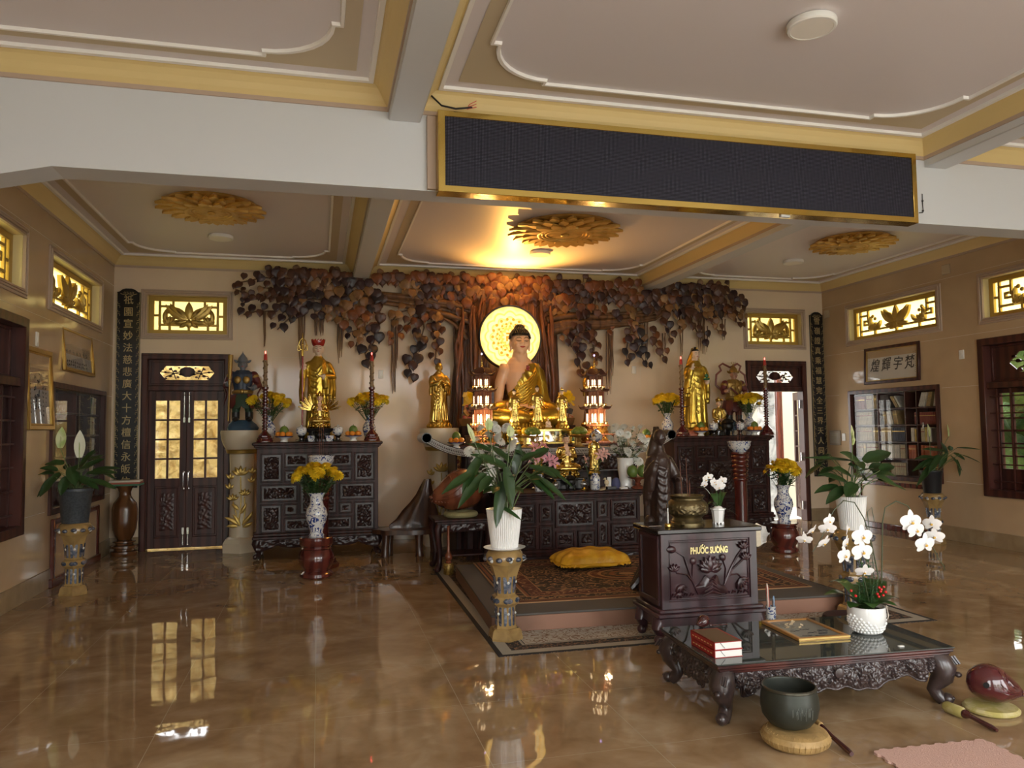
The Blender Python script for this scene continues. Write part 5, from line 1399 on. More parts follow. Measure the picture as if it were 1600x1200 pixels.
def lotus_base(parent,r,ry,h,z0=0,mat=None,n=16,tiers=2):
	b=MB()
	b.lathe([(r*.92,0),(r*.96,h*.10),(r*.90,h*.18),(r*.80,h*.30),(r*.86,h*.42),(r*.80,h*.85),(r*.84,h),(0,h)],36,(0,0,z0),sy=ry/r)
	for t in range(tiers):
		for k in range(n):
			a=2*PI*(k+.5*t)/n
			q=MB();L=h*.62;q.dome(petal(0,0,PI/2,L,r*2.3/n,6),-.02*r,.03*r,.05*r)
			m=Matrix.Translation((math.sin(a)*r*(.84+.06*t),-math.cos(a)*ry*(.84+.06*t),z0+h*(.42-.05*t)))@Matrix.Rotation(a,4,'Z')@Matrix.Rotation(-.38-.2*t if t==0 else .25,4,'X')
			if t==1:m=Matrix.Translation((math.sin(a)*r*.86,-math.cos(a)*ry*.86,z0+h*.70))@Matrix.Rotation(a,4,'Z')@Matrix.Rotation(-.35,4,'X')@Matrix.Scale(-1,4,(0,0,1))
			b.join(q,m)
	return b.build('lotus_base',mat or LOTG,parent,angle=50)
def curve_at(tab,z):
	for(a,b)in zip(tab,tab[1:]):
		if a[0]<=z<=b[0]:
			t=(z-a[0])/(b[0]-a[0]);t=t*t*(3-2*t)
			return tuple(p+(q-p)*t for p,q in zip(a[1:],b[1:]))
	return tab[0][1:]if z<tab[0][0]else tab[-1][1:]
STAND=[(.0,.150,.105,.0),(.06,.142,.100,.0),(.30,.128,.092,.005),(.48,.122,.090,.0),(.60,.118,.085,.0),(.69,.122,.084,.0),(.755,.122,.074,.008),(.80,.088,.056,.012),(.835,.046,.044,.012),(.85,.042,.042,.012)]
def standing(name,lab,loc,H,rotz=0,arms='pray',mats=None,pick=None,wide=1.,folds=12,fold=.055,ridges='swoop',vox=None,group=None,veil=False,base=(.20,.16,.09),hsz=.135,ears=1.25,paint=True,basemat=None):
	"""robed standing image of height H (base included), facing -y"""
	t=thing(name,lab,'statue',loc,rotz,group)
	zb=base[2]*H/1.0;F=H-zb
	if base[0]:lotus_base(t,base[0]*H,base[1]*H,zb,0,basemat,14)
	b=MB();rings=[];n=48
	for i in range(30):
		u=.85*i/29;rx,ry,dy=curve_at(STAND,u);rx*=wide;ring=[]
		fa=fold*max(0,1-u/.72)**.6
		for k in range(n):
			a=2*PI*k/n;m=1+fa*math.sin(folds*a+math.sin(u*9+a)*1.1)+fa*.5*math.sin((folds*1.7+1)*a+u*5)
			ring.append((rx*F*math.sin(a)*m,(dy-ry*math.cos(a)*m)*F,zb+u*F))
		rings.append(ring)
	b.loft(rings)
	def sf(th,u,o=.0):
		rx,ry,dy=curve_at(STAND,u);return((rx*wide+o)*F*math.sin(th),(dy-(ry+o)*math.cos(th))*F,zb+u*F)
	if ridges=='swoop':
		for k in range(9):
			u0=.80-.035*k;u1=.66-.062*k
			b.tube([sf(.75-.05*k,u0),sf(.35,u0-.07-.008*k),sf(-.15,u1+.01),sf(-.65,u1+.03),sf(-1.0,u1+.10)],[.007*F,.014*F,.017*F,.014*F,.008*F],6)
		for k in range(7):
			a=-.9+.3*k;b.tube([sf(a*.7,.36),sf(a,.2),sf(a*1.05,.03)],[.006*F,.012*F,.013*F],6)
	elif ridges=='loops':
		for k in range(7):
			u=.66-.075*k;w=.9-.05*k
			b.tube([sf(-w,u+.05),sf(-w*.5,u-.01),sf(0,u-.035),sf(w*.5,u-.01),sf(w,u+.05)],[.004*F,.007*F,.008*F,.007*F,.004*F],6)
		for s in(-1,1):
			for k in range(3):b.tube([sf(s*(.35+.25*k),.78),sf(s*(.5+.22*k),.45),sf(s*(.55+.25*k),.06)],[.008*F,.011*F,.012*F],6)
	hz=zb+F*(1-hsz/2);hc=(0,-.005*F,hz-.005*F);hh=hsz*F
	skin=[]
	def sleeve(s,el,ha,drop,r=.040):
		sh=(s*.104*wide*F,.005*F,zb+.745*F);e=(el[0]*s*F,el[1]*F,zb+el[2]*F);w=(ha[0]*s*F,ha[1]*F,zb+ha[2]*F)
		b.ell(sh,(.042*F,.042*F,.040*F),12,8)
		b.tube([sh,((sh[0]+e[0])/2+s*.008*F,(sh[1]+e[1])/2,(sh[2]+e[2])/2),e,((e[0]*.4+w[0]*.6),(e[1]*.4+w[1]*.6),(e[2]*.4+w[2]*.6)),w],[.048*F,.046*F,.044*F,.042*F,.030*F],14)
		if drop:
			m=[(e[0]*f+w[0]*(1-f),e[1]*f+w[1]*(1-f),e[2]*f+w[2]*(1-f))for f in(.95,.65,.35,.12)]
			for f,p in zip((1.,.95,.8,.5),m):
				b.tube([p,(p[0]+s*.012*F,p[1]+.012*F,p[2]-drop*f*F*.5),(p[0]+s*.014*F,p[1]+.02*F,p[2]-drop*f*F)],[.032*F,.034*F,.024*F],8)
		return w
	if arms=='pray':
		for s in(-1,1):
			w=sleeve(s,(.150,-.045,.60),(.022,-.145,.655),.16)
			hand(b,w,(-s*.1,-.08,1),(s,0,0),.085*F,0.);skin.append(Vector((w[0],w[1],w[2]+.04*F)))
	elif arms=='staff':
		w=sleeve(-1,(.165,-.01,.60),(.150,-.10,.70),.30);hand(b,w,(-.1,-.35,1),(-.3,1,.2),.09*F,1.3);skin.append(Vector((w[0],w[1]-.02*F,w[2]+.03*F)))
		w=sleeve(1,(.160,-.03,.60),(.055,-.135,.605),.26);hand(b,w,(-1,-.4,.1),(0,.2,-1),.085*F,.5);skin.append(Vector((w[0]-.03*F,w[1]-.01*F,w[2]+.005*F)))
	elif arms=='jewel':
		w=sleeve(-1,(.135,-.03,.62),(.105,-.115,.735),.24);hand(b,w,(.1,-.3,1),(.2,1,.2),.085*F,.5);skin.append(Vector((w[0],w[1]-.01*F,w[2]+.035*F)))
		w=sleeve(1,(.140,-.03,.58),(.085,-.13,.585),.28);hand(b,w,(-.6,-.7,.15),(0,.2,-1),.085*F,.6);skin.append(Vector((w[0]-.02*F,w[1]-.02*F,w[2])))
	elif arms=='vow':
		w=sleeve(-1,(.145,.0,.60),(.135,-.05,.45),.10);hand(b,w,(0,-.15,-1),(0,1,0),.09*F,.1);skin.append(Vector((w[0],w[1],w[2]-.04*F)))
		w=sleeve(1,(.140,-.02,.60),(.05,-.13,.625),.18);hand(b,w,(-.6,-.5,.5),(0,.5,-1),.085*F,.5);skin.append(Vector((w[0]-.02*F,w[1]-.02*F,w[2]+.02*F)))
	head_shape(b,hc,hh,ears)
	if veil:
		rr_=[]
		for i in range(14):
			u=i/13;z=zb+F*(1.015-.99*u*.98);ww=(.45+.55*wide)*F*(.02+.075*min(1,u*5)+.055*max(0,min(1,(u-.12)*2.2)))*(1 if u<.8 else 1-.25*(u-.8));ring=[]
			for k in range(24):
				a=2*PI*k/24;ring.append((ww*math.sin(a)*(1+.03*math.sin(9*a+u*4)),.045*F+.02*F*u-.055*F*math.cos(a)*(1 if u>.1 else .7),z))
			rr_.append(ring)
		b.loft(rr_[::-1])
	if base[0]:
		for s in(-1,1):
			b.ell((s*.05*F,-.105*F,zb+.012*F),(.03*F,.05*F,.016*F),10,6)
	mats=mats or[STG]
	zc=zb+F*(1-hsz*1.02)
	def pk(c,nrm):
		if len(mats)==1:return 0
		if pick:
			r=pick(c,nrm,F,zb)
			if r is not None:return r
		if c.z>zc-.01*F and abs(c.x)<.075*F and c.y<(.02*F if veil else 9)and(not veil or abs(c.x)<.046*F):return 1
		for q in skin:
			if(c-q).length<.052*F:return 1
		return 0
	me=fuse(b,vox or max(.0045,H*.0062),3,mats,pk,name='robed_body')
	o=link('robed_body',me,t)
	if paint:face_paint(t,hc,hh)
	return t,hc,hh,F,zb
# main seated image
bx,by,bz=2.745,10.32,1.36
mb_t=thing('seated_buddha','large seated statue in a gold robe before the glowing halo','statue',(bx,by,bz));mb_t.scale=(1.06,)*3
lotus_base(mb_t,.66,.44,.25,0,LOTG,20)
b=MB();zl=.25
TOR=[(0,.30,.22,.0),(.15,.27,.20,0),(.32,.235,.165,0),(.50,.27,.175,-.005),(.66,.315,.17,.0),(.76,.30,.145,.01),(.84,.20,.11,.015),(.90,.10,.095,.02)]
rings=[]
for i in range(26):
	u=.9*i/25;rx,ry,dy=curve_at(TOR,u);rings.append([(rx*math.sin(a),dy-ry*math.cos(a),zl+u)for a in[2*PI*k/40 for k in range(40)]])
b.loft(rings)
for s in(-1,1):
	b.tube([(s*.10,.02,zl+.14),(s*.33,-.10,zl+.14),(s*.50,-.20,zl+.12),(s*.53,-.26,zl+.10)],[.16,.155,.125,.09],18)
	b.tube([(s*.53,-.24,zl+.10),(s*.38,-.33,zl+.085),(s*.12,-.36,zl+.08),(-s*.14,-.34,zl+.10)],[.095,.10,.085,.055],16)
	sh=(s*.315,.01,zl+.70)
	b.ell(sh,(.115,.115,.11),16,10)
	b.tube([sh,(s*.40,.01,zl+.54),(s*.435,-.02,zl+.36),(s*.43,-.06,zl+.26),(s*.30,-.20,zl+.215),(s*.16,-.275,zl+.225)],[.105,.10,.088,.082,.070,.052],18)
hand(b,(.17,-.275,zl+.215),(-1,-.06,.0),(0,.2,-1),.22,.15)
hand(b,(-.17,-.285,zl+.245),(1,-.06,.0),(0,.2,-1),.22,.15)
hc=(0,-.01,zl+1.09);hh=.345
head_shape(b,hc,hh,1.35)
b.tube([(0,.01,zl+.82),(0,.0,zl+.98)],[.125,.09],18)
me=fuse(b,.011,5,[SKIN],name='body');body=link('body',me,mb_t)
rb=MB()
def robe_ok(c):return True
rings=[]
M_=72;nu=40
for i in range(nu):
	u=.80*i/(nu-1);rx,ry,dy=curve_at(TOR,u);ring=[]
	for k in range(M_):
		a=2*PI*k/M_
		f=.012+.012*math.sin(20*(u*1.0+.30*math.sin(a)+.02*a)*1.6)
		ring.append(((rx+.014+f)*math.sin(a),dy-(ry+.014+f)*math.cos(a),zl+u))
	rings.append(ring)
vs=[p for r in rings for p in r];fs=[]
def keep(p):
	x,y,z=p;z-=zl
	if y<.06:return z<.50+(x+.16)*1.05 if x>-.30 else z<.36
	return z<.80 if x>-.05 else z<.40+(x+.30)*1.4
for i in range(nu-1):
	for k in range(M_):
		q=(i*M_+k,i*M_+(k+1)%M_,(i+1)*M_+(k+1)%M_,(i+1)*M_+k)
		if sum(keep(vs[j])for j in q)>=3:fs.append(q)
rb.add(vs,fs)
for k in range(13):
	x0,z0=.30-.012*k,.80-.045*k;z1=.40-.032*k
	pts=[]
	for q in range(9):
		f=q/8;th=1.15-2.35*f+.05*k*f;u=max(.02,(z0+(z1-z0)*f-.10*math.sin(PI*f)*(1-.4*f)))
		rx,ry,dy=curve_at(TOR,u)
		if k>3 and th<-1.3:continue
		pts.append(((rx+.030)*math.sin(th),dy-(ry+.030)*math.cos(th),zl+u))
	if all(True for p in pts):rb.tube([p for p in pts if keep((p[0],p[1],p[2]-.02))]or pts[:3],[.016]*len([p for p in pts if keep((p[0],p[1],p[2]-.02))]or pts[:3]),7)
sh=(.315,.01,zl+.70);DR=[]
arm=[(.27,.0,zl+.80),(.33,.01,zl+.74),(.40,.01,zl+.56),(.437,-.01,zl+.40),(.44,-.04,zl+.30),(.40,-.12,zl+.235)]
rad=[.085,.135,.128,.122,.118,.10]
for i,(c,r)in enumerate(zip(arm,rad)):
	DR.append([(c[0]+r*math.sin(a)*(1+.07*math.sin(7*a+i)),c[1]-r*math.cos(a)*(1+.07*math.sin(7*a+i*1.3)),c[2]+(.25*r*math.sin(a)*-1))for a in[2*PI*k/28 for k in range(28)]])
rb.loft(DR)
for k in range(4):
	rb.tube([(.30+.04*k,-.10+.02*k,zl+.80-.03*k),(.36+.03*k,-.12+.015*k,zl+.58),(.38+.025*k,-.14+.02*k,zl+.36),(.36+.03*k,-.18,zl+.22)],[.012,.018,.018,.012],7)
for s in(-1,1):
	rb.tube([(s*.08,.03,zl+.15),(s*.33,-.10,zl+.155),(s*.515,-.205,zl+.135),(s*.56,-.28,zl+.10)],[.175,.172,.145,.09],20)
	rb.tube([(s*.555,-.24,zl+.10),(s*.38,-.345,zl+.09),(s*.14,-.385,zl+.08),(0,-.39,zl+.06)],[.105,.118,.105,.09],18)
	for k in range(5):
		rb.tube([(s*(.20+.05*k),-.16-.012*k,zl+.29-.012*k),(s*(.28+.055*k),-.30,zl+.21-.01*k),(s*(.22+.06*k),-.455+.03*k,zl+.10),(s*(.14+.05*k),-.46+.02*k,zl+.045)],[.010,.016,.016,.010],7)
rb.loft([[(r*math.sin(a)*(1+.03*math.sin(16*a)),-.03-ry*math.cos(a)*(1+.03*math.sin(16*a)),zl+z)for a in[2*PI*k/64 for k in range(64)]]for r,ry,z in((.60,.43,-.005),(.61,.44,.02),(.56,.41,.05),(.40,.3,.10))])
for k in range(5):rb.tube([(-.10+.05*k,-.43,zl+.05),(-.11+.055*k,-.455,zl-.03),(-.12+.06*k,-.47,zl-.10)],[.014,.020,.014],7)
ro=rb.build('robe',ROBE,mb_t,angle=70)
face_paint(mb_t,hc,hh)
hb=MB()
hb.ell((0,.03*hh+hc[1],hc[2]+.13*hh),(.395*hh,.45*hh,.42*hh),22,14)
rr_=random.Random(2)
for i in range(12):
	ph=.12+i*.125;m=max(6,int(26*math.sin(min(PI/2,ph+.2))))
	for k in range(m):
		a=2*PI*k/m+.3*i;x=.40*hh*math.sin(ph)*math.sin(a);y=.46*hh*math.sin(ph)*math.cos(a)
		z=hc[2]+.13*hh+.43*hh*math.cos(ph)
		if y<-.20*hh and z<hc[2]+.30*hh:continue
		hb.ell((x,hc[1]+.03*hh+y,z),.042*hh,7,5)
hb.ell((0,hc[1]+.04*hh,hc[2]+.52*hh),(.19*hh,.20*hh,.16*hh),14,10)
for i in range(4):
	for k in range(10):a=2*PI*k/10+i*.4;p=.4+.35*i;hb.ell((.19*hh*math.sin(p)*math.cos(a),hc[1]+.04*hh+.2*hh*math.sin(p)*math.sin(a),hc[2]+.52*hh+.16*hh*math.cos(p)),.038*hh,7,5)
vs,fs=hb.v,hb.f
hb2=MB();hb2.add(vs,[f for f in fs if not(sum(vs[i][1]for i in f)/len(f)<hc[1]-.10*hh and sum(vs[i][2]for i in f)/len(f)<hc[2]+.235*hh)])
hb2.build('curled_hair',HAIRM,mb_t)
def manji(b,cx,y,cz,s,mirror=1,th=.22):
	w=s*th/2
	for(x0,x1,z0,z1)in((-w,w,-s/2,s/2),(-s/2,s/2,-w,w),(-w,s/2,s/2-2*w,s/2),(-s/2,w,-s/2,-s/2+2*w),(s/2-2*w,s/2,-s/2,0),(-s/2,-s/2+2*w,0,s/2)):
		a,c=(x0,x1)if mirror>0 else(-x1,-x0)
		b.box(cx+a,cx+c,y-.004,y+.012,cz+z0,cz+z1)
b=MB();manji(b,.085,-.182,zl+.735,.062,-1);b.build('chest_emblem',LIP,mb_t)
def slim(me):
	for v in me.vertices:
		z=v.co.z-zl;f=.80 if z<.18 else .80-.11*(z-.18)/.17 if z<.35 else .69 if z<.78 else .69+.31*(z-.78)/.14 if z<.92 else 1.
		v.co.x*=f
	me.update()
for c in kids(mb_t):
	if c.name.split('.')[0]in('body','robe','chest_emblem','lotus_base'):slim(c.data)
t=thing('statue_plinth','small dark plinth under the crowned seated statue on the right altar','plinth',(5.77,10.22,1.4305))
b=MB();b.box(-.13,.13,-.10,.10,0,.06,bev=.006);b.build('plinth_block',DARKB,t);b=MB();b.box(-.14,.14,-.11,.11,.06,.08,bev=.004);b.build('plinth_top',DARKB,t)
# glowing halo disc
def halo_mat():
	m,t,b=nt('halo_glow');v=coords(t)
	sp=t.nodes.new('ShaderNodeSeparateXYZ');t.links.new(v,sp.inputs[0])
	def mth(op,a,c=None):
		n=t.nodes.new('ShaderNodeMath');n.operation=op
		for i,q in enumerate((a,c)):
			if q is None:continue
			if isinstance(q,(int,float)):n.inputs[i].default_value=q
			else:t.links.new(q,n.inputs[i])
		return n.outputs[0]
	x,z=sp.outputs[0],sp.outputs[2]
	r=mth('SQRT',mth('ADD',mth('MULTIPLY',x,x),mth('MULTIPLY',z,z)));a=mth('ARCTAN2',x,z)
	lob=mth('MULTIPLY',mth('ABSOLUTE',mth('COSINE',mth('MULTIPLY',a,6))),.045)
	rr=mth('SUBTRACT',r,lob)
	n=tex(t,'noise',7,3,.5,v)
	rr2=mth('ADD',rr,mth('MULTIPLY',mth('SUBTRACT',n,.5),.02))
	A_,B_,C_=(1.,.80,.36),(.85,.40,.02),(.95,.62,.12)
	c=ramp(t,mth('MULTIPLY',rr2,2.1),[(0,A_),(.13,A_),(.20,B_),(.27,C_),(.31,A_),(.36,B_),(.42,A_),(.50,(.95,.70,.22)),(.545,B_),(.57,A_),(.66,A_),(.69,B_),(.72,C_),(.76,A_),(.86,C_),(1.,(1.,.72,.2))])
	t.links.new(c,b.inputs['Emission Color']);b.inputs['Emission Strength'].default_value=.50
	b.inputs['Base Color'].default_value=(.8,.6,.25,1)
	return m
hx,hy,hzz=2.70,10.68,2.895
t=thing('halo_disc','round glowing halo disc with lotus pattern behind the large seated statue','halo',(hx,hy,hzz))
RX=Matrix.Rotation(PI/2,4,'X')
b=MB();b.lathe([(0,-.0),(.452,0),(.452,-.03),(0,-.03)],64,mat=RX);b.build('lit_panel',halo_mat(),t)
b=MB();b.lathe([(.45,.012),(.47,.016),(.478,-.01),(.475,-.05),(.45,-.05),(.45,.012)],64,mat=RX);b.build('rim',BLK,t)
HORN=M('halo_orange',(.85,.38,.03),.4,emit=((1,.38,.02),.30))
b=MB()
for k in range(18):
	a=2*PI*k/18
	for(r,s)in((.265,.022),(.20,.017),(.165,.011)):
		q=r;x,z=q*math.sin(a+r*2),q*math.cos(a+r*2)
		b.lathe([(s*.75,.0),(s,.004),(s*.75,.004)],12,mat=Matrix.Translation((x,-.002,z))@RX)
manji(b,0,-.004,.005,.125,-1,.2)
b.build('orange_ornament',HORN,t)
l=bpy.data.lights.new('halo_lamp','SPOT');o=bpy.data.objects.new('halo_lamp',l);COL.objects.link(o);l.energy=110;l.color=(1,.46,.09);l.shadow_soft_size=0;l.spot_size=2.3;l.spot_blend=1;o.location=(2.75,10.62,3.36);o.rotation_euler=(PI+.62,0,0)
# golden monk with joined hands, and its twin behind the right pagoda
mk,*_=standing('golden_monk_statue','golden standing monk with joined hands on the left column',(1.61,10.42,1.585),.91,.12,'pray',[STG],wide=1.1,ridges='swoop',hsz=.155,paint=False,ears=1.2)
lotus_column(3.93,10.62,'cream column hidden behind the right pagoda')
dup(mk,(3.93,10.62,1.585),-.12,'golden standing monk half hidden behind the right pagoda')
# red-crowned standing image with ringed staff
ks,hc,hh,F,zb=standing('crowned_monk_statue','golden robed statue with red crown and ringed staff on the left altar',(-.01,10.32,1.4305),1.31,0,'staff',[ROBE,FAIR],wide=.93,ridges='swoop',hsz=.15,base=(.17,.105,.10))
RLAC=M('red_lacquer',(.30,.015,.012),.22,coat=.5)
b=MB()
for k in range(9):
	a=-1.9+3.8*k/8
	q=MB();q.dome([(-.026,0),(.026,0),(.036,.05),(.018,.062),(0,.085),(-.018,.062),(-.036,.05)],-.006,.006,.006)
	b.join(q,Matrix.Translation((hc[0]+.062*math.sin(a),hc[1]-.068*math.cos(a),hc[2]+.045))@Matrix.Rotation(a,4,'Z')@Matrix.Rotation(.28,4,'X'))
b.lathe([(.058,.0),(.068,.008),(.066,.05),(.05,.075),(0,.085)],24,(hc[0],hc[1]+.005,hc[2]+.03))
b.build('red_crown',RLAC,ks)
sx,sy=-.165*F*1.0,-.155*F;sz=1.45
b=MB();b.tube([(sx,sy,.10),(sx,sy,1.12)],.011,10);b.build('staff_pole',RLAC,ks)
b=MB();b.tube([(sx,sy,1.10),(sx,sy,1.18)],[.016,.014],10);b.tube([(sx,sy,1.17),(sx,sy,1.40)],[.010,.005],8)
for s in(-1,1):
	b.tube([(sx,sy,1.17),(sx+s*.035,sy,1.20),(sx+s*.048,sy,1.25),(sx+s*.035,sy,1.30),(sx,sy,1.335)],.007,7)
	for z in(1.19,1.225):b.lathe([(.018+.004*math.cos(a),.004*math.sin(a))for a in[2*PI*k/6 for k in range(7)]],14,mat=Matrix.Translation((sx+s*.045,sy,z))@RX)
b.ell((sx,sy,1.25),(.014,.014,.022),8,6);b.build('staff_head',GOLD,ks)
# veiled golden standing image on the right altar
JADE=M('green_jade',(.04,.16,.08),.25)
gy,hc,hh,F,zb=standing('veiled_statue','tall golden veiled statue holding a green jewel on the right altar',(5.45,10.30,1.4305),1.30,0,'jewel',[ROBE,FAIR],wide=.98,ridges='loops',hsz=.14,veil=True,base=(.135,.12,.09))
b=MB();b.ell((hc[0],hc[1]+.02*hh,hc[2]+.30*hh),(.31*hh,.36*hh,.24*hh),16,10);b.ell((hc[0],hc[1]-.02*hh,hc[2]+.55*hh),(.15*hh,.15*hh,.14*hh),12,8);b.build('black_hair',HAIRM,gy)
b=MB();b.ell((hc[0],hc[1]-.30*hh,hc[2]+.52*hh),(.07*hh,.05*hh,.10*hh),10,8)
for k in range(12):a=-.9+1.8*k/11;b.ell((.05*F*math.sin(a)*1.3,-.073*F*math.cos(a)-.01*F,zb+(.80-.05*math.cos(a))*F),.006*F,6,5)
b.build('ornament',GOLD,gy)
b=MB();b.lathe([(0,0),(.035,.004),(.05,.02),(.042,.03),(0,.03)],14,(.04*F,-.20*F,zb+.585*F));b.ell((.04*F,-.20*F,zb+.64*F),.03,12,8);b.build('jewel',JADE,gy)
# three small crowned standing images, in front of the large one
sb,hc,hh,F,zb=standing('small_standing_buddha','small gold standing statue, leftmost of the three before the large statue',(2.46,9.57,1.555),.52,0,'vow',[GOLD,FAIR],folds=9,fold=.08,ridges='loops',base=(.17,.15,.16),hsz=.14,vox=.0045)
b=MB();b.ell((0,hc[1]+.03*hh,hc[2]+.20*hh),(.39*hh,.44*hh,.36*hh),14,10);b.ell((0,hc[1]+.02*hh,hc[2]+.55*hh),(.17*hh,.17*hh,.15*hh),10,8)
hb=MB();hb.add(b.v,[f for f in b.f if not(sum(b.v[i][1]for i in f)/len(f)<hc[1]-.16*hh and sum(b.v[i][2]for i in f)/len(f)<hc[2]+.24*hh)]);hb.build('black_hair',HAIRM,sb)
b=MB();b.ell((0,hc[1],hc[2]+.68*hh),(.05*hh,.05*hh,.10*hh),8,6);b.build('flame_tip',GOLD,sb)
dup(sb,(2.775,9.58,1.555),0,'small gold standing statue, middle of the three before the large statue',scale=1.09)
s3=dup(sb,(3.11,9.57,1.555),-.1,'small gold standing statue with tall gold crown, rightmost of the three')
b=MB();b.lathe([(.36*hh,.0),(.40*hh,.06*hh),(.34*hh,.14*hh),(.30*hh,.38*hh),(.18*hh,.52*hh),(.10*hh,.72*hh),(0,.8*hh)],14,(0,hc[1]+.02*hh,hc[2]+.27*hh))
for k in range(5):b.dome(petal((k-2)*.13*hh,hc[2]+.3*hh,PI/2,.35*hh,.08*hh,4),hc[1]-.44*hh,hc[1]-.36*hh,.01)
b.build('tall_crown',GOLD,s3)
# seated small images
def seated(name,lab,loc,H,mats,arms='teach',vox=None,base_h=.16,rotz=0,crown=None,basemat=None):
	t=thing(name,lab,'statue',loc,rotz)
	zb=base_h*H;S_=(H-zb)/1.20
	lotus_base(t,.46*S_,.34*S_,zb,0,basemat,14)
	b=MB()
	rings=[]
	for i in range(20):
		u=.82*i/19;rx,ry,dy=curve_at(TOR,u/.9*.9);rings.append([(rx*.72*S_*math.sin(a)*(1+.025*math.sin(14*a+u*12)),(dy-ry*.8*math.cos(a)*(1+.025*math.sin(14*a+u*12)))*S_,zb+u*S_*.96)for a in[2*PI*k/40 for k in range(40)]])
	b.loft(rings)
	for s in(-1,1):
		b.tube([(s*.09*S_,0,zb+.12*S_),(s*.28*S_,-.10*S_,zb+.12*S_),(s*.40*S_,-.17*S_,zb+.09*S_)],[.14*S_,.13*S_,.09*S_],14)
		b.tube([(s*.40*S_,-.17*S_,zb+.085*S_),(s*.22*S_,-.26*S_,zb+.07*S_),(-s*.10*S_,-.27*S_,zb+.07*S_)],[.09*S_,.085*S_,.06*S_],12)
		sh=(s*.23*S_,0,zb+.68*S_);b.ell(sh,.085*S_,12,8)
		if arms=='teach':w=(s*.045*S_,-.21*S_,zb+.52*S_);el=(s*.29*S_,-.08*S_,zb+.42*S_)
		else:w=(s*.07*S_,-.22*S_,zb+.24*S_);el=(s*.30*S_,-.06*S_,zb+.36*S_)
		b.tube([sh,(s*.28*S_,0,zb+.56*S_),el,((el[0]+w[0])/2,(el[1]+w[1])/2-.02*S_,(el[2]+w[2])/2),w],[.08*S_,.075*S_,.07*S_,.058*S_,.042*S_],12)
		if arms=='teach':hand(b,w,(-s*.25,-.2,1),(s*.3,.9,.1),.17*S_,.3)
		else:hand(b,w,(-s,-.1,0),(0,.2,-1),.16*S_,.2)
		for k in range(4):b.tube([(s*(.10+.03*k)*S_,-.13*S_,zb+(.72-.03*k)*S_),(s*(.12+.03*k)*S_,-.16*S_,zb+.5*S_),(s*(.07+.04*k)*S_,-.16*S_,zb+.3*S_)],[.008*S_,.014*S_,.010*S_],6)
		for k in range(4):b.tube([(s*(.10+.05*k)*S_,-.14*S_,zb+(.24-.01*k)*S_),(s*(.16+.06*k)*S_,-.27*S_,zb+(.16-.01*k)*S_),(s*(.10+.06*k)*S_,-.33*S_,zb+.04*S_)],[.008*S_,.014*S_,.010*S_],6)
	hc=(0,-.01*S_,zb+1.02*S_);hh=.30*S_
	head_shape(b,hc,hh,1.3)
	hands=[Vector((0,-.22*S_,zb+(.58 if arms=='teach' else .24)*S_))]
	def pk(c,n):
		if len(mats)==1:return 0
		if c.z>zb+.84*S_:return 1
		if(c-hands[0]).length<.12*S_:return 1
		if arms=='teach' and c.z>zb+.58*S_ and abs(c.x)<.10*S_*(c.z-zb-.5*S_)/(.3*S_)and c.y<0:return 1
		return 0
	link('robed_body',fuse(b,vox or max(.004,.008*S_),3,mats,pk,name='robed_body'),t)
	face_paint(t,hc,hh)
	h=MB();h.ell((0,hc[1]+.03*hh,hc[2]+.17*hh),(.39*hh,.44*hh,.38*hh),14,10);h.ell((0,hc[1]+.03*hh,hc[2]+.54*hh),(.18*hh,.18*hh,.15*hh),10,8)
	h2=MB();h2.add(h.v,[f for f in h.f if not(sum(h.v[i][1]for i in f)/len(f)<hc[1]-.14*hh and sum(h.v[i][2]for i in f)/len(f)<hc[2]+.24*hh)]);h2.build('black_hair',HAIRM,t)
	if crown:
		c=MB()
		for k in range(7):
			a=-1.3+2.6*k/6;q=MB();q.dome(petal(0,0,PI/2,.42*hh,.10*hh,4),-.01,.01,.01*S_*4)
			c.join(q,Matrix.Translation((.40*hh*math.sin(a),hc[1]-.44*hh*math.cos(a),hc[2]+.26*hh))@Matrix.Rotation(a,4,'Z'))
		c.lathe([(.40*hh,.2*hh),(.42*hh,.3*hh),(.30*hh,.5*hh),(.2*hh,.75*hh),(.08*hh,.95*hh),(0,1.0*hh)],16,(hc[0],hc[1]+.04*hh,hc[2]))
		c.build('crown',crown,t)
	return t,hc,hh,S_,zb
PLN=M('black_plinth',(.012,.010,.010),.3)
t=thing('statue_plinth','low black plinth under the golden seated teaching statue','plinth',(2.78,8.42,.8655))
b=MB();b.box(-.19,.19,-.13,.13,0,.11,bev=.008);b.build('plinth_block',PLN,t);b=MB();b.box(-.205,.205,-.145,.145,.11,.128,bev=.006);b.build('plinth_top',PLN,t)
seated('seated_teaching_statue','golden seated statue with hands in teaching gesture on the low altar',(2.78,8.42,.994),.50,[GOLD,SKIN],'teach',basemat=GOLD)
th,hc,hh,S_,zb=seated('many_armed_statue','small golden many-armed seated statue below the red-crowned statue',(.01,10.02,1.60),.44,[GOLD,SKIN],'teach',crown=GOLD,basemat=GOLD)
b=MB()
for s in(-1,1):
	for k in range(11):
		a=.05+.118*k;L=(.55+.08*math.sin(k*2.1))*S_
		x0,z0=s*.18*S_,zb+.55*S_
		b.tube([(x0,.06*S_,z0),(x0+s*L*.5*math.cos(a-.1),.05*S_,z0+L*.5*math.sin(a-.15)),(x0+s*L*math.cos(a),.0,z0+L*math.sin(a))],[.030*S_,.026*S_,.020*S_],7)
		b.ell((x0+s*L*1.06*math.cos(a),-.01*S_,z0+L*1.06*math.sin(a)),(.032*S_,.02*S_,.032*S_),8,6)
b.build('fan_of_arms',GOLD,th)
t=thing('statue_plinth','black carved stand under the many-armed golden statue','plinth',(.01,10.02,1.4305))
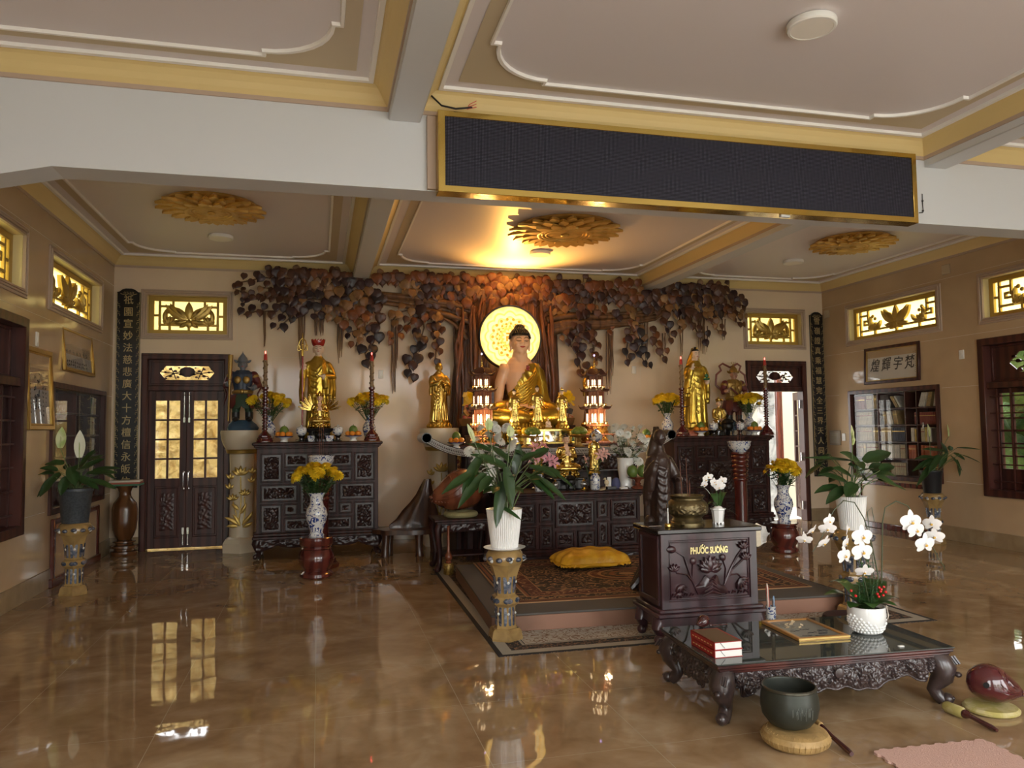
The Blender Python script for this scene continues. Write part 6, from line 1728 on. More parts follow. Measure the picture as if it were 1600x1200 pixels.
b=MB();b.lathe([(.20,0),(.20,.03),(.15,.06),(.14,.11),(.18,.14),(.19,.168),(0,.168)],8,rot=PI/8,sy=.55);b.build('plinth_block',PLN,t)
seated('small_seated_statue','small golden seated statue with crown next to the veiled statue',(5.77,10.22,1.511),.46,[STG,SKIN],'meditate',crown=GOLD)
seated('tiny_seated_figure','tiny pale seated figure on the gold casket',(2.90,9.51,1.555),.145,[FAIR],'meditate',vox=.003)
sg,hc,hh,F,zb=standing('small_veiled_statue','small gold veiled statue right of the teaching statue on the low altar',(3.13,8.44,1.02),.46,0,'jewel',[GOLD,FAIR],folds=9,fold=.07,ridges='loops',base=(.15,.12,.10),hsz=.145,vox=.004)
b=MB();b.ell((0,hc[1]+.03*hh,hc[2]+.2*hh),(.37*hh,.42*hh,.34*hh),12,8)
h2=MB();h2.add(b.v,[f for f in b.f if not(sum(b.v[i][1]for i in f)/len(f)<hc[1]-.14*hh and sum(b.v[i][2]for i in f)/len(f)<hc[2]+.24*hh)]);h2.build('black_hair',HAIRM,sg)
b=MB();b.lathe([(.38*hh,.18*hh),(.40*hh,.28*hh),(.28*hh,.5*hh),(.14*hh,.72*hh),(0,.8*hh)],12,(hc[0],hc[1]+.03*hh,hc[2]));b.build('crown',GOLD,sg)
dup(sg,(2.44,8.44,1.02),0,'small gold veiled statue left of the teaching statue behind the lilies')
for x,w_ in((3.13,'right'),(2.44,'left')):
	b=MB();b.lathe([(.075,0),(.08,.015),(.062,.03),(.058,.12),(.078,.14),(.078,.1545),(0,.1545)],8)
	tag(b.build('statue_plinth',PLN,None,(x,8.44,.8655)),'small black octagonal plinth under the %s veiled statue'%w_,'plinth')
# carved dark wood standing image by the offering cabinet
ck,hc,hh,F,zb=standing('carved_wood_statue','tall dark carved wood statue on a root base behind the offering cabinet',(2.93,6.24,.1485),1.40,.15,'jewel',[IRONW],wide=.66,ridges='swoop',hsz=.13,veil=True,base=(0,0,.22),paint=False,ears=1.)
b=MB();rr_=random.Random(4)
for k in range(17):
	a=2*PI*k/17;r=rr_.uniform(.22,.32)
	b.tube([(0,0,.30),(.10*math.cos(a),.08*math.sin(a),.20+rr_.uniform(-.03,.06)),(r*.7*math.cos(a+.2),r*.55*math.sin(a+.2),.09+rr_.uniform(0,.05)),(r*math.cos(a+.1),r*.7*math.sin(a+.1),.02)],[.07,.07,.05,.025],8)
for k in range(9):b.tube([(-.05,-.02,.2),(-.16-.02*k*.5,-.08,.18+.02*k),(-.24,-.10-.01*k,.24+.02*k),(-.22-.01*k,-.12,.30+.012*k)],[.05,.04,.03,.018],8)
b.lathe([(.26,0),(.25,.04),(.16,.12),(.12,.3),(0,.33)],16,sy=.7)
b.build('root_base',IRONW,ck)
ac=MB();ac.loft([[(r*math.cos(a),-.02+r*.8*math.sin(a),z)for a in[2*PI*k/16 for k in range(16)]]for r,z in((.085,.22),(.075,.34),(.065,.44),(.05,.52),(.03,.55))]);head_shape(ac,(0,-.02,.60),.12);ac.tube([(.05,-.02,.49),(.06,-.07,.44),(.0,-.09,.46)],.022,8);ac.tube([(-.05,-.02,.49),(-.06,-.07,.44),(0,-.09,.46)],.022,8)
me=fuse(ac,.007,2,[IRONW],name='attendant_figure');o=link('attendant_figure',me,ck,(-.20,-.10,0))
# guardians on columns
def guardian(name,lab,loc,H,face,cols,halo=False,rotz=0):
	t=thing(name,lab,'statue',loc,rotz)
	AR,CL,TR,BT,GD=cols
	def P(x,y,z):return(x*H,y*H,z*H)
	b=MB();b.loft([[(r*H*math.cos(a)*(1+.08*math.sin(5*a+z*30)),r*.8*H*math.sin(a)*(1+.08*math.sin(4*a)),z*H)for a in[2*PI*k/24 for k in range(24)]]for r,z in((.19,0),(.20,.03),(.17,.08),(.12,.13),(.02,.14))]);b.build('rock_base',M(name+'_rock',(.03,.075,.13),.4),t)
	b=MB()
	for s in(-1,1):
		b.tube([P(s*.06,0,.46),P(s*.075,-.01,.33),P(s*.085,0,.22),P(s*.085,0,.16)],[.072*H,.06*H,.045*H,.04*H],12)
	rings=[[P(r*math.cos(a)*(1+.04*math.sin(9*a)),r2*math.sin(a)*(1+.04*math.sin(9*a)),z)for a in[2*PI*k/28 for k in range(28)]]for r,r2,z in((.15,.115,.34),(.145,.11,.42),(.115,.09,.50),(.11,.085,.55),(.135,.10,.66),(.145,.09,.74),(.08,.06,.80))]
	b.loft(rings)
	for s,el,w in((-1,(-.20,-.04,.60),(-.155,-.13,.62)),(1,(.20,-.03,.60),(.13,-.12,.55))):
		b.ell(P(s*.14,0,.73),.06*H,12,8);b.tube([P(s*.14,0,.73),P(s*.18,-.01,.66),P(*el),P(*w)],[.055*H,.05*H,.045*H,.035*H],12)
	w1,w2=Vector(P(-.155,-.13,.62)),Vector(P(.13,-.12,.55))
	hand(b,w1,(.1,-.5,1),(-.3,1,.2),.09*H,1.2);hand(b,w2,(-.9,-.3,.3),(0,.3,-1),.09*H,.8)
	hc=P(0,-.02,.88);hh=.155*H
	head_shape(b,hc,hh,.8)
	def pk(c,n):
		if c.z>.80*H:return 1
		if(c-w1).length<.07*H or(c-w2).length<.07*H:return 1
		if c.z<.34*H:return 2
		if abs(c.x)>.125*H:return 3
		return 0
	link('armoured_body',fuse(b,.0062*H+.0005,2,[AR,face,TR,CL],pk,name='armoured_body'),t)
	b=MB()
	for s in(-1,1):
		b.tube([P(s*.085,0,.24),P(s*.085,0,.15)],[.052*H,.05*H],12,mi=0);b.ell(P(s*.085,-.04,.145),(.045*H,.085*H,.035*H),12,8)
	b.build('boots',BT,t)
	b=MB()
	for k,(a,c)in enumerate(((-.9,0),(-.3,1),(.3,1),(.9,0),(1.7,0),(-1.7,0),(2.6,1),(-2.6,1))):
		q=MB();q.dome([(-.055*H,.0),(.055*H,0),(.075*H,-.13*H),(.02*H,-.19*H),(-.03*H,-.18*H),(-.075*H,-.12*H)],-.008*H,.006*H,.012*H,c)
		b.join(q,Matrix.Translation((.135*H*math.sin(a),-.105*H*math.cos(a),.47*H))@Matrix.Rotation(a,4,'Z')@Matrix.Rotation(-.2,4,'X'))
	b.build('coat_flaps',[CL,TR],t)
	b=MB();b.lathe([(.128,.485),(.138,.50),(.138,.52),(.128,.535)],24,sx=H,sy=.8*H,mat=Matrix.Diagonal((1,1,H,1)))
	for s in(-1,1):b.ell(P(s*.055,-.098,.665),(.045*H,.022*H,.05*H),12,8);b.ell(P(s*.155,0,.715),(.055*H,.062*H,.05*H),12,8)
	b.ell(P(0,-.10,.51),(.03*H,.02*H,.035*H),10,8);b.build('gold_fittings',GD,t)
	b=MB();b.lathe([(.42*hh,.0),(.46*hh,.03*hh),(.44*hh,.12*hh),(.36*hh,.38*hh),(.20*hh,.60*hh),(.06*hh,.78*hh),(0,.98*hh)],18,(hc[0],hc[1]+.03*hh,hc[2]+.16*hh),sy=1.1)
	for s in(-1,1):b.dome(petal(s*.36*hh,hc[2]+.1*hh,PI/2-s*.9,.45*hh,.12*hh,4),hc[1]-.05*hh,hc[1]+.1*hh,.01*H)
	b.build('helmet',GD if halo else AR,t)
	face_paint(t,hc,hh)
	return t,H,hc,hh
RGD=M('dull_gold',(.35,.22,.06),.4,metal=.6);NAVY=M('navy_armour',(.035,.05,.085),.4);GRN=M('green_cloth',(.03,.07,.04),.5);MAR=M('maroon_cloth',(.12,.02,.02),.5);GREYF=M('grey_face',(.17,.19,.22),.45);WHT=M('white_cloth',(.42,.40,.36),.5);BTB=M('black_boot',(.02,.02,.022),.4)
g,H,hc,hh=guardian('grey_guardian_statue','grey-faced armoured guardian statue on the cream column by the closed door',(-.985,10.70,1.586),1.0,GREYF,(NAVY,MAR,GRN,BTB,RGD))
b=MB();b.tube([(-.16*H,-.17*H,.12*H),(-.15*H,-.15*H,.62*H)],.012,8);b.tube([(-.15*H,-.15*H,.60*H),(-.145*H,-.14*H,.80*H),(-.14*H,-.13*H,.99*H)],[.018,.028,.034],10);b.build('gold_club',RGD,g)
HELM=M('helmet_grey',(.15,.17,.20),.4)
for c in kids(g):
	if c.name.startswith('helmet'):c.data=c.data.copy();c.data.materials[0]=HELM
b=MB()
for s in(-1,1):
	b.tube([(s*.12*H,.05*H,.78*H),(s*.20*H,.06*H,.70*H),(s*.24*H,.02*H,.58*H),(s*.19*H,-.04*H,.48*H),(s*.23*H,.0,.34*H)],[.02,.03,.028,.026,.012],8,flat=(1,.4))
b.build('scarf',MAR,g)
PINKF=M('pink_face',(.42,.24,.16),.4)
g,H,hc,hh=guardian('ribboned_guardian_statue','red and gold guardian statue with ribbon halo beside the open door',(6.34,10.76,1.501),1.0,PINKF,(RGD,MAR,MAR,BTB,RGD))
b=MB()
pts=[(-.16,.06,.62),(-.27,.06,.72),(-.25,.07,.88),(-.16,.08,.95),(-.19,.08,1.02),(-.13,.08,1.06),(0,.08,1.00),(.13,.08,1.06),(.19,.08,1.02),(.16,.08,.95),(.25,.07,.88),(.27,.06,.72),(.16,.06,.62)]
b.tube([(p[0]*H,p[1]*H,p[2]*H)for p in pts],.017,8);b.build('ribbon_halo',M('rose_ribbon',(.22,.07,.05),.45),g)
b=MB();b.tube([(0,hc[1],hc[2]+.9*hh),(0,hc[1],hc[2]+1.25*hh)],.006,6)
for s in(-1,0,1):b.tube([(0,hc[1],hc[2]+1.0*hh),(s*.03,hc[1],hc[2]+1.1*hh),(s*.035,hc[1],hc[2]+1.28*hh)],.005,6)
b.build('trident',RGD,g)
b=MB();b.tube([(-.14*H,-.17*H,.66*H),(.02*H,-.16*H,.52*H),(.14*H,-.15*H,.40*H)],[.012,.016,.02],8);b.build('war_club',MAR,g)
# offerings: shared kinds
def bluewhite(name,scale,lo=.55,hi=.58,base=(.74,.76,.76),blue=(.025,.055,.24)):
	return M(name,base,.12,mix=(blue,'noise',scale,lo,hi,1.6),coat=.4)
BW1=bluewhite('blue_white_floral',26);BW2=bluewhite('blue_white_fine',34,.52,.56);BW3=bluewhite('blue_white_dark',22,.50,.54)
BWB=M('cobalt_band',(.02,.045,.20),.15,coat=.4)
YEL=M('yellow_petals',(.90,.66,.02),.55,mix=((.80,.50,.015),'noise',40,.4,.7));WHP=M('white_petals',(.84,.84,.78),.5,sss=.05);LEAFG=M('leaf_green',(.035,.085,.02),.45,mix=((.06,.13,.03),'noise',20,.4,.7))
STEM=M('stem_green',(.05,.10,.03),.5)
POM=M('pomelo_skin',(.10,.17,.03),.45,mix=((.16,.22,.05),'noise',14,.4,.7),bump=('noise',160,.2,.003));ORG=M('orange_skin',(.75,.26,.02),.4,bump=('noise',200,.25,.002))
RWD=M('red_turned_wood',(.085,.014,.014),.18,coat=.6);LACB=M('bronze_black',(.018,.016,.015),.35,metal=.5,bump=('noise',60,.3,.004))
def mum_mesh(name,r,mats,layers=((13,1.,-.04),(12,.90,.20),(10,.70,.42),(8,.46,.58),(5,.24,.66)),core=True):
	b=MB()
	for(n,L,up)in layers:
		for k in range(n):
			a=2*PI*(k+.37*n)/n;c,s=math.cos(a),math.sin(a);w=r*.30*(1.1 if L>.6 else .9)
			p=lambda q,h,o:(q*c-o*s,q*s+o*c,h)
			z0=.12*r;z1=r*up
			b.add([p(.08*r,z0,0),p(.55*r*L,z0+(z1-z0)*.75+.04*r,-w*.5),p(.55*r*L,z0+(z1-z0)*.75+.04*r,w*.5),p(r*L,z1,-w*.32),p(r*L,z1,w*.32),p(r*L*1.06,z1-.05*r,0)],[(0,1,2),(1,3,4,2),(3,5,4)])
	b.ell((0,0,.12*r),(.34*r,.34*r,.30*r),9,6,1 if len(mats)>1 else 0)
	return b.mesh(name,mats,60)
YM=mum_mesh('yellow_mum',.058,[YEL]);WM=mum_mesh('white_mum',.062,[WHP],((16,1.,-.15),(15,.93,.08),(13,.80,.30),(11,.60,.48),(8,.38,.60),(5,.2,.66)))
def sprig(b,p0,p1,r=.003,leaves=3,ls=.05,rnd=random,mi=0):
	p0,p1=Vector(p0),Vector(p1);m=p0.lerp(p1,.5)+Vector((0,0,.02))
	b.tube([p0,m,p1],r,5,mi)
	for k in range(leaves):
		t=rnd.uniform(.35,.92);q=p0.lerp(p1,t);a=rnd.uniform(0,6.28);L=ls*rnd.uniform(.7,1.3)
		d=Vector((math.cos(a),math.sin(a),rnd.uniform(-.2,.7))).normalized();s=d.cross(Vector((0,0,1))).normalized()*L*.24
		tip=q+d*L;mid=q+d*L*.5+Vector((0,0,.006))
		b.add([q,mid+s,tip+Vector((0,0,-.008)),mid-s],[(0,1,2),(0,2,3)],mi)
def bouquet(name,lab,loc,rx,rz,h,n,flower,seed,z0=0.,flat=.6,leaves=3,ls=.05,cat='flowers',spread=None,face=.35):
	"""flower heads on stems fanning out of a vase mouth at loc"""
	t=thing(name,lab,cat,loc);r=random.Random(seed)
	st=MB()
	for k in range(n):
		for _ in range(40):
			a=r.uniform(0,2*PI);q=math.sqrt(r.random());x=rx*q*math.cos(a);y=rx*.8*q*math.sin(a)
			z=h+rz*(math.sqrt(max(0,1-q*q))*.9-.45)+r.uniform(-.15,.15)*rz
			break
		if spread:x,y,z=spread[k%len(spread)]
		o=link('flower_head',flower,t,(x,y,z));sc=r.uniform(.8,1.12);o.scale=(sc,)*3
		o.rotation_euler=(face+r.uniform(-.35,.35)-y*1.5,x/max(rx,.01)*.7+r.uniform(-.2,.2),r.uniform(0,6))
		sprig(st,(x*.12,y*.12,z0),(x,y,z),.0028,leaves,ls,r)
	st.build('stems_and_leaves',LEAFG,t,angle=180)
	return t
def vase(name,lab,loc,prof,mats,seg=28,bands=None,cat='vase',flute=0,fa=0):
	t=thing(name,lab,cat,loc)
	b=MB();b.lathe(prof,seg,mi=0,flute=flute,fa=fa);b.build('vase_body',mats,t)
	for(nm,p,m)in bands or():q=MB();q.lathe(p,seg);q.build(nm,m,t)
	return t
ALT=[(.048,0),(.052,.012),(.05,.03),(.072,.08),(.088,.14),(.084,.19),(.06,.235),(.045,.26),(.043,.30),(.058,.33),(.060,.336),(.050,.336),(.038,.30),(0,.29)]
# side altars
def candlestick(lab,loc,s=1.):
	t=thing('candlestick',lab,'candlestick',loc)
	b=MB();b.lathe([(.105,0),(.108,.02),(.098,.035),(.098,.05),(.080,.065),(.082,.08),(.062,.10),(.045,.12),(.028,.14)],8,rot=PI/8);b.build('stepped_base',RWD,t)
	b=MB();prof=[(.028,.135)]
	for k in range(7):
		z=.15+.036*k;prof+=[(.022,z),(.040 if k%2 else .034,z+.012),(.040 if k%2 else .034,z+.020),(.022,z+.031)]
	prof+=[(.02,.405)]
	for k in range(6):
		z=.425+.038*k;prof+=[(.022,z),(.036,z+.012),(.036,z+.022),(.022,z+.034)]
	prof+=[(.04,.665),(.042,.69),(0,.69)]
	b.lathe(prof,18);b.build('turned_shaft',RWD,t)
	b=MB();b.lathe([(.02,.405),(.10,.412),(.122,.420),(.122,.426),(.02,.426)],28);b.build('drip_plate',RWD,t)
	c=thing('dragon_candle',lab.replace('turned red candlestick','dragon-carved red-tipped candle'),'candle',(loc[0],loc[1],loc[2]+.6905))
	b=MB();b.lathe([(.024,0),(.024,.33),(.022,.34),(0,.34)],16);b.tube([(.025*math.cos(k*.55),.025*math.sin(k*.55),.01+.0078*k)for k in range(42)],[.009+.003*math.sin(k*1.3)for k in range(42)],6);b.build('wax_body',M('dragon_wax',(.26,.18,.09),.5,mix=((.10,.05,.025),'noise',40,.4,.65))if 'dragon_wax' not in bpy.data.materials else bpy.data.materials['dragon_wax'],c)
	b=MB();b.lathe([(.023,.338),(.021,.40),(.015,.412),(0,.414)],14);b.build('red_tip',LIP,c)
	b=MB();b.ell((0,0,.435),(.007,.007,.018),10,8);b.build('flame_bulb',M('red_flame_bulb',(.9,.1,.08),.3,emit=((1,.08,.06),4.))if 'red_flame_bulb' not in bpy.data.materials else bpy.data.materials['red_flame_bulb'],c)
def fruit_plate(lab,loc,side,npom=1):
	t=thing('footed_plate','white footed plate under %s'%lab,'plate',loc)
	b=MB();b.lathe([(.048,0),(.05,.006),(.032,.03),(.045,.044),(.105,.064),(.112,.070),(.105,.069),(0,.056)],28);b.build('dish',CERW,t)
	b=MB();b.lathe([(.098,.0605),(.1085,.066),(.1135,.0715),(.1125,.073),(.106,.0705),(.098,.0605)],28);b.build('blue_rim',BWB,t)
	b=MB();b.ell((0,0,.055),(.055,.055,.062),18,12);b.tube([(0,0,.112),(.004,0,.128)],.004,5)
	for k in range(6):
		a=2*PI*k/6;o=MB();o.ell((0,0,.033),(.034,.034,.031),14,10)
		tag(o.build('orange',ORG,None,(loc[0]+.072*math.cos(a+.3),loc[1]+.072*math.sin(a+.3),loc[2]+.0655)),'small orange around the pomelo on the plate %s'%side,'orange','oranges on the plate %s'%side)
	tag(b.build('pomelo',POM,None,(loc[0],loc[1],loc[2]+.085)),'green pomelo on top of the oranges %s'%side,'pomelo')
def lidded_jar(lab,loc):
	t=thing('lidded_jar',lab,'jar',loc)
	b=MB();b.lathe([(.052,0),(.05,.01),(.030,.022),(.026,.05),(.034,.065),(.048,.075),(.048,.08),(0,.08)],18);b.build('dark_stand',DARKB,t)
	b=MB();b.lathe([(.030,.08),(.040,.085),(.062,.11),(.066,.145),(.062,.165),(.058,.17)],22);b.build('jar_body',BW1,t)
	b=MB();b.lathe([(.06,.168),(.058,.178),(.035,.19),(.012,.195),(.014,.207),(0,.212)],20);b.build('lid',BW1,t)
def censer(lab,loc,s=1.):
	t=thing('tripod_censer',lab,'censer',loc);L=LACB
	b=MB();b.lathe([(.04*s,.07*s),(.085*s,.10*s),(.10*s,.15*s),(.088*s,.185*s),(.10*s,.20*s),(.105*s,.205*s),(0,.205*s)],22);b.build('bowl',L,t)
	for k in range(3):
		a=2*PI*k/3+PI/2;l=MB();l.tube([(.06*s*math.cos(a),.06*s*math.sin(a),.12*s),(.085*s*math.cos(a),.085*s*math.sin(a),.06*s),(.075*s*math.cos(a),.075*s*math.sin(a),.02*s),(.09*s*math.cos(a),.09*s*math.sin(a),0)],[.022*s,.02*s,.014*s,.016*s],8);l.build('leg',L,t)
	for q in(-1,1):h=MB();h.tube([(q*.095*s,0,.15*s),(q*.14*s,0,.17*s),(q*.145*s,0,.22*s),(q*.12*s,0,.235*s)],.010*s,7);h.build('ear_handle',L,t)
	b=MB();b.lathe([(.098*s,.205*s),(.085*s,.235*s),(.05*s,.265*s),(.025*s,.275*s),(.02*s,.29*s),(.03*s,.31*s),(.012*s,.34*s),(0,.355*s)],20);b.build('domed_lid',L,t)
z=1.431
def xa(px,Y):return at(px,670,Y=Y).x
for(side,cs,vs,fs,js)in(('left',(414,581),(420,577),(444,552),(471,528)),('right',(1066.5,1198),(1043,1171),(1095,1179),(1115,1156))):
	for k,px in enumerate(cs):
		w_=('nearest the closed door','towards the main altar')[k]if side=='left' else('beside the veiled statue','in front of the open door')[k]
		candlestick('turned red candlestick %s on the %s altar'%(w_,side),(xa(px,9.97),9.97,z))
	for k,px in enumerate(vs):
		w_=('outer','inner')[k]if side=='left' else('inner','outer')[k]
		Y=10.28;X=xa(px,Y)
		if side=='right' and k==0:X=max(X,4.90)
		vase('porcelain_vase','blue and white vase at the %s end of the %s altar'%(w_,side),(X,Y,z),ALT,[BW1 if side=='right' else BW3])
		bouquet('yellow_chrysanthemums','yellow chrysanthemums in the vase at the %s end of the %s altar'%(w_,side),(X,Y,z+.30),.25 if(side,k)!=('right',0)else .19,.13,.24,48,YM,10*k+len(side),-.06)
	for k,px in enumerate(fs):
		w_=(('by the outer candlestick','by the inner candlestick')if side=='left' else('by the veiled statue','by the open door'))[k]+' on the %s altar'%side
		fruit_plate('oranges and a pomelo '+w_,(xa(px,9.93),9.93,z),w_)
	for k,px in enumerate(js):
		lidded_jar('small blue and white lidded jar %s of the censer on the %s altar'%(('left','right')[k],side),(xa(px,9.94),9.94,z))
censer('black tripod censer in the middle of the left altar',(.0,9.865,z),.55)
censer('black tripod censer with domed lid in the middle of the right altar',(xa(1137,9.93),9.93,z),.90)
for k,px in enumerate((487,515)):
	b=MB();b.loft([[(sx*w,sy*w*.7,zz)for sx,sy in((-1,-1),(1,-1),(1,1),(-1,1))]for w,zz in((.035,0),(.05,.06),(.052,.075))])
	tag(b.build('porcelain_box',BW2,None,(xa(px,9.93),9.91,z+.0005)),'small white porcelain box on the %s of the left altar censer'%('left','right')[k],'box')
SILK=M('salmon_silk',(.55,.17,.09),.35,mix=((.40,.10,.05),'noise',12,.4,.7))
b=MB();b.loft([[(r*math.cos(a)*(1+.10*math.sin(5*a+zz*60)),r*.45*math.sin(a),zz)for a in[2*PI*k/30 for k in range(30)]]for r,zz in((.17,0),(.17,.03),(.13,.07),(.06,.085))])
tag(b.build('silk_cloth',SILK,None,(xa(1082,10.04),10.05,z+.0005)),'salmon silk cloth bundled at the foot of the veiled statue','cloth')
GLS=glass('clear_bottle',(.72,.76,.80),.02,.12)
t=thing('glass_bottle','clear glass bottle beside the right altar censer','bottle',(xa(1126,9.99),10.05,z));b=MB();b.lathe([(.035,0),(.037,.01),(.037,.13),(.014,.16),(.012,.20),(0,.205)],18);b.build('bottle_body',GLS,t);b=MB();b.lathe([(.014,.195),(.014,.22),(0,.22)],12);b.build('cap',CHROME,t)
b=MB();b.box(-.09,.09,-.06,.06,0,.02,bev=.003)
for k,(c,n_)in enumerate(((BK['red'],'red'),(BK['tan'],'tan'))):q=MB();q.box(-.09,.09,-.06,.06,0,.03,0,.003);q.box(-.086,.086,-.0605,.056,.005,.025,1);tag(q.build('book',[c,PAGES],None,(xa(480+40*k,9.9)-.06+.10*k,10.33,z+.0005)),'%s book lying behind the jars on the left altar'%n_,'book')
INC=M('incense_stick',(.16,.06,.035),.7);ASH=M('incense_ash',(.35,.32,.28),.9)
def bowl_stand(lab,x,y,top,px):
	t=thing('bowl_stand','tall dark red carved stand under %s'%lab,'stand',(x,y,0));H=top
	b=MB();b.lathe([(.20,0),(.205,.04),(.17,.07),(.165,.10)],6);b.build('stand_foot',RED_W,t)
	b=MB();b.lathe([(.11,.09),(.095,.14),(.085,.3),(.085,H-.42),(.09,H-.36)],24);b.build('stand_column',RED_W,t)
	b=MB();pr=[]
	for k in range(6):zz=H-.38+.058*k;pr+=[(.088+.004*k,zz),(.10+.004*k,zz+.02),(.10+.004*k,zz+.035),(.088+.004*k,zz+.05)]
	b.lathe(pr+[(.125,H-.02),(.125,H),(0,H)],28);b.build('ringed_neck',RED_W,t)
	w=thing('incense_bowl','blue and white incense bowl on %s'%lab,'bowl',(x,y,H+.0005))
	b=MB();b.lathe([(.085,0),(.09,.012),(.125,.045),(.145,.085),(.142,.115),(.155,.135),(.158,.142),(.145,.142),(.130,.115),(0,.112)],34);b.build('bowl_body',BW1,w)
	b=MB();b.lathe([(0,.118),(.13,.1165),(.128,.112)],24);b.build('ash_fill',ASH,w)
	for k in range(3):
		o=MB();o.tube([(0,0,0),(.004*k-.004,.003,.36+.03*k)],.0028,5)
		tag(o.build('incense_stick',INC,None,(x+.02*k-.02,y+.012*(k%2),H+.119)),'thin incense stick standing in the bowl %s'%px,'incense stick','incense sticks %s'%px)
bowl_stand('the stand before the left altar',.03,9.12,1.135,'before the left altar')
bowl_stand('the stand before the right altar',at(1155,700,Y=9.0).x,9.0,1.225,'before the right altar')
FLV=[(.078,0),(.082,.015),(.070,.03),(.066,.05),(.082,.11),(.105,.18),(.115,.235),(.105,.29),(.075,.335),(.066,.375),(.070,.42),(.090,.46),(.094,.467),(.08,.465),(.06,.40),(0,.38)]
for(x,y,zt,lab,R_,m)in((-.02,8.55,.4305,'before the left altar',.235,BW1),(5.61,8.42,.3605,'before the right altar',.215,BW2)):
	vase('porcelain_floor_vase','tall blue and white vase on the drum stool %s'%lab,(x,y,zt),FLV,[m],32,[('blue_neck_band',[(.0668,.352),(.0672,.375),(.0705,.415)],BW1),('blue_belly_band',[(.075,.08),(.0865,.115),(.108,.185),(.1175,.235)],BW3)])
	bouquet('yellow_chrysanthemums','large bunch of yellow chrysanthemums in the tall vase %s'%lab,(x,y,zt+.40),R_,.17,.27,60,YM,int(x*7)+3,-.05,ls=.07,leaves=4)
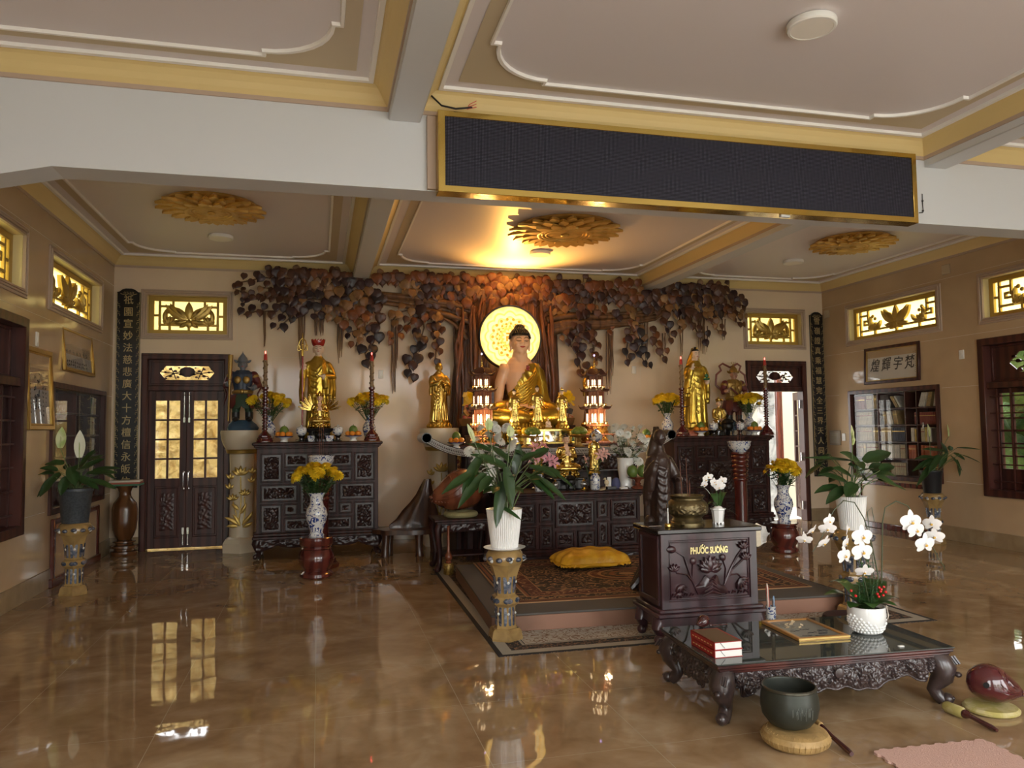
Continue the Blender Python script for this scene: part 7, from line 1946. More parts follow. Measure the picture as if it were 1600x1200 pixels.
# lit pagodas
PGW=M('pagoda_wood',(.22,.085,.045),.35,mix=((.14,.05,.03),'wave',6,.3,.8,3));PGR=M('pagoda_roof',(.055,.018,.014),.35)
PLIT=M('lit_lattice',(.9,.8,.6),.4,emit=((1,.74,.42),1.3));PGLOW=M('warm_led',(1,.8,.5),.4,emit=((1,.68,.28),5.))
def pagoda(lab,loc):
	t=thing('lit_pagoda',lab,'pagoda',loc);t.scale=(.74,.74,1)
	ap=lambda r:[(r*math.cos(2*PI*(k+.5)/6),r*math.sin(2*PI*(k+.5)/6))for k in range(6)]
	def hexring(b,prof,mi=0):b.lathe(prof,6,rot=PI/6,mi=mi)
	b=MB();hexring(b,[(.235,0),(.235,.035),(.21,.045),(.21,.06),(.225,.07),(.225,.10)]);b.build('base',GILTC,t)
	b=MB();hexring(b,[(.255,.10),(.255,.125),(.0,.125)]);b.build('terrace',PGW,t)
	zt=.125
	rails=MB();roofs=MB();glow=[]
	for k,(r,h)in enumerate(((.185,.20),(.168,.19),(.148,.165))):
		b=MB();hexring(b,[(r*.90,zt),(r*.90,zt+h)])
		for(x,y)in ap(r*.97):b.lathe([(.013,0),(.013,h)],8,(x,y,zt))
		hexring(b,[(r*1.0,zt+h-.02),(r*1.0,zt+h)]);b.build('storey_walls',PGW,t)
		w=MB()
		for f in range(6):
			a=2*PI*f/6-PI/2
			m=Matrix.Rotation(a+PI/2,4,'Z')@Matrix.Translation((0,-r*.90*.866-.002,zt))
			for o in(-1,0,1):
				cx=o*r*.29;hw=r*.10;hh_=h*.62
				poly=[(cx-hw,.02),(cx+hw,.02),(cx+hw,hh_)]+[(cx+hw*math.cos(q),hh_+hw*1.1*math.sin(q))for q in(.5,1.,PI/2,2.1,2.6)]+[(cx-hw,hh_)]
				q=MB();q.prism(poly,-.003,.002,1 if False else 0);w.join(q,m)
				if f in(0,1,5):
					g=MB()
					for s in(-1,1):
						for j in range(4):g.tube([(cx-hw*s,-.005,.03+hh_*j/4),(cx+hw*s,-.005,.03+hh_*(j+1)/4)],.0016,4)
					rails.join(g,m)
		w.build('lit_windows',PLIT,t)
		rr=r*1.22
		for f in range(6):
			(x0,y0),(x1,y1)=ap(rr)[f],ap(rr)[(f+1)%6]
			for zz in(.012,.032):rails.tube([(x0,y0,zt+zz),(x1,y1,zt+zz)],.004,5,1)
			for j in range(6):q=j/6;rails.tube([(x0+(x1-x0)*q,y0+(y1-y0)*q,zt),(x0+(x1-x0)*q,y0+(y1-y0)*q,zt+.032)],.0035,5,1)
			for j in(1,4):q=j/5;glow.append((x0*.93+(x1-x0)*.93*q,y0*.93+(y1-y0)*.93*q,zt+.014))
		zt+=h
		e=r*1.62 if k<2 else r*1.60;rh=.055 if k<2 else .10
		rings=[]
		for(q,zz)in((1.,.0),(1.,.012),(.86,.022),(.70,rh*.7),(.52 if k==2 else .62,rh)):
			ring=[]
			for f in range(6):
				for j in range(6):
					(x0,y0),(x1,y1)=ap(e*q)[f],ap(e*q)[(f+1)%6];s=j/6;lift=.030*q**4*abs(2*s-1)**3
					sc=1-.07*(1-abs(2*s-1))*q
					ring.append(((x0+(x1-x0)*s)*sc,(y0+(y1-y0)*s)*sc,zt+zz+lift))
			rings.append(ring)
		roofs.loft(rings)
		for(x,y)in ap(e):rails.tube([(x*.55,y*.55,zt+rh),(x*.8,y*.8,zt+.03),(x*.97,y*.97,zt+.036),(x*1.04,y*1.04,zt+.058)],.006,5,1)
		zt+=rh*.85
	rails.build('gilt_railings',[PGW,GOLD],t);roofs.build('upswept_roofs',PGR,t,angle=30);gb_=MB();gb_.ell((0,0,0),.010,8,6);gm=gb_.mesh('led_bulb',[PGLOW])
	for q in glow:link('led_bulb',gm,t,q)
	b=MB();b.lathe([(.05,0),(.055,.02),(.03,.035),(.022,.05),(.026,.065),(.018,.075),(.022,.09),(.015,.10),(.018,.115),(.012,.125),(.014,.14),(.008,.15),(.005,.20),(0,.21)],14,(0,0,zt-.02));b.build('spire',GOLD,t)
	b=MB();b.ell((0,0,zt+.20),.014,12,8);b.build('crystal_tip',M('violet_crystal',(.6,.5,.9),.1,emit=((.55,.40,1),2.5))if 'violet_crystal' not in bpy.data.materials else bpy.data.materials['violet_crystal'],t)
	l=bpy.data.lights.new('pagoda_lamp','POINT');o=bpy.data.objects.new('pagoda_lamp',l);COL.objects.link(o);l.energy=5;l.color=(1,.70,.35);l.shadow_soft_size=.05
	o.location=(loc[0],loc[1]-.30,loc[2]+.16)
PGT=1.36
for(x,lab)in((2.06,'left'),(3.62,'right')):
	t=thing('carved_plinth','gilded carved plinth under the %s lit pagoda'%lab,'plinth',(x,9.69,PGT+.0005));t.scale=(.82,.82,1)
	b=MB();b.box(-.25,.25,-.22,.22,0,.03,bev=.006);b.box(-.25,.25,-.22,.22,.105,.125,bev=.006);b.build('plinth_boards',PGW,t)
	b=MB();relief(b,-.24,.24,.03,.105,-.20,.02,17,40,.012);b.box(-.235,.235,-.198,.21,.03,.105);b.build('gilt_carving',GILTC,t)
	pagoda('three-storey lit wooden pagoda %s of the large seated statue'%lab,(x,9.69,PGT+.126))
t=thing('gold_casket','wide gold and glass casket under the small standing statues','casket',(2.83,9.58,1.3605))
CASK=glass('casket_glass',(.85,.80,.55),.05,.25)
b=MB()
for q in((-.44,.44,0,.03),(-.44,.44,.165,.194)):b.box(q[0],q[1],-.13,.13,q[2],q[3],bev=.005)
for x in(-.43,-.22,0,.22,.43):b.box(x-.014,x+.014,-.125,-.10,.03,.165,bev=.003);b.box(x-.014,x+.014,.10,.125,.03,.165,bev=.003)
b.build('gilt_frame',BRASS,t)
b=MB();b.box(-.40,.40,-.06,.06,.03,.12,bev=.01);b.build('gold_contents',GOLD,t)
b=MB();b.add([(-.43,-.115,.03),(.43,-.115,.03),(.43,-.115,.165),(-.43,-.115,.165)],[(0,1,2,3)]);b.build('glass_front',CASK,t)
CEL=[M('wrapper_'+n,c,.3,mix=(c2,'noise',18,.45,.55))for n,c,c2 in(('red',(.42,.03,.03),(.50,.20,.05)),('orange',(.60,.25,.04),(.70,.45,.10)),('dark',(.05,.04,.05),(.30,.28,.25)),('cream',(.60,.48,.30),(.55,.15,.05)),('green',(.03,.07,.03),(.2,.15,.05)))]
BOW=M('yellow_ribbon',(.85,.55,.01),.3,spec=.6)
def basket(lab,loc,s,seed):
	t=thing('gift_basket',lab,'gift basket',loc);r=random.Random(seed)
	b=MB();b.lathe([(.12,0),(.14,.05),(.15,.10),(.14,.105),(0,.06)],20);b.build('basket',M('basket_wicker%d'%seed,(.30,.15,.05),.6,bump=('wave',40,.6,.01)),t)
	for k,(x,y,zz,w,h,a,m)in enumerate(((-.06,-.06,.18,.10,.05,.9,1),(-.02,-.10,.10,.20,.045,.25,0),(.06,-.07,.20,.08,.08,.3,2),(.02,-.04,.28,.09,.06,-.5,2),(.08,-.05,.11,.07,.10,0,3),(-.09,-.02,.12,.06,.10,.1,4),(-.02,.02,.24,.12,.10,.2,0),(.05,.03,.30,.08,.08,.6,3))):
		q=MB();q.box(-w/2,w/2,-.025,.025,-h/2,h/2,0,.006,Matrix.Translation((x,y,zz))@Matrix.Rotation(a,4,'Y'));q.build('packet',CEL[m],t)
	b=MB()
	for k in range(12):
		a=2*PI*k/12+.2;L=.085+.02*(k%3);d=Vector((math.cos(a),-.35,math.sin(a)*.75))
		c=Vector((0,-.09,.40));w=Vector((-math.sin(a)*.028,0,math.cos(a)*.028));p=[c,c+d*L*.55+Vector((0,-.03,.01)),c+d*L,c+d*L*.5+Vector((0,.01,-.012))]
		for(u,v_)in zip(p,p[1:]+p[:1]):b.add([u-w,u+w,v_+w,v_-w],[(0,1,2,3)])
	for s_ in(-1,1):b.add([(0,-.10,.39),(s_*.03,-.10,.40),(s_*.13,-.12,.28),(s_*.095,-.12,.27)],[(0,1,2,3)])
	b.build('bow',BOW,t,angle=180)
	b=MB();b.box(-.085,.085,.0,.012,.28,.47,bev=.003);b.build('backing_card',BOW,t)
	return t
basket('gift basket with yellow bow between the monk statue and the left pagoda',(2.03,10.38,1.6105),-1,1)
basket('gift basket with yellow bow left of the right pagoda',(3.42,10.42,1.6105),1,2)
for(x,y,w_)in((2.03,10.38,'left'),(3.42,10.42,'right')):
	b=MB();b.box(-.13,.13,-.12,.12,0,.25,bev=.006);tag(b.build('basket_stand',DWOOD,None,(x,y,1.36)),'plain dark block under the %s gift basket'%w_,'stand')
# long altar table: plates, leaf offerings, pot
TBZ=1.3255
fruit_plate('oranges and a pomelo at the left end of the long table',(at(713,690,Y=9.20).x,9.20,TBZ+.008),'at the left end of the long table')
fruit_plate('oranges and a pomelo at the right end of the long table',(at(1010,690,Y=9.20).x,9.20,TBZ+.012),'at the right end of the long table')
CAB=M('leafy_green',(.10,.17,.02),.5,mix=((.25,.30,.05),'noise',9,.4,.65));YFR=M('yellow_fruit',(.80,.52,.03),.35)
for(px,w_,fr)in((832,'left',820),(905,'right',900)):
	X=at(px,680,Y=9.20).x
	t=thing('brass_pedestal_dish','brass pedestal dish under leafy greens on the %s of the long table'%w_,'dish',(X,9.20,TBZ))
	b=MB();b.lathe([(.07,0),(.072,.012),(.03,.025),(.022,.06),(.035,.075),(.022,.09),(.03,.115),(.13,.135),(.14,.145),(.13,.146),(0,.13)],24);b.build('dish_body',GOLDD,t)
	t=thing('leafy_greens','head of leafy greens heaped on the %s brass dish'%w_,'vegetable',(X,9.20,TBZ+.1335));b=MB();r=random.Random(px)
	for k in range(26):
		a=r.uniform(0,6.28);el=r.uniform(.1,1.3);R_=.10
		c=Vector((math.cos(a)*math.cos(el),math.sin(a)*math.cos(el),math.sin(el)*.8))*R_*.6+Vector((0,0,.012));b.ell((c.x*1.15,c.y,c.z+.035),(.042,.042,.034),8,6)
	b.build('leaves',CAB,t)
	o=MB();o.ell((0,0,.045),(.045,.045,.047),16,12);tag(o.build('yellow_fruit',YFR,None,(at(fr,660,Y=9.34).x,9.345,TBZ+.16)),'round yellow fruit behind the greens on the %s'%w_,'fruit')
	q=MB();q.lathe([(.05,0),(.05,.01),(.02,.03),(.02,.12),(.06,.15),(.045,.16),(0,.16)],16);tag(q.build('fruit_stand',GOLDD,None,(at(fr,660,Y=9.34).x,9.345,TBZ+.0005)),'small brass stand holding the %s yellow fruit'%w_,'stand')
t=thing('lidded_jar','dark blue porcelain pot with lid on the long table before the right pagoda','jar',(at(931,690,Y=9.20).x,9.20,TBZ));b=MB();b.lathe([(.06,0),(.05,.03),(.03,.05),(.03,.06),(.08,.09),(.088,.13),(.07,.17),(.05,.18)],24);b.build('jar_body',BW3,t);b=MB();b.lathe([(.052,.178),(.05,.19),(.02,.205),(.022,.225),(0,.23)],18);b.build('lid',BW3,t)
# low altar: vases, lilies, fruit, trinkets
LZ=.8655;LY=8.20
def LX(px,Y=8.2):return at(px,760,Y=Y).x
TW_=[(.06,0),(.065,.02),(.055,.05),(.07,.14),(.085,.22),(.07,.27),(.082,.30),(.085,.305),(.07,.30),(0,.28)]
x1=LX(766);x2=LX(978,8.3)
vase('white_vase','white twisted vase on the left of the low altar',(x1,8.26,LZ),TW_,[CERW],28,flute=1,fa=.06)
vase('white_vase','tall smooth white vase on the right of the low altar',(x2,8.30,LZ),[(.075,0),(.08,.015),(.072,.04),(.078,.12),(.092,.22),(.090,.27),(.098,.34),(.10,.345),(.085,.34),(0,.3)],[CERW],32)
sp1=[tuple(Vector((at(px,py,Y=8.2).x-x1,8.18-8.26+.05*((k*37)%5-2)/2,at(px,py,Y=8.2).z-LZ-.28)))for k,(px,py)in enumerate(((749,669),(742,688),(765,679),(776,683),(757,700),(745,710),(773,703),(783,690),(797,699),(803,692),(768,664),(790,668),(735,705),(758,724),(779,716),(750,740),(787,708),(800,680),(742,722),(769,740),(781,727),(775,670)))]
bouquet('white_chrysanthemums','white chrysanthemums in the twisted vase behind the potted plant',(x1,8.26,LZ+.28),.3,.2,.3,len(sp1),WM,4,-.04,spread=sp1,leaves=5,ls=.08,face=.6)
sp2=[tuple(Vector((at(px,py,Y=8.25).x-x2,8.22-8.30+.06*((k*29)%5-2)/2,at(px,py,Y=8.25).z-LZ-.32)))for k,(px,py)in enumerate(((956,668),(975,668),(1001,668),(952,685),(977,679),(998,684),(973,689),(960,700),(986,694),(1002,700),(976,706),(995,711),(998,721),(1012,690),(985,670),(964,676)))]
bouquet('white_chrysanthemums','white chrysanthemums in the smooth white vase by the carved wood statue',(x2,8.30,LZ+.32),.2,.2,.3,len(sp2),WM,8,-.04,spread=sp2,leaves=5,ls=.07,face=.5)
PINK_P=M('pink_lily',(.72,.26,.34),.45,mix=((.82,.55,.55),'noise',12,.4,.7));PINK2=M('pale_lily',(.78,.46,.40),.45)
def lily_mesh(m,r):
	b=MB()
	for k in range(6):
		a=2*PI*k/6;q=MB();n=6;vs=[]
		for i in range(n+1):
			t_=i/n;w=r*.20*math.sin(PI*min(.98,t_*.9+.1))**.8;x=r*(.15+.95*t_);zz=r*(.75*t_-.75*t_**3)
			vs+=[(x,-w,zz),(x,0,zz-.06*r*math.sin(PI*t_)),(x,w,zz)]
		q.add(vs,[(3*i+j,3*i+3+j,3*i+4+j,3*i+1+j)for i in range(n)for j in(0,1)])
		b.join(q,Matrix.Rotation(a,4,'Z'))
	for k in range(5):a=2*PI*k/5;b.tube([(0,0,.05*r),(.2*r*math.cos(a),.2*r*math.sin(a),.7*r)],.02*r,4)
	return b.mesh('lily',[m],180)
LM1,LM2=lily_mesh(PINK_P,.085),lily_mesh(PINK2,.075)
def lilies(lab,x,y,z0,pts,me,seed):
	t=thing('lilies',lab,'flowers',(x,y,z0));st=MB();r=random.Random(seed)
	for(px,py,rx,rz)in pts:
		p=at(px,py,Y=y-.05);q=(p.x-x,-.05,p.z-z0)
		o=link('flower_head',me,t,q);o.rotation_euler=(1.0+rx,rz,r.uniform(0,1));sprig(st,(0,0,0),q,.004,3,.09,r)
	st.build('stems_and_leaves',LEAFG,t,angle=180)
JR=[(.05,0),(.055,.01),(.056,.08),(.058,.13),(.045,.155),(.032,.165),(.034,.185),(0,.185)]
xl,xr=LX(843),LX(929)
vase('porcelain_jar','blue and white jar holding pink lilies on the low altar',(xl,8.20,LZ),JR,[BW2],24,cat='jar')
vase('porcelain_jar','blue and white cylinder jar before the right veiled statue',(xr,8.18,LZ),JR,[BW1],24,cat='jar')
lilies('pink lilies leaning over the low altar before the teaching statue',xl,8.20,LZ+.17,((836,700,-.2,.2),(842,712,.1,-.3),(833,716,.2,.4),(858,718,.1,-.4),(848,697,-.3,0),(864,722,.3,-.6)),LM1,1)
lilies('pale lilies flanking the right veiled statue',xr,8.20+.12,LZ+.02,((913,718,.2,.5),(938,712,.0,-.6),(944,708,-.1,-.4)),LM2,2)
GLB=glass('crystal_ball',(.80,.78,.76),.0,.22)
for(px,w_)in((911.5,'between the censer and the cylinder jar'),(867,'left of the small black censer')):
	t=thing('crystal_ball','clear crystal ball on a gold foot %s'%w_,'crystal ball',(LX(px,8.16),8.14,LZ));b=MB();b.lathe([(.034,0),(.036,.01),(.02,.02),(.026,.03),(0,.031)],18);b.build('gold_foot',GOLD,t);b=MB();b.ell((0,0,.068),.042,20,14);b.build('ball',GLB,t);b=MB();b.lathe([(.02,.105),(.012,.112),(.006,.128),(0,.13)],12);b.build('gold_cap',GOLD,t)
censer('small black tripod censer in the middle of the low altar',(LX(891,8.2),8.20,LZ),.62)
t=thing('footed_dish','red turned pedestal dish under two pomelos','dish',(LX(996,8.14),8.13,LZ));b=MB();b.lathe([(.075,0),(.078,.015),(.06,.03),(.03,.04),(.04,.055),(.025,.07),(.035,.085),(.045,.1),(.11,.12),(.118,.13),(.11,.131),(0,.12)],28);b.build('dish_body',M('red_brown_turned',(.19,.05,.025),.25,coat=.4),t)
for s in(-1,1):b=MB();b.ell((0,0,.072),(.062,.062,.072),20,14);b.tube([(0,0,.14),(.003,0,.155)],.005,5);tag(b.build('pomelo',POM,None,(LX(996,8.14)+s*.0635,8.13,LZ+.1225)),'%s green pomelo of the pair on the red pedestal dish'%('left','right')[s>0],'pomelo')
t=thing('figurine','small cream bird figurine on the low altar','figurine',(LX(946),8.16,LZ));b=MB();b.lathe([(.02,0),(.018,.02),(.014,.05)],12);b.ell((0,0,.075),(.028,.02,.03),12,8);b.ell((-.018,0,.115),(.014,.014,.016),10,8);b.tube([(-.01,0,.09),(-.018,0,.11)],.010,6);b.tube([(-.03,0,.115),(-.045,0,.112)],[.005,.002],5);me=b.mesh('fig',[M('cream_porcelain',(.72,.60,.38),.2)]);link('figurine_body',me,t)
for(nm,lab,cat,px,Y,w,d,h,m)in(('white_card','upright white card behind the bird figurine','card',952,8.26,.05,.012,.13,PLASW),('black_box','flat black box at the right of the low altar','box',955,8.10,.11,.05,.035,DARKB),('white_phone_case','small white slab beside the flat black box','slab',968,8.10,.085,.05,.022,PLASW),('blue_cloth_bundle','folded blue cloth bundle before the white vase','cloth',963,8.24,.10,.06,.12,M('slate_blue_cloth',(.07,.08,.18),.7)),('black_stone','small black stone in front of the white vase','stone',979,8.11,.05,.04,.03,DARKB)):
	b=MB();X=LX(px,Y)+(.05 if nm=='white_phone_case' else 0)
	if 'stone' in nm or 'cloth' in nm:b.loft([[(w/2*q*math.cos(a)*(1+.15*math.sin(3*a)),d/2*q*math.sin(a),h*zz)for a in[2*PI*k/16 for k in range(16)]]for q,zz in((1.,0),(1.05,.4),(.8,.85),(.3,1.))])
	else:b.box(-w/2,w/2,-d/2,d/2,0,h,bev=.004)
	tag(b.build(nm,m,None,(X,Y,LZ+.0005)),lab,cat)
# big wooden fish drum, mallet
FISHW=M('fish_drum_wood',(.20,.058,.026),.26,mix=((.13,.036,.017),'wave',2.2,.3,.75,6),coat=.3);STRAW=M('straw_ring',(.34,.30,.14),.75,bump=('wave',30,.5,.006))
HOLE=M('dark_hollow',(.004,.003,.003),.9)
def fish_drum(name,lab,loc,R,mat,rotz=0,pad=None,dark=False):
	"""hollow round drum: bulbous back, tapering carved snout to -x, slit with round ends"""
	t=thing(name,lab,'wooden fish',loc,rotz)
	b=MB();n=40;rings=[]
	for i in range(26):
		u=i/25;x=-1.20+2.15*u
		if u<.5:r=.22+.62*math.sin(u/.5*PI/2)**1.2
		else:r=.84*math.sqrt(max(0.0004,1-((u-.5)/.5)**2.4))
		r=max(r,.02)if i else .16
		zc=-.28*(1-min(1,u/.6))**1.2
		ring=[]
		for k in range(n):
			a=2*PI*k/n
			g=1+(.018*math.sin(9*a+u*20)if u<.45 else 0)
			ring.append((x*R,r*R*.94*math.cos(a)*g,(zc+r*math.sin(a)*g*(.92 if math.sin(a)<0 else 1))*R))
		rings.append(ring)
	b.loft(rings);b.build('drum_body',mat,t)
	c=MB()
	for s in(-1,1):
		for(x0,z0,a,L,w)in((-.95,-.10,.6,.62,.10),(-.9,-.22,.25,.8,.09),(-1.0,-.3,-.05,.85,.10),(-.62,.10,1.1,.5,.09),(-.5,.3,.75,.5,.07),(-.75,.02,.85,.55,.06)):
			pts=[]
			for j in range(7):
				f=j/6;xx=x0+L*f*math.cos(a+.3*f);zz=z0+L*f*math.sin(a+.3*f);u=(xx+1.20)/2.15
				r=(.22+.62*math.sin(min(.5,u)/.5*PI/2)**1.2)if u<.5 else .84*math.sqrt(max(.0004,1-((u-.5)/.5)**2.4));zc=-.28*(1-min(1,u/.6))**1.2
				q=max(-.95,min(.95,(zz-zc)/r));pts.append((xx*R,s*r*.955*R*math.sqrt(1-q*q),zz*R))
			c.tube(pts,[w*R*.15,w*R*.32,w*R*.38,w*R*.36,w*R*.30,w*R*.2,w*R*.1],7)
		c.ell((-1.02*R,s*.20*R,-.12*R),.075*R,12,8);c.ell((-1.24*R,s*.09*R,-.26*R),.06*R,10,8)
		for k in range(5):c.ell(((-1.1+.11*k)*R,s*(.17+.07*k)*R,(-.40-.01*k)*R),.06*R,9,6)
	for k in range(5):c.ell((-1.22*R,(-.12+.06*k)*R,-.40*R),.05*R,8,6)
	c.build('fish_carving',mat,t)
	h=MB()
	for s in(-1,1):h.lathe([(0,0),(.125*R,0),(.125*R,.02*R),(0,.02*R)],20,mat=Matrix.Translation((.34*R,s*.775*R,.12*R))@Matrix.Rotation(-s*PI/2,4,'X'))
	h.build('sound_hole',HOLE,t)
	return t
def ring_pad(name,lab,loc,R,r,mat,sy=1.):
	b=MB();b.lathe([(R+r*math.cos(a),r+r*.8*math.sin(a)-.2*r)for a in[2*PI*k/14 for k in range(15)]],40,sy=sy)
	me=b.mesh(name,[mat]);o=link(name,me,None,loc);return tag(o,lab,'cushion ring')
ring_pad('straw_ring','straw ring under the big wooden fish drum',(1.56,8.56,.5755),.155,.042,STRAW)
fish_drum('wooden_fish_drum','big red-brown wooden fish drum on the small carved table',(1.57,8.56,.575+.305),.285,FISHW,.10)
t=thing('drum_mallet','tall red mallet with gold padded head standing by the small table','mallet',(1.365,8.24,0))
b=MB();b.lathe([(.05,0),(.056,.01),(.056,.11),(.05,.12),(0,.12)],24);b.build('padded_head',M('gold_brocade',(.42,.28,.07),.4,metal=.5,mix=((.20,.12,.03),'noise',40,.4,.6)),t)
b=MB();b.lathe([(.03,.118),(.036,.13),(.026,.145),(.036,.16),(.045,.18),(.042,.20),(.022,.235),(.015,.26),(.014,.50),(.017,.515),(.012,.52),(0,.52)],20);b.build('handle',FISHW,t)
# on the offering cabinet
BRZ=M('old_bronze',(.20,.155,.075),.38,metal=.85,mix=((.11,.085,.045),'noise',12,.4,.7),bump=('noise',70,.2,.004))
CZ=.8225
p=at(1092,812,Z=CZ);bx_,by_=p.x,p.y+.17
t=thing('bronze_incense_urn','round bronze incense urn on the offering cabinet','urn',(2.72,5.33,CZ))
b=MB();b.lathe([(.125,0),(.125,.012),(.115,.02),(.118,.03),(.112,.04),(.105,.05),(.125,.065),(.150,.10),(.153,.13),(.145,.16),(.125,.18),(.118,.185),(.118,.195),(.128,.205),(.132,.215),(.120,.216),(.112,.19),(0,.185)],44);b.build('urn_body',BRZ,t)
b=MB();relief(b,-.45,.45,.075,.155,0,.008,5,60,.008)
b.v=[((.1455+(-q[1]))*math.sin(q[0]/.145)*(1-.9*((q[2]-.12)/.22)**2+.03),-(.1455+(-q[1]))*math.cos(q[0]/.145)*(1-.9*((q[2]-.12)/.22)**2+.03),q[2])for q in b.v];b.build('relief_band',BRZ,t)
for k in range(4):a=PI/4+PI/2*k;q=MB();q.lathe([(.02,-.0),(.026,.008),(.02,.02),(.014,.03)],10,(.108*math.cos(a),.108*math.sin(a),0));q.build('foot',BRZ,t)
b=MB();b.lathe([(0,.198),(.113,.196),(.11,.186)],24);b.build('ash_fill',ASH,t)
for k,(dx,dy,tx,L)in enumerate(((-.035,.01,-.012,.28),(.002,-.01,-.008,.30),(.022,.0,.0,.13),(.03,.01,.004,.11))):
	b=MB();b.tube([(0,0,0),(tx,0,L)],[.0026,.0022],6);tag(b.build('incense_stick',INC,None,(2.72+dx,5.33+dy,CZ+.198)),'incense stick standing in the bronze urn','incense stick','incense sticks in the bronze urn')
q=at(1049,821,Z=CZ)
t=thing('brass_stick_holder','small ribbed brass holder with a white stick on the offering cabinet','holder',(2.475,5.155,CZ));b=MB();b.lathe([(.022,0),(.025,.005),(.025,.025),(.02,.032),(0,.032)],20,flute=1,fa=.08);b.build('holder_body',GOLD,t)
t=thing('white_stick','white incense stick standing in the ribbed brass holder','incense stick',(2.475,5.155,CZ+.0325));b=MB();b.tube([(0,0,0),(0,0,.11)],.0042,7);b.build('white_shaft',PLASW,t);b=MB();b.tube([(0,0,.11),(0,0,.165)],.0048,7);b.build('burnt_end',WIREB,t)
t=thing('tweezers','thin metal tweezers lying on the left of the offering cabinet','tweezers',(2.41,5.24,CZ+.004));b=MB();b.tube([(-.05,.0,0),(.05,-.012,0)],.003,5);b.tube([(-.05,.0,0),(.05,.012,0)],.003,5);b.build('arms',CHROME,t)
ORP=M('orchid_white',(.86,.84,.82),.5,sss=.05);ORC=M('orchid_throat',(.70,.42,.06),.5);GLEAF=M('waxy_leaf',(.030,.080,.016),.3,mix=((.05,.115,.03),'noise',6,.4,.7),coat=.3)
def orchid_mesh(r):
	"""moth orchid seen from -y: two broad petals, three sepals, lip"""
	b=MB()
	def pt(a,d,rl,rw,y,bulge,n=14):
		c,sn=math.cos(a),math.sin(a);vs=[]
		for k in range(n):
			q=2*PI*k/n;u=d+rl*math.cos(q);v=rw*math.sin(q)*(1-.18*math.cos(q))
			vs.append((u*c-v*sn,y+.10*r*(u*u+v*v)/(r*r),u*sn+v*c))
		vs.append((d*c,y-bulge,d*sn));b.add(vs,[(k,(k+1)%n,n)for k in range(n)])
	for a in(PI/2,PI/2+2.25,PI/2-2.25):pt(a,.52*r,.50*r,.30*r,.02*r,.02*r)
	for s in(.12,PI-.12):pt(s,.54*r,.55*r,.50*r,-.03*r,.06*r)
	b.ell((0,-.14*r,-.12*r),(.15*r,.14*r,.13*r),9,6,1);b.ell((0,-.14*r,.06*r),(.08*r,.11*r,.09*r),8,6,0)
	for s in(-1,1):b.ell((s*.16*r,-.10*r,-.05*r),(.09*r,.05*r,.11*r),8,6,0)
	b.add([(-.10*r,-.15*r,-.2*r),(.10*r,-.15*r,-.2*r),(.05*r,-.20*r,-.42*r),(-.05*r,-.20*r,-.42*r)],[(0,1,2,3)],0)
	return b.mesh('orchid_flower',[ORP,ORC],180)
OR1,OR2=orchid_mesh(.034),orchid_mesh(.062)
def strap_leaf(b,p,ang,L,w,rise,droop,n=9,mi=0,fold=.12):
	c,s=math.cos(ang),math.sin(ang);vs=[]
	for i in range(n+1):
		t_=i/n;d=L*t_;zz=rise*math.sin(min(1,t_*1.3)*PI/2)-droop*t_**2.2;ww=w*math.sin(PI*min(.995,.08+t_*.92))**.75
		for o in(-1,0,1):vs.append((p[0]+d*c-o*ww*s,p[1]+d*s+o*ww*c,p[2]+zz+(fold*ww if o else 0)))
	b.add(vs,[(3*i+j,3*i+3+j,3*i+4+j,3*i+1+j)for i in range(n)for j in(0,1)],mi)
t=thing('small_orchid_pot','small white octagonal pot with white orchid on the offering cabinet','potted plant',(2.945,5.27,CZ))
b=MB();b.lathe([(.038,.008),(.050,.10),(.058,.105),(.058,.115),(.048,.115),(.042,.10),(0,.098)],8,rot=PI/8)
for k in range(8):a=PI/8+2*PI*k/8;b.box(.034*math.cos(a)-.006,.034*math.cos(a)+.006,.034*math.sin(a)-.006,.034*math.sin(a)+.006,0,.012)
b.build('pot',CERW,t,angle=25)
b=MB();b.ell((0,0,.112),(.036,.036,.022),14,8);b.build('moss_top',M('white_wool',(.75,.74,.70),.9),t)
for(a,L,w,ri,dr)in((2.6,.15,.034,.16,.0),(.5,.13,.030,.13,.02),(-.3,.15,.022,.01,.07),(3.5,.11,.02,.07,.03),(1.4,.12,.028,.12,.02)):b=MB();strap_leaf(b,(0,0,.11),a,L,w,ri,dr);b.build('leaf',GLEAF,t,angle=180)
b=MB();b.tube([(0,0,.11),(-.01,-.01,.22),(-.03,-.02,.30),(-.09,-.03,.335),(-.12,-.03,.33)],.0025,5);b.tube([(.01,0,.11),(.02,0,.2),(.025,-.01,.27),(.03,-.02,.30)],.0025,5);b.tube([(.015,0,.11),(.05,0,.2),(.055,0,.27),(.045,0,.32)],.0018,5);b.build('flower_stem',STEM,t)
for(x,zz,rz,rx)in((-.115,.335,.3,0),(-.09,.355,-.2,.2),(-.045,.315,.1,0),(-.03,.30,-.4,.1),(.0,.31,.2,0),(.025,.325,-.3,.1),(.02,.285,.1,.2),(-.005,.275,-.2,.3),(-.125,.30,.3,.6)):o=link('flower',OR1,t,(x,-.035,zz));o.rotation_euler=(rx,rz,rz*1.5)
p=at(1205,962,Z=0)
t=thing('pen_pot','small blue and white pen pot beside the offering cabinet','pot',(3.545,5.545,.005));b=MB();b.lathe([(.038,0),(.042,.008),(.040,.09),(.043,.1),(.035,.1),(.034,.02),(0,.02)],20);b.build('pot_body',BW2,t)
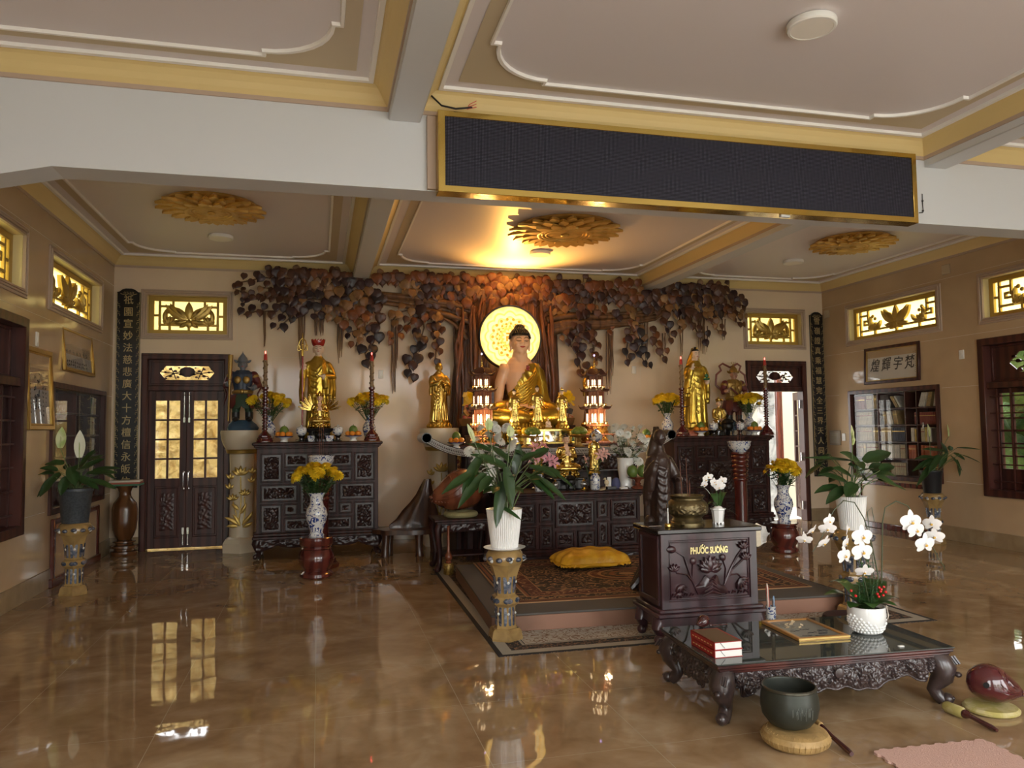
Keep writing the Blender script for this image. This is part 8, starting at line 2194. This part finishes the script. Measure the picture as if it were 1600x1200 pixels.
for k,(dx,dy,L,r_,m,lab)in enumerate(((-.017,.0,.26,.012,(.55,.12,.09),'bundle of red wrapped incense'),(.014,-.008,.16,.010,(.25,.42,.62),'pale blue pen'),(.0,.018,.15,.008,(.22,.06,.04),'brown pen'),(.004,-.018,.14,.006,(.12,.10,.09),'dark pen'))):
	b=MB();b.tube([(0,0,0),(dx*.5,dy*.5,L*.85),(dx*.6,dy*.6,L)],[r_,r_,r_*.4],9);tag(b.build('incense_bundle' if k==0 else 'pen',M('pen_%d'%k,m,.4,mix=((.75,.6,.5),'wave',14,.5,.55)if k==0 else None),None,(3.545+dx,5.545+dy,.0257)),'%s standing in the pen pot'%lab,'incense' if k==0 else 'pen')
b=MB();b.loft([[(.19*q*math.cos(a),.16*q*math.sin(a),zz)for a in[2*PI*k/28 for k in range(28)]]for q,zz in((.95,0),(1.0,.03),(1.0,.07),(.93,.10),(.5,.11))]);tag(b.build('meditation_cushion',M('maroon_velvet',(.035,.008,.010),.7),None,(at(1300,975,Z=0).x+.02,at(1300,975,Z=0).y-.15,.006)),'dark maroon round cushion behind the low table','cushion')
# on the low table
TZ=.3205
def on_table(px,py):return at(px,py,Z=TZ)
REDC=M('red_cloth_cover',(.34,.015,.012),.45);OLIVE=M('brown_cover',(.13,.075,.035),.5);PGW2=M('white_pages',(.80,.79,.75),.6,bump=('wave',120,.2,.002))
p=on_table(1117,1029);
for k in range(2):
	t=thing('red_bound_book','%s of the two thick red books on the low table'%('lower','upper')[k],'book',(p.x+.002*k,p.y+.004*k,TZ+.0405*k),-.02+.01*k)
	b=MB();w,d,h=.165,.275,.040
	b.box(0,w,0,d,0,.003);b.box(0,w,0,d,h-.003,h);b.box(0,.004,0,d,0,h);b.build('cover',REDC,t)
	b=MB();b.box(.008,w-.012,.010,d-.010,h-.0028,h+.0006);b.build('cover_panel',OLIVE,t)if k==1 else None
	b=MB();b.box(.004,w-.004,.003,d-.004,.003,h-.003);b.build('pages',PGW2,t)
	b=MB();b.tube([(.035,.002,h*.95),(.045,-.002,h*.6),(.06,-.002,h*.2)],.0012,4);b.build('bookmark_cord',WIREB,t)
	b=MB()
	for i in range(7):b.box(-.0006,.001,.03+.034*i,.05+.034*i,h*.42,h*.55)
	b.build('spine_lettering',BRL,t)
a0,a1,a2=on_table(1249,1003),on_table(1329,998),on_table(1182,975)
t=thing('framed_tray','gold-framed picture with scattered petals lying flat on the low table','framed picture',(a0.x,a0.y,TZ),-.055);w=(a1-a0).length;d=(a2-a0).length
WDF=M('amber_frame',(.40,.19,.05),.3,coat=.3);b=MB()
for q in((0,w,0,.022),(0,w,d-.022,d),(0,.022,0,d),(w-.022,w,0,d)):b.box(q[0],q[1],q[2],q[3],.0,.020,0,.004)
b.build('amber_frame',WDF,t);b=MB();b.box(-.004,w+.004,-.004,0,.008,.018);b.box(-.004,w+.004,-.004,0,0,.004,bev=.001);b.build('gilt_edge',GOLDD,t)
b=MB();b.box(.02,w-.02,.02,d-.02,.004,.012);b.build('picture_sheet',M('grey_sheet',(.20,.20,.18),.25),t)
b=MB();r=random.Random(9)
for k in range(9):
	x,y=.05+r.random()*.18,.05+.16*k/9
	pts=[(x+.012*i,y+.006*math.sin(2.4*i+k)+r.uniform(-.003,.003),.0128)for i in range(6)];b.tube(pts,.0018,4)
b.build('brush_writing',INK,t)
PTL=M('pale_petals',(.78,.66,.45),.5)
for k in range(16):
	q=MB();ww=.016*r.uniform(.8,1.2);q.add([(-ww,0,0),(0,-ww*.7,.004),(ww,0,.009),(0,ww*.7,.004)],[(0,1,2,3)]);a=r.uniform(0,6.28)
	px_,py_=a0.x+.13+r.uniform(-.06,.07)+.04,a0.y+.30+r.uniform(-.07,.08)
	tag(q.build('fallen_petal',PTL,None,(px_-.03,py_-.02,TZ+.0125),a),'pale fallen petal scattered on the framed picture','petal','petals scattered on the framed picture')
DKF=M('polished_dark_fish',(.055,.012,.012),.12,coat=.8)
p=on_table(1105,984);fish_drum('small_wooden_fish','small glossy dark wooden fish behind the red books',(p.x,p.y+.045,TZ+.042),.045,DKF,.3)
t=thing('fish_striker','thin dark striker lying beside the small wooden fish','striker',(p.x+.07,p.y+.06,TZ+.008),-.1);b=MB();b.tube([(-.01,0,0),(.10,0,0)],[.004,.003],6);b.ell((-.012,0,0),(.010,.007,.007),8,6);b.build('striker_body',DKF,t)
b=MB();b.box(-.016,.016,-.008,.008,0,.006,bev=.001);tag(b.build('white_eraser',PLASW,None,tuple(on_table(1412,1012)+Vector((0,.02,0)))),'tiny white block near the front edge of the low table','block')
p=on_table(1372,994);ox,oy=p.x-.005,p.y+.085
ot=thing('orchid_pot','round white studded pot on the right of the low table','pot',(ox,oy,TZ));oz=TZ
b=MB();PR=[(.062,0),(.075,.008),(.092,.035),(.104,.075),(.108,.115),(.106,.150),(.104,.158),(.096,.158),(.098,.14),(0,.135)];b.lathe(PR,44);b.build('pot_body',CERW,ot)
b=MB()
for i in range(7):
	zz=.018+.0155*i;rr_=[x for x in PR if x[1]>=zz][0];q=curve_at([(pz,pr_)for pr_,pz in PR[:6]],zz)[0]
	for k in range(26):
		a=2*PI*(k+.5*(i%2))/26
		if zz>.085+.028*math.sin(a*2+1.2):continue
		b.ell((q*math.cos(a),q*math.sin(a),zz),.0085,7,5)
b.build('studs',CERW,ot)
b=MB();b.lathe([(0,.142),(.09,.139),(.097,.13)],24);b.build('soil',BRIGHT_SOIL,ot)
pl=thing('orchid_arrangement','white moth orchids with broad leaves and red berries in the studded pot','flowers',(ox,oy,oz+.1425))
def OP(px,py,dy=0):q=at(px,py,Y=oy+dy);return Vector((q.x-ox,dy,q.z-oz-.1425))
def stemline(pts,r=.004):b=MB();b.tube([OP(*q)for q in pts],[r*(1-.45*i/len(pts))for i in range(len(pts))],7);b.build('flower_stem',M('orchid_stem',(.05,.065,.025),.4)if 'orchid_stem' not in bpy.data.materials else bpy.data.materials['orchid_stem'],pl)
stemline([(1368,940,0),(1372,900,0),(1362,850,-.02),(1350,810,-.04),(1335,785,-.05),(1318,782,-.06),(1303,797,-.06),(1295,812,-.06),(1285,838,-.05),(1270,862,-.05)])
stemline([(1377,940,.01),(1378,880,.01),(1379,815,.0),(1383,793,-.01),(1400,783,-.02),(1418,790,-.03),(1428,805,-.03),(1440,825,-.03),(1455,850,-.03),(1465,870,-.03),(1473,882,-.03),(1477,890,-.03),(1474,891,-.03)])
stemline([(1366,940,.02),(1364,880,.02),(1355,800,.03),(1362,793,.03),(1366,815,.02)],.003)
stemline([(1358,940,-.03),(1350,905,-.04),(1342,880,-.05),(1340,850,-.05)],.003);stemline([(1366,940,-.02),(1352,870,-.04),(1330,855,-.06)],.003)
for(px,py,s,rz,tl,dy)in((1296,814,.72,.2,.2,-.07),(1293,826,.8,-.5,.5,-.07),(1288,848,.85,.4,.6,-.07),(1269,829,.72,.6,.7,-.06),(1257,843,.72,-.6,.6,-.06),(1324,825,.85,.9,0,-.07),(1322,848,.8,.6,.3,-.07),(1320,868,.95,.3,.0,-.08),(1348,838,1.12,0,0,-.08),(1348,862,1.12,0,0,-.08),(1351,893,.85,-.4,.6,-.08),(1424,815,1.2,0,.0,-.05),(1432,828,1.05,.1,.1,-.06),(1456,818,.85,-1.0,0,-.05),(1460,838,.9,-.8,.2,-.05),(1446,850,1.1,0,.1,-.06)):
	o=link('flower',OR2,pl,OP(px,py,dy));o.scale=(s*.96,)*3;o.rotation_euler=(tl,0,rz)
for(a,L,w,ri,dr)in((2.9,.20,.055,.10,.03),(-.1,.17,.06,.07,.03),(.4,.14,.065,.13,.0),(3.5,.13,.05,.05,.03),(1.2,.14,.05,.10,.0),(-2.0,.12,.045,.06,.03),(-.9,.13,.045,.05,.02),(2.2,.16,.06,.14,.02)):b=MB();strap_leaf(b,(.02*math.cos(a),.02*math.sin(a),.0),a,L*1.15,w*1.15,ri*1.1,dr);b.build('broad_leaf',GLEAF,pl,angle=180)
FOL=M('fern_green',(.035,.095,.03),.5,mix=((.06,.14,.05),'noise',14,.4,.7))
for(x0,y0,tip,n_)in((.045,.01,(.035,.01,.34),13),(.02,.03,(.0,.03,.30),10),(-.03,.02,(-.02,.03,.16),7),(.06,.02,(.085,.0,.16),7),(.0,-.03,(.02,-.05,.16),7)):
	b=MB();r=random.Random(n_);b.tube([(x0,y0,0),tip],.003,5)
	for k in range(n_*2):
		f=.2+.8*k/(n_*2);q=Vector((x0,y0,0)).lerp(Vector(tip),f);a=k*2.4;L=.040*(1.15-.5*f);strap_leaf(b,q,a,L,.013,.012,.006,4)
	b.build('leafy_sprig',FOL,pl,angle=180)
BER=M('red_berry',(.55,.012,.015),.2,coat=.4)
r=random.Random(3)
for(px,py)in((1374,918),(1381,917),(1376,924),(1371,928),(1380,930),(1373,932),(1377,921),(1384,925),(1330,923),(1337,931)):
	b=MB();b.ell((0,0,0),.0085,10,8);b.build('berry',BER,pl,tuple(OP(px,py,-.09+r.uniform(-.01,.01))))
b=MB();b.tube([(.085,-.03,-.01),(.105,-.045,.02),(.112,-.05,-.04),(.105,-.05,-.06)],.003,5);b.tube([(.08,-.02,.0),(.12,-.04,.01)],.003,5);b.build('aerial_root',M('pale_root',(.55,.48,.40),.7),pl)
# singing bowl, striker, red fish, foam mat
BOWLM=M('dark_bronze_bowl',(.030,.034,.026),.42,metal=.35,mix=((.055,.060,.050),'noise',5,.4,.7));CUSHG=M('gold_velvet',(.42,.27,.10),.6,bump=('noise',22,.5,.01,1.),mix=((.30,.19,.07),'noise',16,.4,.7))
cx,cy=2.262,3.36
t=thing('bowl_cushion','round tan velvet cushion under the dark singing bowl','cushion',(cx,cy,0));b=MB();b.lathe([(.04,.002),(.13,.002),(.155,.022),(.162,.045),(.150,.068),(.11,.082),(.05,.074),(0,.07)],44);b.build('cushion_body',CUSHG,t)
b=MB()
for k in range(40):a=2*PI*k/40;b.tube([(.155*math.cos(a),.155*math.sin(a),.02),(.164*math.cos(a),.164*math.sin(a),.045),(.13*math.cos(a),.13*math.sin(a),.0775)],.0016,5)
b.build('gathered_piping',CUSHG,t)
cx,cy=2.252,3.385
t=thing('singing_bowl','large dark green bronze singing bowl in front of the low table','singing bowl',(cx,cy,.079))
b=MB();b.lathe([(.0,.0),(.06,.002),(.10,.02),(.130,.06),(.139,.105),(.136,.15),(.128,.185),(.127,.198),(.121,.20),(.119,.192),(.126,.15),(.128,.105),(.118,.06),(.09,.025),(0,.012)],52);b.build('bowl_body',BOWLM,t)
b=MB();b.lathe([(.1275,.186),(.1310,.190),(.1305,.198),(.1255,.2025),(.121,.2005),(.1215,.188),(.1275,.186)],52);b.build('bowl_rim',M('bronze_rim',(.085,.080,.060),.35,metal=.7),t)
WEAR=M('worn_patch',(.16,.17,.15),.5);b=MB();r=random.Random(6)
for k in range(22):
	a=-PI/2-.12+r.gauss(0,.20);zz=.11+r.uniform(-.005,.03);R_=.1392
	b.tube([(R_*math.cos(a),R_*math.sin(a),zz),(R_*.996*math.cos(a+r.uniform(-.02,.02)),R_*.996*math.sin(a),zz-r.uniform(.008,.045))],.0012,4)
b.build('worn_drips',WEAR,t)
s0,s1=at(1284,1146,Z=.012),at(1331,1179,Z=.012)
t=thing('bowl_striker','dark wooden striker lying right of the singing bowl','striker',(s0.x+.03,s0.y-.02,0));d=(s1-s0);b=MB();o_=Vector((-.03,.02,0))
b.tube([o_+Vector((0,0,.05)),o_+d*.35+Vector((0,0,.032)),o_+d*.85+Vector((0,0,.017)),o_+d+Vector((0,0,.014))],[.010,.011,.014,.011],12);b.build('handle',DKF,t)
b=MB();b.tube([o_+d*-.22+Vector((0,0,.055)),o_+d*-.02+Vector((0,0,.051))],[.012,.014],12);b.build('wrapped_head',CUSHG,t)
RFISH=M('maroon_fish_drum',(.085,.013,.016),.14,mix=((.050,.008,.010),'noise',8,.4,.7),coat=.7)
fx,fy=3.53,3.45
t=thing('fish_cushion','yellow-green flat cushion under the maroon wooden fish','cushion',(fx,fy,0),-.35);b=MB();b.lathe([(.05,.001),(.115,.001),(.13,.012),(.132,.022),(.12,.034),(.06,.038),(0,.036)],36,sx=1.05);b.build('cushion_body',M('olive_brocade',(.40,.34,.10),.5,mix=((.52,.45,.22),'noise',18,.45,.6)),t)
fish_drum('maroon_wooden_fish','glossy maroon wooden fish on the floor right of the low table',(fx,fy,.038+.112),.122,RFISH,PI-.55)
b0,b1=at(1477,1103,Z=.03),at(1558,1139,Z=.02)
t=thing('fish_mallet','padded mallet with dark handle lying before the maroon wooden fish','mallet',(b0.x,b0.y,0));d=b1-b0;d.z=0
b=MB();b.tube([Vector((0,0,.030)),d*.04+Vector((0,0,.030)),d*.34+Vector((0,0,.030)),d*.37+Vector((0,0,.030))],[.024,.029,.029,.024],18);b.build('padded_head',M('olive_padding',(.38,.32,.10),.6,mix=((.50,.43,.20),'noise',14,.45,.6)),t)
b=MB();b.tube([d*.36+Vector((0,0,.030)),d*.40+Vector((0,0,.030)),d*.44+Vector((0,0,.030)),d*.50+Vector((0,0,.029)),d*.56+Vector((0,0,.027)),d*.90+Vector((0,0,.016)),d+Vector((0,0,.013))],[.018,.024,.022,.012,.012,.014,.009],14);b.build('handle',DKF,t)
FOAM=M('pink_foam',(.62,.40,.33),.75,bump=('voronoi',160,.5,.004))
m0,m1=at(1366,1173,Z=.012),at(1521,1157,Z=.012);e1=(m1-m0).normalized();e2=Vector((e1.y,-e1.x,0));L=.60;n=22
P=[]
def edge(p,d,nrm,n):
	for k in range(n):
		s=L/n*k;o=.012 if k%2 else 0
		P.append(p+d*s+nrm*o);P.append(p+d*(s+L/n*.62)+nrm*o*1.0);
edge(m0,e1,-e2,16);edge(m0+e1*L,e2,e1,16);edge(m0+e1*L+e2*L,-e1,e2,16);edge(m0+e2*L,-e2,-e1,16)
b=MB();k=len(P);vs=[(q.x-m0.x,q.y-m0.y,0)for q in P]+[(q.x-m0.x,q.y-m0.y,.012)for q in P];b.add(vs,[tuple(range(k))[::-1],tuple(range(k,2*k))]+[(i,(i+1)%k,k+(i+1)%k,k+i)for i in range(k)])
tag(b.build('foam_mat',FOAM,None,(m0.x,m0.y,.0005),angle=20),'pink interlocking foam mat in the near right corner','mat')
# ceramic plant stands and potted plants
GLZ=M('amber_glaze',(.36,.235,.085),.22,mix=((.24,.15,.06),'noise',9,.35,.7),coat=.5,bump=('noise',26,.25,.006));GLB_=M('blue_glaze_panel',(.03,.045,.075),.25,mix=((.16,.15,.17),'noise',26,.45,.6),coat=.4,bump=('noise',60,.6,.006));GLW=M('white_glaze_flower',(.60,.60,.55),.25,coat=.4)
def plant_stand(lab,loc,H,rotz=0):
	t=thing('ceramic_plant_stand',lab,'plant stand',loc,rotz);s=H/.83
	b=MB();b.lathe([(.165*s,0),(.17*s,.02*s),(.155*s,.085*s),(.135*s,.105*s)],6,rot=PI/6);b.build('foot',GLZ,t,angle=20)
	b=MB();b.lathe([(.112*s,.10*s),(.10*s,.14*s),(.098*s,.30*s),(.105*s,.315*s)],6,rot=PI/6);b.build('lower_stem',GLZ,t,angle=20)
	b=MB();b.lathe([(.11*s,.312*s),(.135*s,.335*s),(.138*s,.37*s),(.13*s,.395*s),(.105*s,.41*s)],6,rot=PI/6);b.build('waist',GLZ,t,angle=20)
	b=MB();b.lathe([(.10*s,.405*s),(.102*s,.50*s),(.118*s,.58*s),(.145*s,.66*s),(.165*s,.70*s)],6,rot=PI/6);b.build('upper_stem',GLZ,t,angle=20)
	b=MB();b.lathe([(.16*s,.695*s),(.185*s,.735*s),(.187*s,.765*s),(.17*s,.80*s),(.15*s,.825*s),(.13*s,H),(0,H)],30);b.build('bulged_top',GLZ,t)
	for k in range(6):
		a=2*PI*k/6;m=Matrix.Rotation(a,4,'Z')
		def panel(r0,r1,z0,z1,w0,w1,mi=0,rnd=False):
			q=MB();c=.866
			if rnd:q.dome([(w0*math.cos(u),(z0+z1)/2+(z1-z0)/2*math.sin(u))for u in[2*PI*j/12 for j in range(12)]],-r0*c-.006*s,-r0*c+.02*s,.014*s,mi)
			else:
				tilt=math.atan2((r1-r0)*c,z1-z0);q.dome([(-w0,0),(w0,0),(w1,z1-z0),(-w1,z1-z0)],-.005*s,.01*s,.003*s,mi);q2=MB();q2.join(q,Matrix.Translation((0,-r0*c,z0))@Matrix.Rotation(tilt,4,'X'));q=q2
			p=MB();p.join(q,m);p.build('glazed_panel',GLB_,t)
		panel(.101*s,.099*s,.13*s,.30*s,.034*s,.034*s);panel(.104*s,.119*s,.43*s,.585*s,.032*s,.042*s);panel(.137*s,.137*s,.335*s,.392*s,.045*s,.045*s,0,True)
	b=MB()
	for k in range(12):
		a=2*PI*k/12;b.ell((.178*s*math.cos(a),.178*s*math.sin(a),(.75+.008*(k%2))*s),(.034*s,.034*s,.024*s),9,7)
	b.build('raised_leaves',GLB_,t)
	b=MB()
	for k in range(6):
		for(r_,zz,rr_)in((.192,.742,.022),(.108,.53,.016),(.098,.24,.015)):
			a=2*PI*k/6-PI/2+.08;b.ell((r_*s*.93*math.cos(a),r_*s*.93*math.sin(a),zz*s),(rr_*s,rr_*s,rr_*s),9,7)
	b.build('white_flowers',GLW,t)
	return t
LEAFD=M('plant_leaf',(.016,.042,.010),.36,mix=((.030,.072,.018),'noise',5,.35,.7),coat=.15);LEAFE=M('pale_spathe',(.34,.44,.13),.45,mix=((.55,.58,.30),'noise',6,.4,.6));SPATH=M('white_spathe',(.68,.68,.52),.45);STM2=M('petiole_green',(.10,.14,.05),.45)
def foliage_leaf(b,base,tip,w,up=(0,0,1),droop=.15,n=9,mi=0,heart=False):
	base,tip=Vector(base),Vector(tip);d=tip-base;L=d.length;d.normalize();side=d.cross(Vector(up));side=side.normalized()if side.length>1e-4 else Vector((1,0,0));nn=side.cross(d)
	vs=[]
	for i in range(n+1):
		t_=i/n;p=base+d*L*t_+Vector((0,0,-droop*L*t_*t_))
		ww=w*(math.sin(PI*min(.995,.12+t_*.88))**.8 if not heart else(1.25*math.sqrt(max(0,1-t_))*min(1,.55+t_*2)))
		rip=.05*w*math.sin(t_*14)
		for o in(-1,-.5,0,.5,1):vs.append(p+side*ww*o+nn*(.30*ww*abs(o)+rip*o))
	b.add(vs,[(5*i+j,5*i+5+j,5*i+6+j,5*i+1+j)for i in range(n)for j in range(4)],mi)
def leafy_plant(lab,loc,leaves,spathes=(),spread=.02,extra=8,name='potted_plant_foliage',pot_loc=None,seed=1,lw=.055):
	"""leaves given as (px, py of the blade base, px, py of the tip, depth offset)"""
	t=thing(name,lab,'plant',loc);r=random.Random(seed);o=Vector(loc)
	st=MB()
	for(x0,y0,x1,y1,dy,ws)in leaves:
		a=at(x0,y0,Y=loc[1]+dy*.6)-o;c=at(x1,y1,Y=loc[1]+dy)-o
		for q in(a,c):q.x=max(XL+.05-o.x,min(XR-.07-o.x,q.x))
		root=Vector((r.uniform(-spread,spread),r.uniform(-spread,spread),0))
		m=root.lerp(a,.55)+Vector((0,0,.25*max(.02,a.z)*.3));m.x=root.x+(a.x-root.x)*.38
		st.tube([root,m,a],[.005,.004,.003],6)
		b=MB();foliage_leaf(b,a,c,lw*ws,(r.uniform(-.25,.25),-.55,.85),r.uniform(.02,.16));b.build('leaf',LEAFD,t,angle=180)
	for k in range(extra):
		a_=r.uniform(0,6.28);R_=r.uniform(.10,.22);h_=r.uniform(.16,.36)
		a=Vector((R_*math.cos(a_),R_*math.sin(a_),h_));c=a+Vector((.13*math.cos(a_),.13*math.sin(a_),r.uniform(-.10,.06)))
		st.tube([Vector((a.x*.15,a.y*.15,0)),Vector((a.x*.5,a.y*.5,h_*.75)),a],[.005,.004,.003],6)
		b=MB();foliage_leaf(b,a,c,lw*.8,(r.uniform(-.25,.25),-.4,.9),r.uniform(.02,.2));b.build('leaf',LEAFD,t,angle=180)
	for(x0,y0,x1,y1,dy,w,m_)in spathes:
		a=at(x0,y0,Y=loc[1]+dy)-o;c=at(x1,y1,Y=loc[1]+dy)-o
		st.tube([Vector((0,0,0)),a*.5+Vector((0,0,.02)),a,a.lerp(c,.5)],.004,6)
		b=MB();foliage_leaf(b,a,c,w,(.3,-1,.0),.0);b.build('spathe',m_,t,angle=180)
		b=MB();b.tube([a,a.lerp(c,.55)+Vector((0,-.012,0))],[.006,.004],6);b.build('spadix',LEAFE,t)
	st.build('petioles',STM2,t)
	return t
def tub(name,lab,loc,prof,mat,seg=40,flute=0,fa=0,saucer=None):
	t=thing(name,lab,'plant pot',loc)
	if saucer:b=MB();b.lathe([(saucer*.8,0),(saucer,.012),(saucer+.004,.016),(saucer-.01,.016),(0,.008)],36);b.build('saucer',CERW,t)
	b=MB();b.lathe(prof,seg,(0,0,.009 if saucer else 0),flute=flute,fa=fa);b.build('pot_body',mat,t)
	b=MB();top=prof[-1];b.lathe([(0,top[1]-.028),(top[0]*.94,top[1]-.032),(top[0]*.95,top[1]-.05)],24,(0,0,.009 if saucer else 0));b.build('soil',BRIGHT_SOIL,t)
	return t
px_,py_=1.352,5.60
plant_stand('glazed ceramic plant stand in front of the prayer platform',(px_,py_,.0052),.655)
TOP=.005+.6565
tub('white_plant_pot','ribbed white plant pot on the ceramic stand before the platform',(px_,py_,TOP),[(.098,0),(.10,.01),(.128,.24),(.133,.285),(.136,.29),(.128,.29)],CERW,96,1,.035,.155)
leafy_plant('broad-leaved green plant with pale spathes in the ribbed white pot',(px_,py_,TOP+.268),[(752,712,722,765,-.1,1.1),(795,735,735,700,-.05,1.2),(783,752,775,820,-.2,1.1),(805,742,812,690,.1,1.),(820,740,868,775,-.1,1.1),(838,735,878,735,.05,1.2),(800,725,760,690,.1,1.1),(758,740,715,785,-.15,1.0),(768,745,748,765,-.2,1.0),(840,745,885,780,-.1,.8),(815,720,845,705,-.1,1.),(775,720,735,720,0,1.2),(790,730,800,785,-.25,1.1),(826,728,872,745,-.18,1.),(848,728,898,758,0,.8),(766,705,730,690,.1,1.),(805,705,838,720,.1,1.),(835,715,858,700,-.05,1.2),(780,790,815,812,-.2,.6),(745,735,690,768,-.12,1.0)],[(763,672,763,652,-.05,.035,LEAFE),(741,690,730,662,-.05,.02,LEAFE),(797,682,796,664,-.05,.035,LEAFE)],.05,seed=3,lw=.040,extra=14)
px_,py_=-2.32,8.38
plant_stand('glazed ceramic plant stand by the left wall',(px_,py_,0),.69,.2)
DPOT=M('slate_pot',(.035,.042,.05),.5,mix=((.06,.07,.08),'noise',60,.4,.6));BPOT=M('black_pot',(.010,.012,.016),.45)
tub('slate_plant_pot','dark slate plant pot on the stand by the left wall',(px_,py_,.6905),[(.115,0),(.12,.01),(.148,.30),(.158,.31),(.158,.335),(.148,.335)],DPOT)
leafy_plant('broad-leaved green plant with pale spathes by the left wall',(px_,py_,.99),[(95,740,55,770,-.15,1.),(90,735,48,730,-.1,.9),(125,735,165,715,-.05,.9),(135,740,185,735,0,.9),(110,730,118,755,-.2,1.1),(85,745,62,775,-.2,.9),(120,745,155,760,-.1,.9),(100,725,70,722,0,1.),(140,750,182,760,-.1,.8),(105,745,95,770,-.2,1.),(125,730,150,700,.1,.8),(145,735,190,728,.1,.7),(112,738,128,725,.05,.9)],[(94,700,97,667,-.02,.045,LEAFE),(124,715,125,672,.02,.05,SPATH)],.05,seed=5,lw=.05)
px_,py_=7.82,8.40
plant_stand('glazed ceramic plant stand by the right wall',(px_,py_,0),.66,-.2)
tub('black_plant_pot','black plant pot on the stand by the right wall',(px_,py_,.6605),[(.10,0),(.105,.01),(.128,.26),(.136,.27),(.136,.29),(.128,.29)],BPOT)
leafy_plant('drooping dark green plant in the black pot by the right wall',(px_,py_,.92),[(1468,712,1425,735,-.05,.8),(1462,720,1432,755,-.1,.8),(1480,712,1470,690,.05,.8),(1490,708,1515,718,-.2,.8),(1495,700,1545,700,-.45,.45),(1500,710,1545,722,-.45,.45),(1470,712,1450,735,-.15,.8),(1485,712,1508,735,-.15,.8),(1475,705,1440,700,0,.8),(1485,704,1505,695,.05,.8),(1478,710,1468,728,-.1,.8),(1460,715,1428,712,-.05,.8),(1490,715,1512,735,-.1,.8),(1470,715,1440,728,-.1,.8),(1496,718,1520,742,-.1,.7)],[(1452,682,1449,662,0,.03,LEAFE),(1482,682,1480,663,.1,.02,LEAFE)],.05,seed=7,lw=.05,extra=0)
px_,py_=4.265,5.45
plant_stand('glazed ceramic plant stand behind the orchid arrangement',(px_,py_,0),.70)
tub('white_plant_pot','ribbed white plant pot behind the orchid arrangement',(px_,py_,.7005),[(.09,0),(.092,.01),(.115,.22),(.119,.265),(.122,.27),(.115,.27)],CERW,88,1,.035)
leafy_plant('broad-leaved green plant in the ribbed white pot behind the orchids',(px_,py_,.95),[(1345,728,1312,700,.0,1.2),(1350,722,1392,705,0,1.35),(1330,745,1300,728,-.05,1.),(1325,755,1290,742,-.1,1.),(1318,750,1278,735,0,.7),(1310,760,1272,765,-.05,.8),(1320,762,1290,782,-.15,.9),(1335,755,1322,775,-.2,1.1),(1365,740,1400,738,0,1.),(1370,745,1402,758,-.1,1.),(1372,750,1418,765,-.05,.7),(1360,735,1385,722,.05,1.),(1345,740,1338,715,.05,.9),(1350,750,1345,735,-.1,1.),(1375,735,1398,728,-.1,1.1),(1340,735,1325,722,-.05,.9),(1330,720,1255,712,.1,.5)],[(1332,690,1330,664,0,.022,LEAFE),(1332,695,1334,680,-.02,.02,LEAFE)],.04,seed=9,lw=.05)
